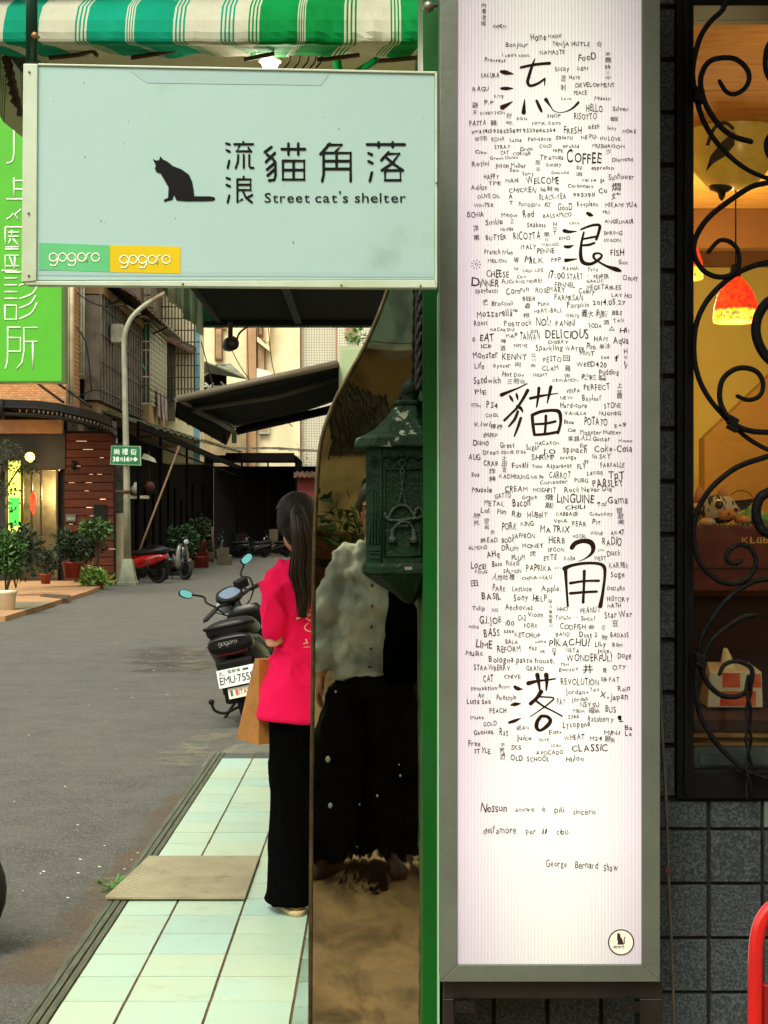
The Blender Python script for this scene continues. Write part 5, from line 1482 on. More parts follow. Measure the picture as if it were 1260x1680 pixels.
for i in range(26):
    t = i/25*5.2+1.5; j = int(t); f_ = t-j; (a, y0, d0), (c_, y1, d1) = m_pts[min(j, 6)], m_pts[min(j+1, 7)]
    b.tube([P(a+(c_-a)*f_, y0+(y1-y0)*f_+16, YB+d0+(d1-d0)*f_-.02), P(a+(c_-a)*f_, y0+(y1-y0)*f_+21, YB+d0+(d1-d0)*f_-.02)], .018, n=5)
b.build('fringe', GREYM, cn, kind='stuff')
b = MB(); pts_ = [P(a, y0+24, YB+d+.03) for a, y0, d in m_pts]; b.tube(pts_, .05, n=6); b.tube([P(a, y0+13, YB+d-.02) for a, y0, d in m_pts], .03, n=6); b.tube([P(3, 655, YB-1.7), P(3, 688, YB-1.7)], .07, n=6); b.build('rim', DKM, cn)
b = MB(); b.tube([P(60, 628, YB-.3), P(104, 660, YB-1.6)], .035, n=6); b.tube([P(96, 630, YB-.3), P(150, 668, YB-1.4)], .035, n=6); b.build('tie_rod', DKM, cn)
# green clinic sign
SGY = 33.0; s3 = SGY/F
cs_ = empty('clinic_sign', P(50, 628, SGY), label='tall bright green vertical sign with white clinic characters on the left house', cat='sign')
b = MB(); b.box((XA(-70, SGY), SGY, ZA(625, SGY)), (XA(101, SGY), SGY+.25, ZA(-60, SGY))); b.build('sign_face', mat('lime_sheet', (66, 158, 10), .5, c2=(62, 150, 10), ns=1, emit=(80, 200, 10), es=.03), cs_)
b = MB(); b.box((XA(101, SGY), SGY-.01, ZA(628, SGY)), (XA(107, SGY), SGY+.3, ZA(-60, SGY))); b.box((XA(-70, SGY), SGY-.01, ZA(628, SGY)), (XA(101, SGY), SGY+.3, ZA(625.2, SGY))); b.build('sign_frame', mat('dark_olive', (54, 84, 20), .5), cs_)
b = MB(); b.tube([P(-20, 640, SGY+.1), P(-20, 640, YB)], .05); b.tube([P(80, 560, SGY+.3), P(80, 585, YB)], .05); b.build('sign_arm', DKM, cs_)
b = MB(); k4 = lambda x, y: P(x/2.9, 60+y/2.897, SGY-.012); k1 = lambda x, y: P(x/3.818, 440+y/3.818, SGY-.012); wr = 1.1*s3
def sl(l, fn=k4, r=1.15):
    if 2 < len(l) < 5 and all((Vector(l[i+1])-Vector(l[i])).angle(Vector(l[i+2])-Vector(l[i+1])) < 1.0 for i in range(len(l)-2)): l = [tuple(q)[:2] for q in smoothline([Vector((*q, 0)) for q in l], 4)]
    b.tube([fn(*p)+Vector((0, -.001*(len(l) % 3), 0)) for p in l], r*s3, n=6, squash=(0, 1, 0))
for l in ([(66,430),(66,560),(60,590),(45,600),(30,600)], [(95,430),(130,520)], [(66,670),(66,770)], [(66,685),(140,685)], [(30,772),(150,772)], [(66,725),(140,725)], [(62,840),(50,855),(30,868)], [(88,870),(70,845),(100,820)],
   [(25,905),(25,1000)],[(25,905),(170,905)],[(55,920),(55,950)],[(38,930),(90,930)],[(38,950),(90,950)],[(50,960),(40,990)],[(62,960),(90,995)],[(25,1000),(90,1000)],[(25,1010),(90,1010)],[(25,1120),(25,1040),(90,1040)],[(45,1045),(70,1110)],[(25,1090),(90,1090)],[(70,1045),(70,1110)],[(25,1120),(150,1120)],
   ): sl(l)
for l in ([(10,15),(108,15)], [(28,62),(108,62)],[(28,105),(108,105)],[(28,148),(108,148)],[(28,190),(108,190)],[(30,230),(30,320),(103,320),(103,232),(30,232)],[(120,108),(170,90),(220,60)],[(235,110),(200,160),(120,192)],[(222,170),(190,220),(120,250)],[(232,215),(195,280),(120,318)],[(215,60),(120,20)],
   [(45,370),(130,370)],[(48,372),(48,540),(42,600),(30,630)],[(48,435),(128,435),(128,520),(48,520)],[(235,372),(150,372),(150,520),(138,590),(102,630)],[(152,460),(235,460)],[(205,462),(205,632)]): sl(l, k1)
b.build('sign_lettering', mat('sign_white', (222, 244, 214), .5), cs_)
# white pipes left of the grilles
b = MB()
for x, r_ in ((111.5, .05), (118, .06)): b.tube([P(x, 300, YB-.6), P(x, 662, YB-.6)], r_, n=8)
b.box(P(109, 614, YB-.3), P(117, 598, YB-.15)); tag(b.build('drain_pipe', mat('pipe_white', (206, 196, 168), .5, c2=(176, 160, 130), ns=2), loc=P(115, 662, YB-.2)), 'pair of white drain pipes at the corner of the brick house', 'pipe')

# --- row of old houses along the left, facade plane x = FX
FX = -8.5
def FQ(px, py):  # point on the facade plane seen at photo position
    Y = FX*F/(px-VX); return Vector((FX, Y, EYE-(py-VY)*Y/F))
oh = empty('old_house', (FX, 50, -.1), label='old grey concrete house with caged balconies and rusty awnings', cat='building')
b = MB(); b.box((FX-6, 54.1-10, -.1), (FX, 61.3, 13)); b.build('wall', CONC, oh)
b = MB()
for za in (8.15,): b.box((FX-.01, 44.2, za), (FX+.7, 54, za+.25))
b.box((FX, 44.2, 4.75), (FX+.5, 54.5, 5.05)); b.box((FX, 54.6, 4.6), (FX+.6, 61.2, 4.9)); b.build('ledge', mat('ledge', (140, 112, 76), .9, c2=(96, 76, 54), ns=1.5), oh)
b = MB(); b.box((FX+.02, 44.1, 5.1), (FX+.62, 52.5, 8.1)); cage = b.build('balcony_screen', GREYM, oh)
b = MB()
for i in range(18): y = 44.05+i*.5; b.tube([Vector((FX+.66, y, 5.1)), Vector((FX+.66, y, 8.2))], .022, n=5)
for z in (5.4, 6.2, 7.0, 7.8): b.tube([Vector((FX+.68, 44, z)), Vector((FX+.68, 52.6, z))], .022, n=5)
b.build('bar', GREYM, cage)
b = MB(); Yc = 44.0
b.box((XA(123, Yc), Yc, 5.1), (XA(138, Yc), Yc+.04, 8.6)); b.build('shade', VOID, cage)
b = MB()
for x in (123, 133, 137): b.tube([P(x, 450, Yc-.03), P(x, 622, Yc-.03)], .035, n=5)
for y in (470, 506, 541, 577, 614): b.tube([P(122, y, Yc-.03), P(138, y, Yc-.03)], .03, n=5)
b.build('white_bar', WHM, cage)
b = MB()
for (za, zb_, y0, y1, d) in ((9.1, 8.2, 44.5, 52.8, 1.5),):
    n_ = 22
    for i in range(n_): 
        ya = y0+(y1-y0)*i/n_; yb = y0+(y1-y0)*(i+1)/n_; dz = .05*(i % 2)
        b.prism3([(FX, ya, za+dz), (FX+d, ya, zb_+dz), (FX+d, ya, zb_+dz-.05), (FX, ya, za+dz-.05)], (0, yb-ya, 0))
b.build('rusty_awning', RUSTM, oh)
b = MB()
for y in (45, 48.5, 52.5): b.tube([Vector((FX, y, 7.6)), Vector((FX+1.4, y, 8.25))], .03, n=5)
b.build('awning_stay', DKM, oh)
# lower storey: windows and doors
for i, (y0, y1, z0, z1) in enumerate(((45, 47, 3.2, 4.6), (48, 50.5, 3.2, 4.6), (46, 47.5, 9.6, 11.2), (49, 51.5, 9.6, 11.2), (56, 58, 9.2, 11.4))):
    b = MB(); b.box((FX, y0, z0), (FX+.06, y1, z1)); o = b.build('window', BROWN, oh); b = MB(); b.box((FX+.061, y0+.1, z0+.1), (FX+.075, (y0+y1)/2-.04, z1-.1)); b.box((FX+.061, (y0+y1)/2+.04, z0+.1), (FX+.075, y1-.1, z1-.1)); b.build('pane', WINM, o)
# projecting window cage, green and white
cg = empty('window_cage', P(240, 665, 52), label='green and white projecting window cage on the grey house', cat='window cage')
Yg = 52.0; x0, x1 = XA(212, Yg), XA(246, Yg); z0, z1 = ZA(662, Yg), ZA(530, Yg); x2 = XA(272, 62)
b = MB(); b.box((FX-.3, Yg+.05, z0), (x1-.05, Yg+4, z1-.02)); b.build('cage_back', mat('cage_back', (64, 58, 48), .8, c2=(110, 100, 84), ns=1.2), cg)
b = MB()
for i in range(6): x = x0+(x1-x0)*i/5; b.tube([Vector((x, Yg, z0)), Vector((x, Yg, z1))], .025, n=5)
for z in (z0, z0+.9, z0+1.8, z1-.62, z1): b.tube([Vector((x0, Yg, z)), Vector((x1, Yg, z))], .03, n=5)
b.build('front_bar', WHM, cg)
b = MB(); b.box((x0, Yg-.01, z1-.62), (x1-.02, Yg+.02, z1)); b.build('green_panel', mat('green_panel', (0, 92, 58), .5), cg)
b = MB()
for i in range(11): y = Yg+i*.4; b.tube([Vector((x1, y, z0)), Vector((x1, y, z1-.0))], .03, n=4)
for i in range(16): z = z0+(z1-z0)*i/15; b.tube([Vector((x1, Yg, z)), Vector((x1, Yg+4, z))], .03, n=4)
b.build('lattice', mat('lattice_white', (196, 192, 168), .6), cg)
b = MB(); b.prism3([(FX-.2, Yg-.1, z1+.35), (x1+.5, Yg-.1, z1+.04), (x1+.5, Yg-.1, z1-.01), (FX-.2, Yg-.1, z1+.3)], (0, 4.6, 0)); b.build('cage_roof', mat('pale_green_sheet', (140, 150, 110), .6, c2=(100, 104, 80), ns=2), cg)
b = MB(); b.box((FX-.2, Yg-.05, z0-.85), (x1-.02, Yg+3.9, z0-.02)); b.box((FX-.2, Yg-.15, z0-.95), (x1+.1, Yg+4.1, z0-.84)); b.build('parapet', mat('parapet', (156, 130, 88), .9, c2=(120, 98, 66), ns=1.5), cg)
# two aqua rags tied on the bars
b = MB(); b.prism3([P(224, 583, Yg-.06), P(230, 588, Yg-.06), P(242, 612, Yg-.06), P(236, 604, Yg-.06)], (0, -.03, 0)); tag(b.build('cloth', mat('aqua_cloth', (120, 190, 170), .9), loc=P(230, 588, Yg)), 'aqua rag tied to the bars of the green and white window cage', 'rag')
# tiled tall house with blue stripe, frontal
YT = 61.5; t_ = YT/F
def tile_grid_mat(name, c, line, sx_, sz_, lw=.12):
    m = bpy.data.materials.new(name); m.use_nodes = True; n = m.node_tree; N = n.nodes; L = n.links; bs_ = N['Principled BSDF']
    tc = N.new('ShaderNodeTexCoord'); sp_ = N.new('ShaderNodeSeparateXYZ'); L.new(tc.outputs['Object'], sp_.inputs[0]); hs_ = []
    for ax, s_ in ((0, sx_), (2, sz_)):
        a = N.new('ShaderNodeMath'); a.operation = 'MULTIPLY'; a.inputs[1].default_value = 1/s_; L.new(sp_.outputs[ax], a.inputs[0]); f = N.new('ShaderNodeMath'); f.operation = 'FRACT'; L.new(a.outputs[0], f.inputs[0])
        l = N.new('ShaderNodeMath'); l.operation = 'LESS_THAN'; l.inputs[1].default_value = lw; L.new(f.outputs[0], l.inputs[0]); hs_.append(l)
    mx_ = N.new('ShaderNodeMath'); mx_.operation = 'MAXIMUM'; L.new(hs_[0].outputs[0], mx_.inputs[0]); L.new(hs_[1].outputs[0], mx_.inputs[1])
    t = N.new('ShaderNodeTexNoise'); t.inputs['Scale'].default_value = .5; L.new(tc.outputs['Object'], t.inputs['Vector'])
    q = N.new('ShaderNodeMixRGB'); q.inputs[1].default_value = (*lin(c), 1); q.inputs[2].default_value = (*lin(tuple(v*.82 for v in c)), 1); L.new(t.outputs[0], q.inputs[0])
    w_ = N.new('ShaderNodeMixRGB'); L.new(mx_.outputs[0], w_.inputs[0]); L.new(q.outputs[0], w_.inputs[1]); w_.inputs[2].default_value = (*lin(line), 1); L.new(w_.outputs[0], bs_.inputs['Base Color']); bs_.inputs['Roughness'].default_value = .5
    return m
TGM = tile_grid_mat('white_tile_grid', (214, 212, 190), (120, 104, 84), .15, .15, .14)
th = empty('tiled_house', P(300, 860, YT), label='cream tiled tall house with a pale blue vertical stripe', cat='building')
b = MB(); b.box((XA(240, YT), YT, 4.0), (XA(327.6, YT), YT+1.6, 20)); b.build('wall', mat('tiled_cream', (232, 222, 184), .6, c2=(214, 200, 156), ns=1), th)
b = MB(); b.box((XA(318, YT), YT-.02, 4), (XA(328, YT), YT-.001, 20)); b.build('blue_stripe', mat('blue_tile', (120, 168, 184), .5, c2=(104, 150, 170), ns=2), th)
b = MB()
for i in range(11): x = XA(266+i*5.3, YT-.8); b.tube([Vector((x, YT-.8, ZA(662, YT))), Vector((x, YT-.8, ZA(380, YT)))], .026, n=4)
for i in range(15): z = ZA(660-i*19, YT); b.tube([Vector((XA(264, YT-.8), YT-.82, z)), Vector((XA(328, YT-.8), YT-.82, z))], .026, n=4)
b.build('window_grille', mat('grille_dark', (70, 66, 60), .6), th)
b = MB(); 
for i in range(10):
    f0, f1 = i/10, (i+1)/10; pA = lambda f: P(262+f*54, 550+f*26, YT-1.2); b.hexa([pA(f0)+Vector((0, 0, -.1)), pA(f1)+Vector((0, 0, -.1)), pA(f1)+Vector((0, 1.2, .15)), pA(f0)+Vector((0, 1.2, .15)), pA(f0)+Vector((0, 0, .03*(i % 2))), pA(f1)+Vector((0, 0, .03*(i % 2))), pA(f1)+Vector((0, 1.2, .3)), pA(f0)+Vector((0, 1.2, .3))])
b.build('small_awning', RUSTM, th)
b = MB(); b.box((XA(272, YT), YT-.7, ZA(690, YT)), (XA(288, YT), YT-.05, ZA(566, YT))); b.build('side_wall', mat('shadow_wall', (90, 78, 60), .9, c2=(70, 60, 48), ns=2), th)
b = MB()
b.hexa([P(232, 470, 60), P(268, 470, 60), P(268, 470, 61), P(232, 470, 61), P(215, 430, 60), P(268, 440, 60), P(268, 440, 61), P(215, 430, 61)])
for (a, c_, e, f_) in ((250, 268, 476, 540), (215, 232, 470, 528), (238, 246, 470, 560)):
    b.box(P(a, f_, 63), P(c_, e, 63)+Vector((0, .4, 0)))
tag(b.build('upper_balcony', mat('ochre_wall', (196, 150, 92), .9, c2=(150, 106, 62), ns=1.2), loc=P(240, 540, 62)), 'ochre upper balcony wall above the green and white window cage', 'balcony')
asl = empty('sloping_awning', P(240, 500, 58), label='brown sloping awning slats under the ochre balcony', cat='awning')
for i in range(3): b = MB(); b.hexa([P(214+i*3, 478+i*9, 58), P(246+i*6, 500+i*9, 58), P(246+i*6, 500+i*9, 58.6), P(214+i*3, 478+i*9, 58.6), P(214+i*3, 474+i*9, 58), P(246+i*6, 496+i*9, 58), P(246+i*6, 496+i*9, 58.6), P(214+i*3, 474+i*9, 58.6)]); b.build('slat', mat('slat_brown', (84, 66, 48), .8), asl)
# --- far frontal cream houses
YC = 88.0
fb = empty('cream_house', P(420, 900, YC), label='cream rendered apartment house closing the far end of the street', cat='building')
b = MB(); b.box((XA(180, YC), YC, -.1), (XA(492, YC), YC+10, 24)); b.build('wall', CREAM, fb)
b = MB(); b.box((XA(404, YC-.6), YC-.6, 0), (XA(420, YC-.6), YC-.02, 24)); b.box((XA(352, YC), YC-.25, ZA(540, YC)), (XA(372, YC), YC-.01, ZA(532, YC))); b.build('pilaster', mat('pilaster', (172, 136, 100), .9, c2=(150, 116, 84), ns=1), fb)
for (a, c_, e, f_) in ((353, 366, 538, 592), (422, 436, 560, 610), (424, 432, 536, 552), (426, 442, 690, 712)):
    b = MB(); b.box((XA(a, YC), YC-.3, ZA(f_, YC)), (XA(c_, YC), YC-.01, ZA(e, YC))); o = b.build('window', BROWN if a != 426 else WHM, fb)
    b = MB(); b.box((XA(a+2, YC), YC-.32, ZA(f_-3, YC)), (XA(c_-2, YC), YC-.301, ZA(e+3, YC))); b.build('pane', mat('amber_glass', (168, 140, 100), .3, c2=(130, 104, 72), ns=1), o)
b = MB(); b.prism3([P(422, 552, YC-1), P(442, 570, YC-1), P(442, 576, YC-1), P(422, 560, YC-1)], (0, 1, 0)); b.box(P(438, 560, YC-.8), P(444, 500, YC-.1)); b.build('balcony', mat('balcony_cream', (226, 206, 160), .8), fb)
b = MB(); b.hexa([P(421, 622, YC-2), P(448, 615, YC-2), P(448, 615, YC-.05), P(421, 622, YC-.05), P(421, 604, YC-2), P(440, 608, YC-2), P(440, 608, YC-.05), P(421, 604, YC-.05)]); b.build('white_awning', mat('white_canvas', (214, 210, 190), .8), fb)
fb2 = empty('grid_tiled_house', P(520, 900, YC+1), label='white grid tiled house behind the large dark awning', cat='building')
b = MB(); b.box((XA(492.2, YC), YC+.5, -.1), (XA(553, YC), YC+10, 24)); b.box((XA(553.5, YC-2), YC-1.5, -.1), (XA(760, YC), YC+10, 24)); b.build('wall', TGM, fb2)
b = MB(); b.box((XA(490, YC), YC+.2, -.1), (XA(493.5, YC), YC+1, 24)); b.box((XA(552, YC), YC-1.4, -.1), (XA(556, YC), YC+1, 24)); b.box((XA(568, YC), YC-1.8, ZA(560, YC)), (XA(585, YC), YC-1.4, ZA(538, YC))); b.build('trim', mat('trim_brown', (150, 110, 90), .7), fb2)
# sparse climbing plant on grid wall
b = MB(); leaves(b, P(500, 745, YC-.2), (.5, .1, .9), 60, .14); tag(b.build('wall_creeper', mat('creeper_leaf', (52, 62, 44), .8, rnd=.2), loc=P(500, 770, YC-.2)), 'thin dark creeper on the white grid tiled wall', 'plant')
# sheet metal awning over far window with struts
ma = empty('metal_awning', P(360, 620, 76), label='grey green sheet metal window awning in front of the cream house', cat='awning')
b = MB(); b.hexa([P(330, 610, 76), P(402, 622, 76), P(406, 622, 74), P(330, 592, 74), P(330, 604, 76), P(378, 596, 77), P(402, 618, 74), P(330, 590, 74)]); b.build('sheet', mat('sheet_green_grey', (120, 126, 104), .6, c2=(84, 88, 72), ns=1.5), ma)
b = MB()
for l in ([(331, 618), (362, 600)], [(331, 634), (372, 634)], [(336, 628), (350, 640)], [(350, 628), (338, 642)], [(362, 626), (376, 640)], [(331, 640), (380, 645)]): b.tube([P(x, y, 75.5) for x, y in l], .05, n=5)
b.build('strut', WHM, ma)
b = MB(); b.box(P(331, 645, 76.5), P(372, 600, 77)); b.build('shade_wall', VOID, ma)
b = MB(); b.box((XA(300, 87), 87, -.1), (XA(404, 87), 87.9, ZA(640, 87))); tag(b.build('low_house', mat('low_house', (150, 130, 96), .9, c2=(110, 94, 68), ns=1), loc=(XA(360, 78), 78, -.1)), 'low tan house behind the market sheds', 'building')
# thin wires
b = MB()
for l in ([(498, 570), (520, 610), (560, 660), (600, 700)], [(440, 535), (447, 600), (460, 640)], [(406, 540), (407, 600), (408, 650)]):
    b.tube(smoothline([P(250+(x-250)*1.0 if x < 250 else x-120 if x > 460 else x, y, 70) for x, y in l], 4), .02, n=4)
tag(b.build('hanging_wires', mat('wire_dark', (40, 36, 32), .6), loc=P(420, 650, 70)), 'thin dark wires hanging before the cream house', 'wire')

# --- market sheds: canopy along the left and across the end
sh = empty('market_shed', (-7, 60, -.1), label='dark market sheds with low sheet roofs along the left and end of the street', cat='shed')
b = MB()
SX0, SX1 = FX-.3, -6.95
n_ = 40
for i in range(n_):
    ya = 45.2+i*.88; z_ = 4.55+(ya-45)*.022; dz = .05*(i % 2)
    b.prism3([(SX0, ya, z_+.6+dz), (SX1, ya, z_+dz), (SX1, ya, z_-.06+dz), (SX0, ya, z_+.54+dz)], (0, .87, 0))
b.build('side_roof', mat('shed_roof', (84, 92, 60), .6, c2=(60, 62, 46), ns=1, c3=(120, 128, 92), ns3=.6), sh)
b = MB(); b.box((SX1-.05, 45.2, 4.35), (SX1+.04, 80, 4.56)); b.box((SX1-.02, 45.2, 4.0), (SX1+.02, 80, 4.06))
for y in (45.3, 50, 57, 66, 78): b.box((SX1-.06, y, -.1), (SX1+.02, y+.08, 4.4))
b.build('side_beam', mat('shaded_steel', (9, 7, 6), .9, spec=.05), sh)  # near black colour puts the shed's shade into beams and posts
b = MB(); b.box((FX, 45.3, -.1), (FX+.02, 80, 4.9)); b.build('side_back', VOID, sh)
YS = 80.0
b = MB()
for i in range(26):
    xa = -7.6+i*.26; z_ = ZA(735+max(0, (i-8))*.55, YS); b.prism3([(xa, YS-.6, z_+.02*(i % 2)), (xa+.255, YS-.6, z_+.02*(i % 2)), (xa+.255, YS+6, z_+.35), (xa, YS+6, z_+.35)], (0, 0, -.1))
b.build('end_roof', mat('end_roof', (120, 118, 100), .6, c2=(54, 46, 40), ns=2), sh)
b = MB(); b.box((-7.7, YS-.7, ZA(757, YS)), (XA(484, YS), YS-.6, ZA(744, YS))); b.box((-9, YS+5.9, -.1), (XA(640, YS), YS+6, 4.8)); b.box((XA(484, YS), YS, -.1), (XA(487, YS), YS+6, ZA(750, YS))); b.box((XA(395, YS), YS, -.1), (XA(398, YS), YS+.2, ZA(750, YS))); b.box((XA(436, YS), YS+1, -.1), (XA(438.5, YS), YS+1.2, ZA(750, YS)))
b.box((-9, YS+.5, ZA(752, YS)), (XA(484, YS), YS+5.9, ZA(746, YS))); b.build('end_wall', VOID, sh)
b = MB(); rz = random.Random(12)
for i in range(16):   # shutter panels and posts in the dark
    y = 46+i*2.1; b.box((FX+.03, y, -.1), (FX+.1, y+rz.uniform(.8, 1.8), rz.uniform(2, 3.6)))
b.build('shutter', mat('shutter_teal', (9, 12, 11), .9, c2=(18, 11, 9), ns=.8, spec=.05), sh)  # shutter colour taken near black to carry the shade under the roof
b = MB(); b.box((XA(488, YS-1), YS-1, ZA(838, YS)), (XA(516, YS-1), YS-.8, ZA(782, YS))); tag(b.build('red_hoarding', mat('red_board', (128, 26, 22), .6, c2=(96, 20, 18), ns=2), loc=P(502, 838, YS-1)), 'faded red board beside the far shed', 'board')
b = MB(); 
for i in range(9): b.hexa([P(482+i*4, 784-(i % 2)*2, YS-1.6), P(486+i*4, 784-(i % 2)*2, YS-1.6), P(486+i*4, 784, YS-.9), P(482+i*4, 784, YS-.9), P(482+i*4, 775-(i % 2)*2, YS-1.6), P(486+i*4, 775-(i % 2)*2, YS-1.6), P(486+i*4, 775, YS-.9), P(482+i*4, 775, YS-.9)])
tag(b.build('tile_coping', RUSTM, loc=P(500, 780, YS-1)), 'dark corrugated coping above the red board', 'roof')
# leaning bamboo pole
b = MB(); b.tube([P(294, 732, 47), P(228, 905, 44)], .035, n=6); tag(b.build('leaning_pole', mat('bamboo', (112, 84, 62), .7), loc=P(228, 905, 44)), 'long thin pole leaning under the market shed roof', 'pole')
b = MB(); b.box(P(214, 818, 46), P(241, 813, 46)+Vector((0, .5, 0))); tag(b.build('shelf', WHM, loc=P(228, 818, 46)), 'white shelf under the market shed by the street lamp', 'shelf')
b = MB(); b.lathe(P(222, 800, 46), [(.1, -.2), (.14, -.02), (.05, .1), (.03, .16)], n=10); tag(b.build('vase', mat('pale_vase', (150, 150, 140), .4), loc=P(222, 812, 46)), 'small pale vase on the white shelf', 'vase')
b = MB(); b.ball(P(245, 798, 46.4), (.16, .16, .16), n=12); b.tube([P(245, 810, 46.4), P(245, 740, 46.4)], .01, n=4); tag(b.build('red_lantern', mat('lantern_red', (70, 14, 10), .6), loc=P(245, 808, 46.4)), 'small red lantern hanging under the shed beside the white shelf', 'lantern')
b = MB(); b.box((XA(187, 42.4), 42.4, -.1), (XA(206, 42.4), 43, ZA(842, 42.4))); tag(b.build('white_cabinet', mat('cab_cream', (180, 172, 142), .6, c2=(150, 140, 112), ns=2), loc=P(196, 960, 42.4)), 'cream cabinet standing between the wood wall and the lamp post', 'cabinet')
b = MB(); b.box((XA(186, 42.6), 42.7, ZA(842, 42.6)), (XA(208, 42.6), 42.9, ZA(748, 42.6))); b.build('notice_board', mat('grey_board', (86, 84, 74), .8, c2=(50, 48, 44), ns=4), oh)
b = MB(); b.prism3([P(232, 752, 46), P(249, 757, 46), P(246, 750, 46), P(236, 744, 46)], (0, 1, 0)); tag(b.build('small_hood', WHM, loc=P(240, 755, 46)), 'small white metal hood right of the green street sign', 'hood')
0 and b.hexa([P(-40, 1, 27), P(0, 1, 27), P(0, 1, 27), P(-40, 1, 27), P(-40, 1, 27), P(0, 1, 27), P(0, 1, 27), P(-40, 1, 27)]) if False else None
# --- apron in front of the corner house
b = MB(); fr_ = [(-14, 24.5), (-6.15, 25.6), (-6.35, 30), (-6.6, 35.5), (-6.95, 39.6), (-7.1, YB), (-14, YB)]
b.prism3([(x, y, -.1) for x, y in fr_], (0, 0, .09)); b.build('apron', mat('terracotta_paving', (168, 128, 88), .8, c2=(150, 110, 74), ns=1.2, c3=(110, 90, 66), ns3=.8, lo3=.55, hi3=.7), kind='structure')
b = MB(); b.prism3([(-14, 25.2, -.009), (-6.2, 27.5, -.009), (-6.33, 30.5, -.009), (-14, 29, -.009)], (0, 0, .004)); b.build('apron_strip', mat('grey_strip', (120, 110, 86), .85, c2=(94, 86, 66), ns=1), kind='structure')
b = MB(); b.prism3([(*gr(65, 978, -.005), -.005), (*gr(110, 983, -.005), -.005), (*gr(116, 977, -.005), -.005), (*gr(72, 975, -.005), -.005)], (0, 0, .01)); tag(b.build('drain_cover', mat('drain_dark', (60, 46, 38), .7)), 'dark drain cover in the terracotta paving', 'drain cover')

# --- street lamp and street sign
lpY = 41.3
lampo = empty('street_lamp', (XA(207, lpY), lpY, -.1), label='tall weathered street lamp post with a curved arm and flared base', cat='street lamp')
LPM = mat('lamp_post_paint', (150, 152, 134), .6, metal=.2, c2=(120, 122, 106), ns=2, c3=(112, 84, 60), ns3=1.6, lo3=.55, hi3=.66)
b = MB(); b.tube([P(209, 925, lpY), P(208, 800, lpY), P(204, 600, lpY)] + smoothline([P(203, 570, lpY), P(205, 548, lpY), P(214, 524, lpY), P(232, 505, lpY), P(255, 490, lpY), P(290, 470, lpY)], 4), [.105, .09, .075]+[.065]*21, n=14); b.build('pole', LPM, lampo)
b = MB(); x = XA(210, lpY); q = lambda w_, z: (x, lpY, z, w_, w_)
b.loft([(x, lpY, -.1, .29, .29), (x, lpY, -.02, .29, .29), (x, lpY, 0, .25, .25), (x, lpY, .55, .14, .14), (x, lpY, .6, .12, .12)], n=8, e=6); b.build('base', mat('lamp_base', (140, 150, 130), .7, c2=(112, 116, 100), ns=2.5), lampo, smooth=False)
b = MB(); b.hexa([P(288, 476, lpY), P(312, 462, lpY), P(312, 462, lpY+.3), P(288, 476, lpY+.3), P(284, 468, lpY), P(308, 454, lpY), P(308, 454, lpY+.3), P(284, 468, lpY+.3)]); b.build('lamp_head', WHM, lampo)
b = MB(); b.tube([P(190, 806, lpY-.05), P(212, 806, lpY-.12)], .02, n=5); b.tube([P(202, 806, lpY), P(214, 809, lpY)], .11, n=12, cap=True) if False else b.tube([P(207.5, 804, lpY), P(207.5, 810, lpY)], .105, n=14); b.build('strap', mat('rust_strap', (90, 54, 34), .8), lampo)
sY = lpY-.16; ss = empty('street_sign', P(206, 762, sY), label='small green street name sign with white characters on the lamp post', cat='sign')
s5 = sY/F
b = MB(); b.prism3([P(182.5, 731, sY), P(231, 732, sY), P(231.5, 764, sY), P(180.5, 762, sY)], (0, .05, 0)); b.build('border', mat('sign_rim', (120, 150, 120), .5), ss)
b = MB(); b.prism3([P(183.5, 732, sY-.004), P(229, 733, sY-.004), P(229.5, 762.5, sY-.004), P(181.5, 760.5, sY-.004)], (0, .003, 0)); b.build('plate', mat('sign_green', (8, 98, 62), .4), ss)
b = MB()
word(b, '尚', face_cam(187, 746, sY-.006), 9*s5, 9*s5, off=.015); word(b, '禮', face_cam(200, 746.5, sY-.006), 10*s5, 10*s5, off=.01); word(b, '街', face_cam(214, 747, sY-.006), 10*s5, 9.5*s5, off=.015)
word(b, '38', face_cam(185, 757, sY-.006), 10.5*s5, 8*s5, off=.03); word(b, '巷', face_cam(196.5, 757, sY-.006), 6*s5, 6.5*s5); word(b, '14', face_cam(203.5, 757.5, sY-.006), 8*s5, 8.5*s5, off=.03); word(b, '弄', face_cam(212, 757.5, sY-.006), 6*s5, 6.5*s5)
b.prism3([P(218, 753.5, sY-.006), P(222, 749.5, sY-.006), P(226, 753.5, sY-.006), P(222, 757.5, sY-.006)], (0, .001, 0)); b.build('sign_lettering', mat('sign_text', (214, 230, 214), .5), ss)

# --- big dark awning from the right-hand side
da = empty('dark_awning', (-1.2, 17, 2.7), label='large dark canvas awning on folding arms across the street view', cat='awning')
DC = mat('dark_canvas', (17, 15, 13), .9, spec=.08, c2=(12, 11, 10), ns=3, bump=.15, bs=30)
N0, N1 = P(291, 655, 15), P(555, 596, 15); F0, F1 = P(384, 700, 20.5), P(572, 650, 20.5)
b = MB(); n_ = 16; up = Vector((0, 0, .02))
for i in range(n_):
    a, c_ = i/n_, (i+1)/n_; sag = lambda t: Vector((0, 0, -.05*math.sin(t*math.pi)))
    q = [N0.lerp(N1, a)+sag(a), N0.lerp(N1, c_)+sag(c_), F0.lerp(F1, c_)+sag(c_), F0.lerp(F1, a)+sag(a)]; b.hexa([p for p in q]+[p+up for p in q])
b.build('canvas', DC, da)
b = MB(); b.hexa([P(287, 684, 15), P(289, 684, 15.02), P(372, 730, 20.5), P(370, 730, 20.5), N0+Vector((-.01, 0, 0)), N0+Vector((.01, .02, 0)), F0, F0+Vector((-.02, 0, 0))])
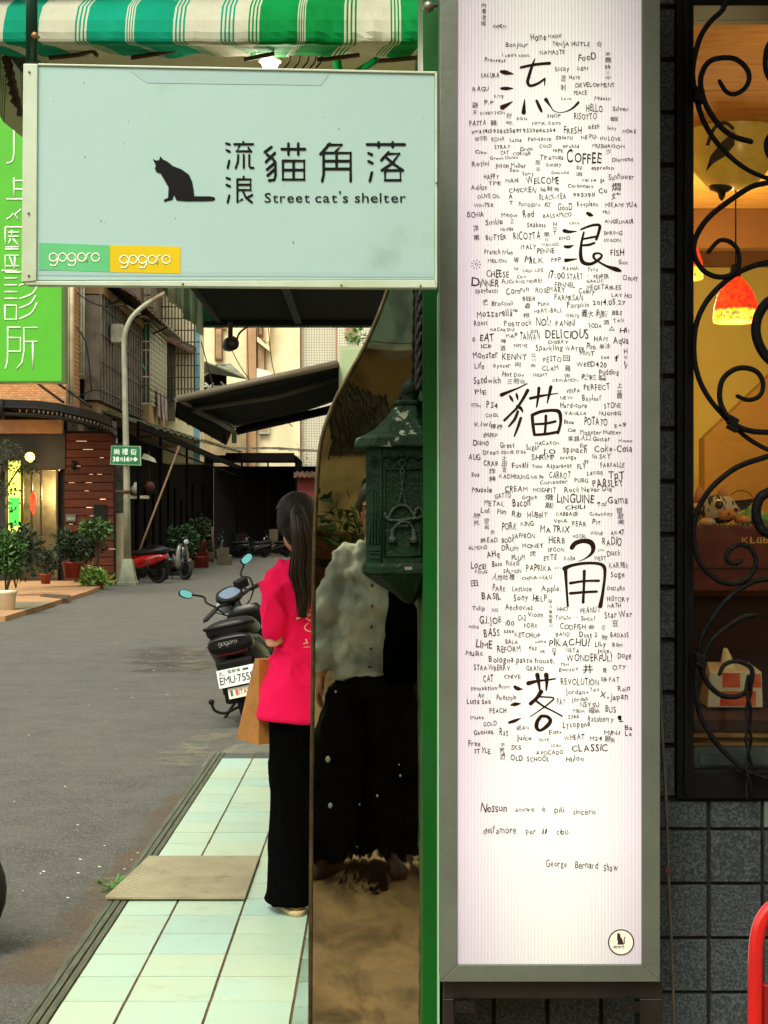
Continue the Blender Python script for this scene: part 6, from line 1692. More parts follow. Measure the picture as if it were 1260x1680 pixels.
for k in range(9):
    f0, f1 = k/9, (k+1)/9; a0 = N0.lerp(F0, f0); a1 = N0.lerp(F0, f1); w0 = P(287, 684, 15).lerp(P(372, 730, 20.5), f0); w1 = P(287, 684, 15).lerp(P(372, 730, 20.5), f1); j = Vector((.02*(k % 2)-.03, 0, -.015*(k % 2))); b.quad(a0+Vector((-.02, 0, 0)), a1+Vector((-.02, 0, 0)), w1+j, w0-j)
b.build('hanging_flap', DC, da)
b = MB(); AL = mat('awning_arm', (70, 66, 56), .6)
for l in ([(318, 670, 15.8), (455, 650, 16), (555, 620, 16)], [(318, 672, 15.9), (360, 692, 18), (382, 706, 19.5)]):
    b.tube([P(*p) for p in l], .035, n=6)
b.build('folding_arm', AL, da)
b = MB(); b.tube([P(388, 707, 20), P(490, 684, 20), P(560, 668, 20)], .055, n=8); b.build('front_bar', DKM, da)
b = MB(); b.tube([N0, N1], .035, n=8); b.tube([N0, F0], .03, n=8); b.build('edge_tube', mat('edge_tube', (84, 74, 60), .6), da)
b = MB(); b.box(P(380, 727, 20), P(388, 705, 20)+Vector((0, .05, 0))); b.build('end_plate', mat('plate_green', (150, 170, 128), .5), da)
# pale green box with the plant, right of the awning
ps = empty('pale_kiosk', (.3, 15, -.1), label='pale green kiosk wall at the right end of the dark awning', cat='kiosk')
b = MB(); b.box((XA(556, 15.5), 15.5, -.1), (2.2, 22, ZA(568, 15.5))); b.build('wall', mat('kiosk_paint', (176, 186, 148), .7, c2=(150, 158, 124), ns=2), ps)
b = MB(); b.box((XA(561, 15.5), 15.46, ZA(640, 15.5)), (1.8, 15.5, ZA(574, 15.5))); b.build('panel', mat('kiosk_panel', (146, 162, 126), .7), ps)
b = MB(); leaves(b, P(584, 553, 16), (.09, .09, .07), 90, .07); tag(b.build('roof_plant', mat('roof_leaf', (70, 110, 40), .6, rnd=.2), loc=P(584, 568, 16)), 'small green plant on top of the pale kiosk', 'plant')
b = MB(); b.box((2.3, 9, -.1), (9, 78, 9)); tag(b.build('right_houses', CREAM, loc=(5, 40, -.1)), 'cream house row on the right hidden behind the shop front', 'building')

# --- plants on the left
LEAF = mat('leaf_dark', (18, 36, 14), .6, c2=(34, 60, 22), ns=3, rnd=.1); LEAF2 = mat('leaf_mid', (40, 72, 24), .55, c2=(60, 96, 34), ns=4); LEAFV = mat('leaf_variegated', (150, 184, 84), .5, c2=(70, 120, 44), ns=9, lo=.45, hi=.55); STEM = mat('stem', (70, 56, 38), .9)
TC = mat('terracotta', (150, 62, 34), .8, c2=(120, 48, 28), ns=5); RPOT = mat('red_glaze', (110, 28, 20), .3)
def pot_plant(px, pyb, Y, pr, ph, crad, cz, n, ls, potm, leafm, label, potname='pot', droop=0, blobs=3, grp='potted plants in front of the corner house'):
    crad = tuple(v*.88 for v in crad); cz *= .93
    zg = ZA(pyb, Y); c = Vector((XA(px, Y), Y, zg)); t = empty('potted_plant', c, label=label, cat='plant', group=grp)
    if pr: b = MB(); b.lathe(c, [(pr*.75, 0), (pr*.95, ph*.85), (pr*1.05, ph*.87), (pr*1.05, ph), (pr*.9, ph), (pr*.85, ph*.9), (.01, ph*.9)], n=18); b.build(potname, potm, t)
    b = MB()
    for i in range(blobs):
        o_ = Vector((random.uniform(-1, 1)*crad[0]*.4, random.uniform(-1, 1)*crad[1]*.4, random.uniform(-1, 1)*crad[2]*.35)) if blobs > 1 else Vector((0, 0, 0))
        leaves(b, c+Vector((0, 0, cz))+o_, tuple(v*.8 for v in crad), n//blobs, ls, droop)
    b.build('foliage', leafm, t)
    b = MB()
    for i in range(5): b.tube([c+Vector((0, 0, ph*.8)), c+Vector((random.uniform(-.5, .5)*crad[0], random.uniform(-.3, .3)*crad[1], cz))], .012, n=5)
    b.build('stem', STEM, t); return t
pot_plant(10, 1010, 27.5, .19, .46, (.42, .35, .5), 1.1, 1500, .12, mat('white_planter', (214, 208, 186), .6, c2=(196, 188, 164), ns=3), LEAF2, 'bushy green plant in a white round planter at the left edge', blobs=4)
pot_plant(26, 968, 33, .0, .05, (.55, .5, .65), .9, 1500, .13, TC, LEAF, 'dark bush beside the glowing yellow sign', blobs=4)
pot_plant(118, 948, 38, .24, .4, (.5, .5, .45), .85, 1100, .15, RPOT, LEAF, 'dark drooping fern in a red glazed pot before the wood wall', droop=.6)
pot_plant(140, 952, 40.5, .0, .05, (.6, .5, .5), 1.0, 1300, .14, RPOT, LEAF, 'middle dark green bush before the wood wall')
pot_plant(160, 955, 40, .18, .3, (.55, .5, .35), 1.5, 900, .16, RPOT, LEAF2, 'taller umbrella leaved plant nearest the lamp post')
pot_plant(160, 964, 38.5, .15, .12, (.5, .4, .3), .3, 520, .17, TC, LEAFV, 'low plant with yellow green variegated leaves by the drain cover')
pot_plant(302, 940, 52, .24, .5, (.62, .6, .62), 1.2, 1500, .17, mat('orange_pot', (176, 62, 26), .7), mat('leaf_shade', (34, 84, 34), .6, c2=(26, 62, 28), ns=3), 'leafy shrub in an orange plastic pot beside the scooters', grp='potted plants at the market shed')
pot_plant(328, 922, 56, .2, .2, (.45, .4, .6), 1.3, 700, .17, TC, LEAF, 'dark shrub just right of the orange pot under the shed', grp='potted plants at the market shed')
tr_ = empty('overhanging_tree', P(-30, 900, 35), label='thin leafy tree overhanging the glowing sign at the left edge', cat='tree')
b = MB(); b.tube([P(-30, 960, 35), P(-22, 850, 35), P(5, 760, 35)], [.06, .05, .03], n=6); b.tube([P(-22, 850, 35), P(30, 770, 35), P(60, 760, 35)], [.03, .02, .01], n=5); b.build('trunk', STEM, tr_)
b = MB()
for px, py, r_, n_ in ((5, 740, .45, 420), (28, 762, .35, 260), (50, 768, .22, 110), (0, 800, .4, 300), (15, 830, .2, 60)): leaves(b, P(px, py, 35), (r_, r_, r_*.6), n_, .10, .3)
b.build('crown', mat('leaf_olive', (62, 70, 36), .6, rnd=.1, c2=(44, 52, 28), ns=3), tr_)
b = MB(); c = P(360, 919, 66); b.lathe(c, [(.15, 0), (.19, .42), (.2, .42), (.2, .44), (.17, .43), (.15, .1)], n=18); bk_ = b.build('bucket', mat('bucket_white', (186, 190, 170), .5), None, loc=c); tag(bk_, 'white plastic bucket with a green patch on the asphalt', 'bucket')
b = MB(); b.box((c.x-.08, c.y-.196, c.z+.1), (c.x+.06, c.y-.185, c.z+.32)); b.build('label', mat('bucket_green', (60, 140, 90), .6), bk_)
b = MB(); b.box(P(333, 917, 60), P(350, 906, 60)+Vector((0, .4, 0))); tag(b.build('crate', mat('crate_brown', (84, 58, 42), .8, c2=(60, 40, 30), ns=4), loc=P(341, 917, 60), bev=.02), 'low brown crate between the shrub and the white bucket', 'crate')
ck = empty('wooden_frame', P(343, 912, 61), label='old wooden frame leaning behind the brown crate', cat='frame')
b = MB()
for l in ([(334, 866), (336, 910)], [(348, 864), (350, 912)], [(333, 880), (350, 878)], [(331, 892), (345, 915)]): b.tube([P(x, y, 61) for x, y in l], .05, n=5)
b.build('timber', mat('old_timber', (92, 74, 54), .9), ck)
# clutter in the dark under the sheds
rq = random.Random(21)
CL = [mat('clutter_a', (52, 30, 22), .8, spec=.1), mat('clutter_b', (34, 40, 38), .8, spec=.1), mat('clutter_c', (84, 78, 64), .8, spec=.1), mat('clutter_d', (70, 22, 18), .8, spec=.1)]
kinds = [('stacked_box', 'box', 'boxes and bins under the market sheds'), ('storage_bin', 'bin', 'boxes and bins under the market sheds')]
spots = [(250, 47.5, .5), (262, 49, .9), (356, 62, .7), (318, 58, 1.1), (392, 79, 1.2), (404, 79.5, .8), (440, 80.2, 1.4), (468, 79.5, .9), (425, 80.5, .7), (380, 76, 1.3)]
side = ['red brown', 'dark teal', 'dull beige', 'dark red']
for i, (px, Y, h) in enumerate(spots):
    x = max(XA(px, Y), -8.3); w_ = rq.uniform(.35, .7); nm, ct, gp = kinds[i % 2]
    b = MB(); b.box((x, Y, -.1), (x+w_, Y+.4, -.1+h*.55)); 
    if i % 2 == 0: b.box((x+.05, Y+.03, -.1+h*.56), (x+w_*.8, Y+.38, -.1+h))
    else: b.lathe((x+w_/2, Y+.2, -.1+h*.56), [(w_*.35, 0), (w_*.4, h*.3), (w_*.42, h*.32)], n=10)
    tag(b.build(nm, CL[i % 4], None, loc=(x+w_/2, Y+.2, -.1), bev=.015), '%s %s in the dark shed %s' % (side[i % 4], ct, ('just right of the lamp post', 'left of the navy scooter', 'left of the white bucket', 'behind the orange potted shrub', 'left of the end shed post', 'right beside the end shed post', 'in the middle of the end shed', 'at the right end of the shed', 'behind the left black scooter', 'right of the white bucket')[i]), ct, gp)

# air conditioners, wires and laundry on the old facade
AC = mat('ac_housing', (176, 172, 156), .6, c2=(130, 124, 108), ns=3)
for (y, z, lb_) in ((45.4, 6.9, 'weathered air conditioner on the old house nearest the brick house'), (49.6, 3.6, 'weathered air conditioner low on the old house behind the lamp post'), (57.5, 6.4, 'weathered air conditioner beside the white lattice cage')):
    t = empty('air_conditioner', (FX+.9, y, z), label=lb_, cat='air conditioner', group='air conditioners on the old houses')
    b = MB(); b.box((FX+.7 if y < 50 and z > 5 else FX+.02, y, z), (FX+1.05 if z > 5 and y < 50 else FX+.4, y+.8, z+.55)); b.build('housing', AC, t, bev=.02)
    xo = FX+1.055 if z > 5 and y < 50 else FX+.405; b = MB()
    for i in range(5): b.tube([Vector((xo, y+.4+.2*math.cos(a_*.7854)*(i+1)/5, z+.27+.2*math.sin(a_*.7854)*(i+1)/5)) for a_ in range(9)], .008, n=4)
    b.build('fan_grille', DKM, t)
b = MB()
for l in ([(122, 655), (160, 640), (205, 668), (240, 690)], [(125, 480), (160, 500), (205, 500)], [(206, 600), (250, 640), (300, 660), (345, 640)], [(110, 520), (140, 560), (150, 640)], [(330, 560), (350, 640), (352, 690)]):
    b.tube(smoothline([P(x, y, 43.5 if x < 210 else 50) for x, y in l], 5), .018, n=4)
tag(b.build('overhead_wires', mat('wire_black', (14, 13, 12), .7), loc=P(160, 640, 44)), 'sagging black wires along the old house fronts', 'wire')
b = MB()
for i, (x, c_) in enumerate(((.0, 0), (.5, 1), (.9, 0))): b.quad((FX+1.0, 53+x*2, 6.2), (FX+1.0, 53.7+x*2, 6.2), (FX+1.02, 53.72+x*2, 5.2-.2*c_), (FX+1.05, 53+x*2, 5.3))
tag(b.build('laundry', mat('laundry_grey', (170, 160, 150), .9, c2=(120, 90, 90), ns=2), loc=(FX+1, 54, 5.5)), 'grey laundry hanging behind the white lattice cage', 'laundry')
for sp_, (px, pyb, Y, lb_) in enumerate(((248, 935, 48, 'small dark pot plant under the shed right of the red scooter'), (345, 921, 62, 'small dark pot plant beside the brown crate'), (75, 958, 37.5, 'small pot plant at the foot of the glass door'))):
    pot_plant(px, pyb, Y, .14, .25, (.3, .3, .35), .6, 420, .12, TC, LEAF, lb_, blobs=2, grp='potted plants in front of the corner house' if sp_ == 2 else 'potted plants at the market shed')
# ================================================================== SCOOTERS
TY = mat('tyre_rubber', (14, 14, 14), .8, bump=.2, bs=90); SK = mat('scooter_black', (7, 7, 8), .35, spec=.35, c2=(11, 12, 13), ns=6); RIM = mat('rim_dark', (40, 40, 42), .35, metal=.7); SEATM = mat('seat_vinyl', (11, 11, 11), .42, spec=.35, bump=.12, bs=120)
CHR = mat('chrome', (150, 150, 146), .2, metal=1); MIRG = mat('mirror_glass', (120, 205, 225), .12, metal=.5); PLW = mat('plate_white', (214, 218, 214), .4)
def scooter(label, body=SK, shield=None, steer=0, plate=False, mat_seat=SEATM, group='scooters parked along the street', lean=0):
    r = empty('scooter', (0, 0, 0), label=label, cat='scooter', group=group); shield = shield or body
    for yy, nm in ((-.62, 'rear_wheel'), (.66, 'front_wheel')):
        Mw = Matrix.Translation((0, yy, .25)) @ Matrix.Rotation(R(90), 4, 'Y')
        b = MB(); b.loft([(0, 0, -.052, .205, .205), (0, 0, -.045, .238, .238), (0, 0, -.02, .25, .25), (0, 0, .02, .25, .25), (0, 0, .045, .238, .238), (0, 0, .052, .205, .205), (0, 0, .04, .17, .17), (0, 0, -.04, .17, .17), (0, 0, -.052, .205, .205)], n=28, M=Mw, cap=False); w_ = b.build(nm, TY, r)
        b = MB(); b.loft([(0, 0, -.03, .17, .17), (0, 0, -.01, .16, .16), (0, 0, -.012, .05, .05), (0, 0, .012, .05, .05), (0, 0, .01, .16, .16), (0, 0, .03, .17, .17)], n=20, M=Mw)
        for k in range(5): a = k*1.2566; b.tube([Mw @ Vector((.04*math.cos(a), .04*math.sin(a), 0)), Mw @ Vector((.17*math.cos(a), .17*math.sin(a), 0))], .014, n=5)
        b.build('rim', RIM, w_)
    b = MB(); b.loft([(0, -.93, .66, .07, .03), (0, -.90, .66, .12, .07), (0, -.80, .65, .165, .11), (0, -.6, .60, .18, .15), (0, -.35, .55, .185, .18), (0, -.1, .48, .17, .18), (0, .05, .40, .15, .14), (0, .1, .36, .12, .10)], n=22, e=2.6, axis='y'); body_o = b.build('body', body, r)
    b = MB()
    for s_ in (-1, 1): b.tube(smoothline([(s_*.175, -.82, .70), (s_*.19, -.55, .62), (s_*.19, -.2, .52), (s_*.17, .05, .38)], 4), .008, n=5)
    b.build('side_trim', GREYM if body is SK else CHR, body_o)
    b = MB(); b.loft([(0, -.93, .80, .10, .035), (0, -.90, .80, .155, .075), (0, -.6, .795, .17, .08), (0, -.4, .76, .165, .075), (0, -.1, .745, .14, .065), (0, .02, .74, .10, .045), (0, .05, .73, .06, .02)], n=20, e=2.8, axis='y'); b.build('seat', mat_seat, r)
    b = MB(); b.tube(smoothline([(-.15, -.62, .80), (-.165, -.85, .83), (-.1, -.96, .83), (.1, -.96, .83), (.165, -.85, .83), (.15, -.62, .80)], 4), .014, n=7); b.build('grab_rail', DKM, r)
    b = MB(); b.box((-.16, .02, .27), (.16, .42, .33)); b.loft([(0, -.35, .30, .11, .1), (0, -.1, .28, .13, .09), (0, .1, .28, .13, .06)], n=12, axis='y', e=3); b.build('floorboard', DKM, r, bev=.01)
    b = MB(); b.loft([(0, .42, .26, .13, .05), (0, .43, .35, .19, .055), (0, .44, .5, .215, .05), (0, .42, .68, .2, .05), (0, .38, .85, .15, .06), (0, .36, .93, .1, .06)], n=20, e=2.6); b.build('leg_shield', shield, r)
    b = MB(); b.loft([(0, .44, .50, .10, .06), (0, .47, .6, .1, .08), (0, .46, .78, .1, .09), (0, .42, .9, .07, .06)], n=14); b.build('front_cowl', body, r)
    Ms = Matrix.Translation((0, .48, .6)) @ Matrix.Rotation(steer, 4, Vector((0, -.45, .89))) @ Matrix.Translation((0, -.48, -.6)); T = lambda *p: Ms @ Vector(p)
    b = MB()
    for s_ in (-1, 1): b.tube([T(s_*.075, .66, .25), T(s_*.07, .52, .66)], .02, n=7)
    b.loft([(0, .50, .42, .07, .03), (0, .6, .5, .075, .03), (0, .72, .52, .07, .03), (0, .84, .46, .05, .02)], n=10, axis='y'); b.build('fork', body, r)
    b = MB(); b.tube([T(0, .46, .6), T(0, .38, 1.0)], .035, n=10); hb = smoothline([T(-.36, .27, .99), T(-.2, .33, 1.02), T(-.06, .38, 1.0), T(.06, .38, 1.0), T(.2, .33, 1.02), T(.36, .27, .99)], 4); b.tube(hb, .013, n=8); h = b.build('handlebar', DKM, r)
    for s_ in (-1, 1):
        b = MB(); b.tube([T(s_*.25, .305, 1.01), T(s_*.37, .265, .99)], .02, n=10, cap='round'); b.build('grip', TY, h)
        b = MB(); b.tube(smoothline([T(s_*.17, .37, 1.0), T(s_*.24, .39, .995), T(s_*.34, .36, .97)], 3), .008, n=5); b.build('brake_lever', CHR if body is not SK else DKM, h)
        b = MB(); b.tube(smoothline([T(s_*.19, .35, 1.03), T(s_*.22, .38, 1.1), T(s_*.19, .42, 1.15), T(s_*.27, .42, 1.22)], 4), .009, n=6)
        mc = T(s_*.31, .42, 1.25); Mm = Matrix.Translation(mc) @ Matrix.Rotation(steer, 4, 'Z') @ Matrix.Rotation(R(90), 4, 'X') @ Matrix.Rotation(s_*R(28), 4, 'Z')
        b.loft([(0, 0, -.014, .04, .02), (0, 0, -.008, .058, .034), (0, 0, .010, .060, .036)], n=18, e=2.6, M=Mm); mm_ = b.build('mirror', DKM, h)
        b = MB(); b.loft([(0, 0, .011, .055, .031), (0, 0, .0125, .054, .030)], n=18, e=2.6, M=Mm); b.build('mirror_glass', MIRG, mm_)
    b = MB(); Mi = Ms @ Matrix.Translation((0, .41, 1.05)) @ Matrix.Rotation(R(38), 4, 'X')
    b.loft([(0, .01, -.07, .07, .06), (0, .0, -.02, .11, .09), (0, 0, .03, .105, .085)], n=20, e=2.4, M=Mi); ins = b.build('instrument_pod', SK, h)
    b = MB(); b.loft([(0, -.005, .031, .085, .066), (0, -.005, .034, .083, .064)], n=20, e=2.6, M=Mi); b.build('display', mat('display_glass', (90, 104, 124), .12), ins)
    b = MB()
    for s_ in (-1, 1):
        b.tube(smoothline([T(s_*.18, .35, 1.0), T(s_*.13, .40, .93), T(s_*.05, .48, .86), T(s_*.03, .46, .7)], 4), .006, n=5); b.tube(smoothline([T(s_*.2, .36, 1.02), T(s_*.15, .5, 1.0), T(s_*.05, .52, .9)], 4), .005, n=5)
    b.build('cable', DKM, h)
    b = MB(); b.box((-.05, .0, -.03), (.05, .06, .05), Ms @ Matrix.Translation((.13, .36, 1.07)) @ Matrix.Rotation(R(25), 4, 'X')); b.tube([T(.13, .36, 1.0), T(.13, .38, 1.08)], .01, n=6); b.build('phone_mount', DKM, h, bev=.004)
    for s_ in (-1, 1):
        b = MB(); b.tube([(s_*.14, -.52, .2), (s_*.15, -.42, .56)], .028, n=10); b.tube([(s_*.14, -.50, .27), (s_*.147, -.44, .5)], .036, n=10); b.build('shock_absorber', DKM, r)
        b = MB(); b.hexa([(s_*.10, -.7, .2), (s_*.13, -.7, .2), (s_*.15, .1, .26), (s_*.11, .1, .26), (s_*.10, -.7, .36), (s_*.15, -.7, .36), (s_*.18, .1, .42), (s_*.11, .1, .42)]); b.build('side_panel', DKM, r, bev=.01)
    b = MB(); b.ball(Ms @ Vector((0, .53, .98)), (.08, .04, .07), n=14, m=8); b.build('headlight', mat('headlight_glass', (150, 160, 165), .1), ins)
    b = MB(); b.loft([(0, -.955, .62, .1, .012), (0, -.935, .62, .11, .028), (0, -.90, .62, .11, .03)], n=14, e=3, axis='y'); b.build('tail_light', mat('tail_red', (70, 10, 10), .2), r)
    b = MB(); b.hexa([(-.05, -.80, .36), (.05, -.80, .36), (.05, -.55, .5), (-.05, -.55, .5), (-.07, -.93, .52), (.07, -.93, .52), (.07, -.75, .6), (-.07, -.75, .6)]); b.hexa([(-.075, -.93, .22), (.075, -.93, .22), (.08, -.91, .22), (-.08, -.91, .22), (-.13, -.96, .55), (.13, -.96, .55), (.12, -.92, .57), (-.12, -.92, .57)])
    b.tube(smoothline([(0, -.9, .25), (.0, -.86, .12), (0, -.75, .1)], 3), .03, n=6); b.build('rear_fender', DKM, r, bev=.006)
    b = MB(); b.tube(smoothline([(-.1, -.15, .22), (-.22, -.22, .08), (-.27, -.25, .01)], 3), .012, n=6); b.box((-.3, -.27, 0), (-.24, -.22, .012)); b.build('side_stand', DKM, r)
    if plate:
        Mp = Matrix.Translation((0, -.975, .43)) @ Matrix.Rotation(R(80), 4, 'X')
        b = MB(); b.box((-.13, -.07, 0), (.13, .07, .004), Mp); p_ = b.build('number_plate', PLW, r, bev=.001)
        BKT = mat('plate_text', (24, 28, 34), .5)
        b = MB(); word(b, 'EMU·7555', Mp @ Matrix.Translation((-.118, -.045, .006)), .236, .062, off=.012, gap=.06); word(b, '電動車', Mp @ Matrix.Translation((-.055, .032, .006)), .09, .026); word(b, '臺', Mp @ Matrix.Translation((-.115, .036, .006)), .022, .02); b.build('plate_lettering', BKT, p_)
        b = MB(); b.box((-.12, .026, .0045), (-.07, .03, .006), Mp); b.box((.05, .036, .0045), (.09, .052, .006), Mp); b.build('plate_mark', BKT, p_)
        Mq = Matrix.Translation((.02, -.965, .305)) @ Matrix.Rotation(R(80), 4, 'X')
        b = MB(); b.box((-.1, -.042, 0), (.1, .042, .004), Mq); q_ = b.build('country_plate', mat('ivory_plate', (220, 208, 190), .5), r, bev=.001)
        for k, cc_ in ((0, ('flag_green', (40, 100, 60))), (1, ('flag_white', (220, 214, 200))), (2, ('flag_red', (196, 70, 44)))):
            b = MB(); b.box((-.085+k*.018, -.022, .0045), (-.067+k*.018, .022, .006), Mq); b.build('flag_band', mat(*cc_), q_)
        b = MB(); word(b, 'ITALIA', Mq @ Matrix.Translation((-.026, -.02, .006)), .11, .042, off=.006, gap=.07); b.build('country_lettering', mat('brown_text', (110, 60, 40), .5), q_)
        Mg = Matrix.Translation((0, -.965, .70)) @ Matrix.Rotation(R(62), 4, 'X')
        b = MB(); b.loft([(0, -.99, .70, .14, .04), (0, -.95, .69, .155, .075), (0, -.88, .68, .165, .09)], n=18, e=3, axis='y'); tc_ = b.build('tail_cowl', SK, r)
        b = MB(); gogoro(b, -71, 0, 1, lambda x, y: Vector((x*.00095-.01, -.998, .70-y*.00095)), .0026); b.build('maker_lettering', mat('silver_text', (130, 130, 124), .3, metal=.5), tc_)
        b = MB(); c0 = smoothline([(-.12, -.86, .30), (-.2, -.9, .2), (-.22, -.88, .12)], 3)
        b.tube(smoothline([(-.05, -.85, .18), (-.14, -.9, .16), (-.2, -.93, .2), (-.21, -.93, .26)], 4), .011, n=7); b.ball((-.21, -.93, .27), .022, n=10, m=8); b.build('kick_arm', DKM, r)
        b = MB(); b.ball((.17, .1, .72), (.05, .03, .05), n=12); b.build('blue_cap', mat('cap_blue', (90, 170, 190), .4), r)
    r['lean'] = lean
    return r
def place(r, x, y, heading, lean, z=RZ): r.location = (x, y, z); r.rotation_euler = (0, lean, heading); r.rotation_mode = 'XYZ'
# the near black scooter; heading 0 = away from camera, lean to its left
s1 = scooter('black scooter with plate EMU-7555 parked beyond the end of the tiled pavement', plate=True, steer=R(42))
s1.rotation_mode = 'XYZ'; M_ = Matrix.Translation((XA(423, 12.6), 13.0, RZ)) @ Matrix.Rotation(R(-2), 4, 'Z') @ Matrix.Rotation(R(-12), 4, 'Y') @ Matrix.Diagonal((1.15, 1, 1, 1)); s1.matrix_world = M_
REDB = mat('scooter_red', (150, 14, 16), .25, coat=.7); WHB = mat('scooter_silver', (96, 96, 90), .35, coat=.4)
s2 = scooter('red scooter parked behind the street lamp post', body=REDB, steer=R(10)); s2.matrix_world = Matrix.Translation((XA(224, 42.9), 42.9, RZ)) @ Matrix.Rotation(R(66), 4, 'Z') @ Matrix.Rotation(R(-8), 4, 'Y') @ Matrix.Scale(1.14, 4)
s3_ = scooter('silver fronted scooter standing right of the red scooter', body=mat('scooter_navy', (22, 28, 36), .3, coat=.5), shield=WHB); s3_.matrix_world = Matrix.Translation((XA(277, 45.5), 45.8, RZ)) @ Matrix.Rotation(R(222), 4, 'Z') @ Matrix.Rotation(R(-8), 4, 'Y') @ Matrix.Scale(1.14, 4)
far = [(205, 47, 60, 'red scooter half hidden behind the lamp post and cabinet', s2), (378, 74, 80, 'dark scooter parked behind the white bucket', s3_), (415, 76, 120, 'black scooter deep under the end shed, left of two', s1), (452, 77, 70, 'black scooter deep under the end shed nearest the woman', s1)]
for px, Y, a, lb_, src in far:
    c = copy_tree(src); c['label'] = lb_; c.matrix_world = Matrix.Translation((XA(px, Y), Y, RZ)) @ Matrix.Rotation(R(a), 4, 'Z') @ Matrix.Rotation(R(-8), 4, 'Y')
    if src is s1:
        for ch in list(c.children_recursive):
            if ch.name.split('.')[0] in ('number_plate', 'country_plate', 'plate_lettering', 'plate_mark', 'country_lettering', 'flag_band', 'maker_lettering', 'blue_cap'): bpy.data.objects.remove(ch)
sE = copy_tree(s3_); sE['label'] = 'dark scooter at the left edge of the photo with only its wheel showing'; sE.matrix_world = Matrix.Translation((-2.275, 5.68, RZ)) @ Matrix.Rotation(R(-88), 4, 'Z') @ Matrix.Rotation(R(4), 4, 'Y')

# ================================================================== PEOPLE
SKIN = mat('skin', (196, 142, 112), .5, c2=(180, 124, 96), ns=12, spec=.4); HAIR = mat('hair_dark', (9, 5, 4), .5, spec=.25, c2=(24, 13, 9), ns=40, stretch=(6, 6, .4), bump=.4, bs=80)
def limb(b, pts, n=14):  # pts: (x,y,z,r)
    v = [Vector(p[:3]) for p in pts]; b.tube(v, [p[3] for p in pts], n=n, cap='round')
def hand(b, wrist, d, palm_n, s=1.0, curl=.5, side=1):
    d = Vector(d).normalized(); n_ = Vector(palm_n); n_ = (n_-d*n_.dot(d)).normalized(); t = d.cross(n_).normalized()*side; w_ = Vector(wrist)
    pc_ = w_+d*.045*s
    for k in range(4):  # palm
        o = (k-1.5)*.018*s; b.tube([w_+t*o*.6, w_+d*.04*s+t*o, w_+d*.082*s+t*o*1.1], [.014*s, .0145*s, .0115*s], n=8, cap='round')
    for k, L_ in enumerate((.068, .078, .073, .058)):
        o = (k-1.5)*.0195*s; p = w_+d*.082*s+t*o; dd = d.copy(); pts = [p-d*.01*s, p]
        for j in range(3):
            a = curl*(.45+.35*j); dd = (dd*math.cos(a)+n_*math.sin(a)).normalized(); p = p+dd*L_*s/(2.4+.5*j); pts.append(p)
        b.tube(pts, [.0088*s, .009*s, .0085*s, .008*s, .0068*s], n=8, cap='round')
    q0 = w_+d*.02*s-t*.022*s; q1 = q0+d*.025*s-t*.022*s+n_*.01*s; q2 = q1+d*.030*s-t*.006*s+n_*.012*s; b.tube([q0, q1, q2, q2+d*.022*s+n_*.004*s], [.013*s, .0115*s, .0095*s, .008*s], n=8, cap='round')
def head(b, c, s=1.0):  # face towards +y
    b.ball((c[0], c[1]-.005, c[2]+.025*s), (.073*s, .092*s, .092*s), n=22, m=16); b.ball((c[0], c[1]+.022*s, c[2]-.045*s), (.055*s, .062*s, .068*s), n=18, m=12)
    b.tube([(c[0], c[1]+.083*s, c[2]+.02*s), (c[0], c[1]+.096*s, c[2]-.008*s), (c[0], c[1]+.104*s, c[2]-.025*s)], [.007*s, .009*s, .012*s], n=8, cap='round')
    b.ball((c[0], c[1]+.072*s, c[2]-.095*s), (.022*s, .02*s, .017*s), n=10)
    for e in (-1, 1): b.ball((c[0]+e*.073*s, c[1]-.002, c[2]), (.011*s, .018*s, .03*s), n=10)
    b.tube([(c[0]-.05*s, c[1]+.068*s, c[2]+.03*s), (c[0], c[1]+.082*s, c[2]+.035*s), (c[0]+.05*s, c[1]+.068*s, c[2]+.03*s)], .011*s, n=8)
def face_bits(par, c, s=1.0):
    for e in (-1, 1):
        b = MB(); b.ball((c[0]+e*.031*s, c[1]+.076*s, c[2]+.008*s), .0115*s, n=12); o = b.build('eye', mat('eye_white', (220, 214, 205), .3), par)
        b = MB(); b.ball((c[0]+e*.031*s, c[1]+.083*s, c[2]+.008*s), .0062*s, n=10); b.build('iris', mat('iris_brown', (34, 20, 14), .2), o)
    b = MB(); b.ball((c[0], c[1]+.087*s, c[2]-.052*s), (.024*s, .008, .007*s), n=12); b.build('mouth', mat('lip', (150, 74, 66), .5), par)
    b = MB()
    for e in (-1, 1): b.tube([(c[0]+e*.016, c[1]+.091*s, c[2]+.034*s), (c[0]+e*.034, c[1]+.088*s, c[2]+.038*s), (c[0]+e*.05, c[1]+.076*s, c[2]+.032*s)], .003, n=5)
    b.build('eyebrow', HAIR, par)
def folds(o, amp, sc, along=1, seed=0):
    me = o.data; me.update(); nn = [v.normal.copy() for v in me.vertices]
    for v, n_ in zip(me.vertices, nn):
        q = Vector((v.co.x*sc+seed+v.co.z*sc*.5, v.co.y*sc, v.co.z*sc*along)); amp_ = amp*min(1, max(.15, (v.co.z-.78)/.15)) if sc > 8.5 else amp; r_ = 1-2*abs(noise.noise(q)); v.co += n_*amp_*(r_**3-.35)
    me.update()
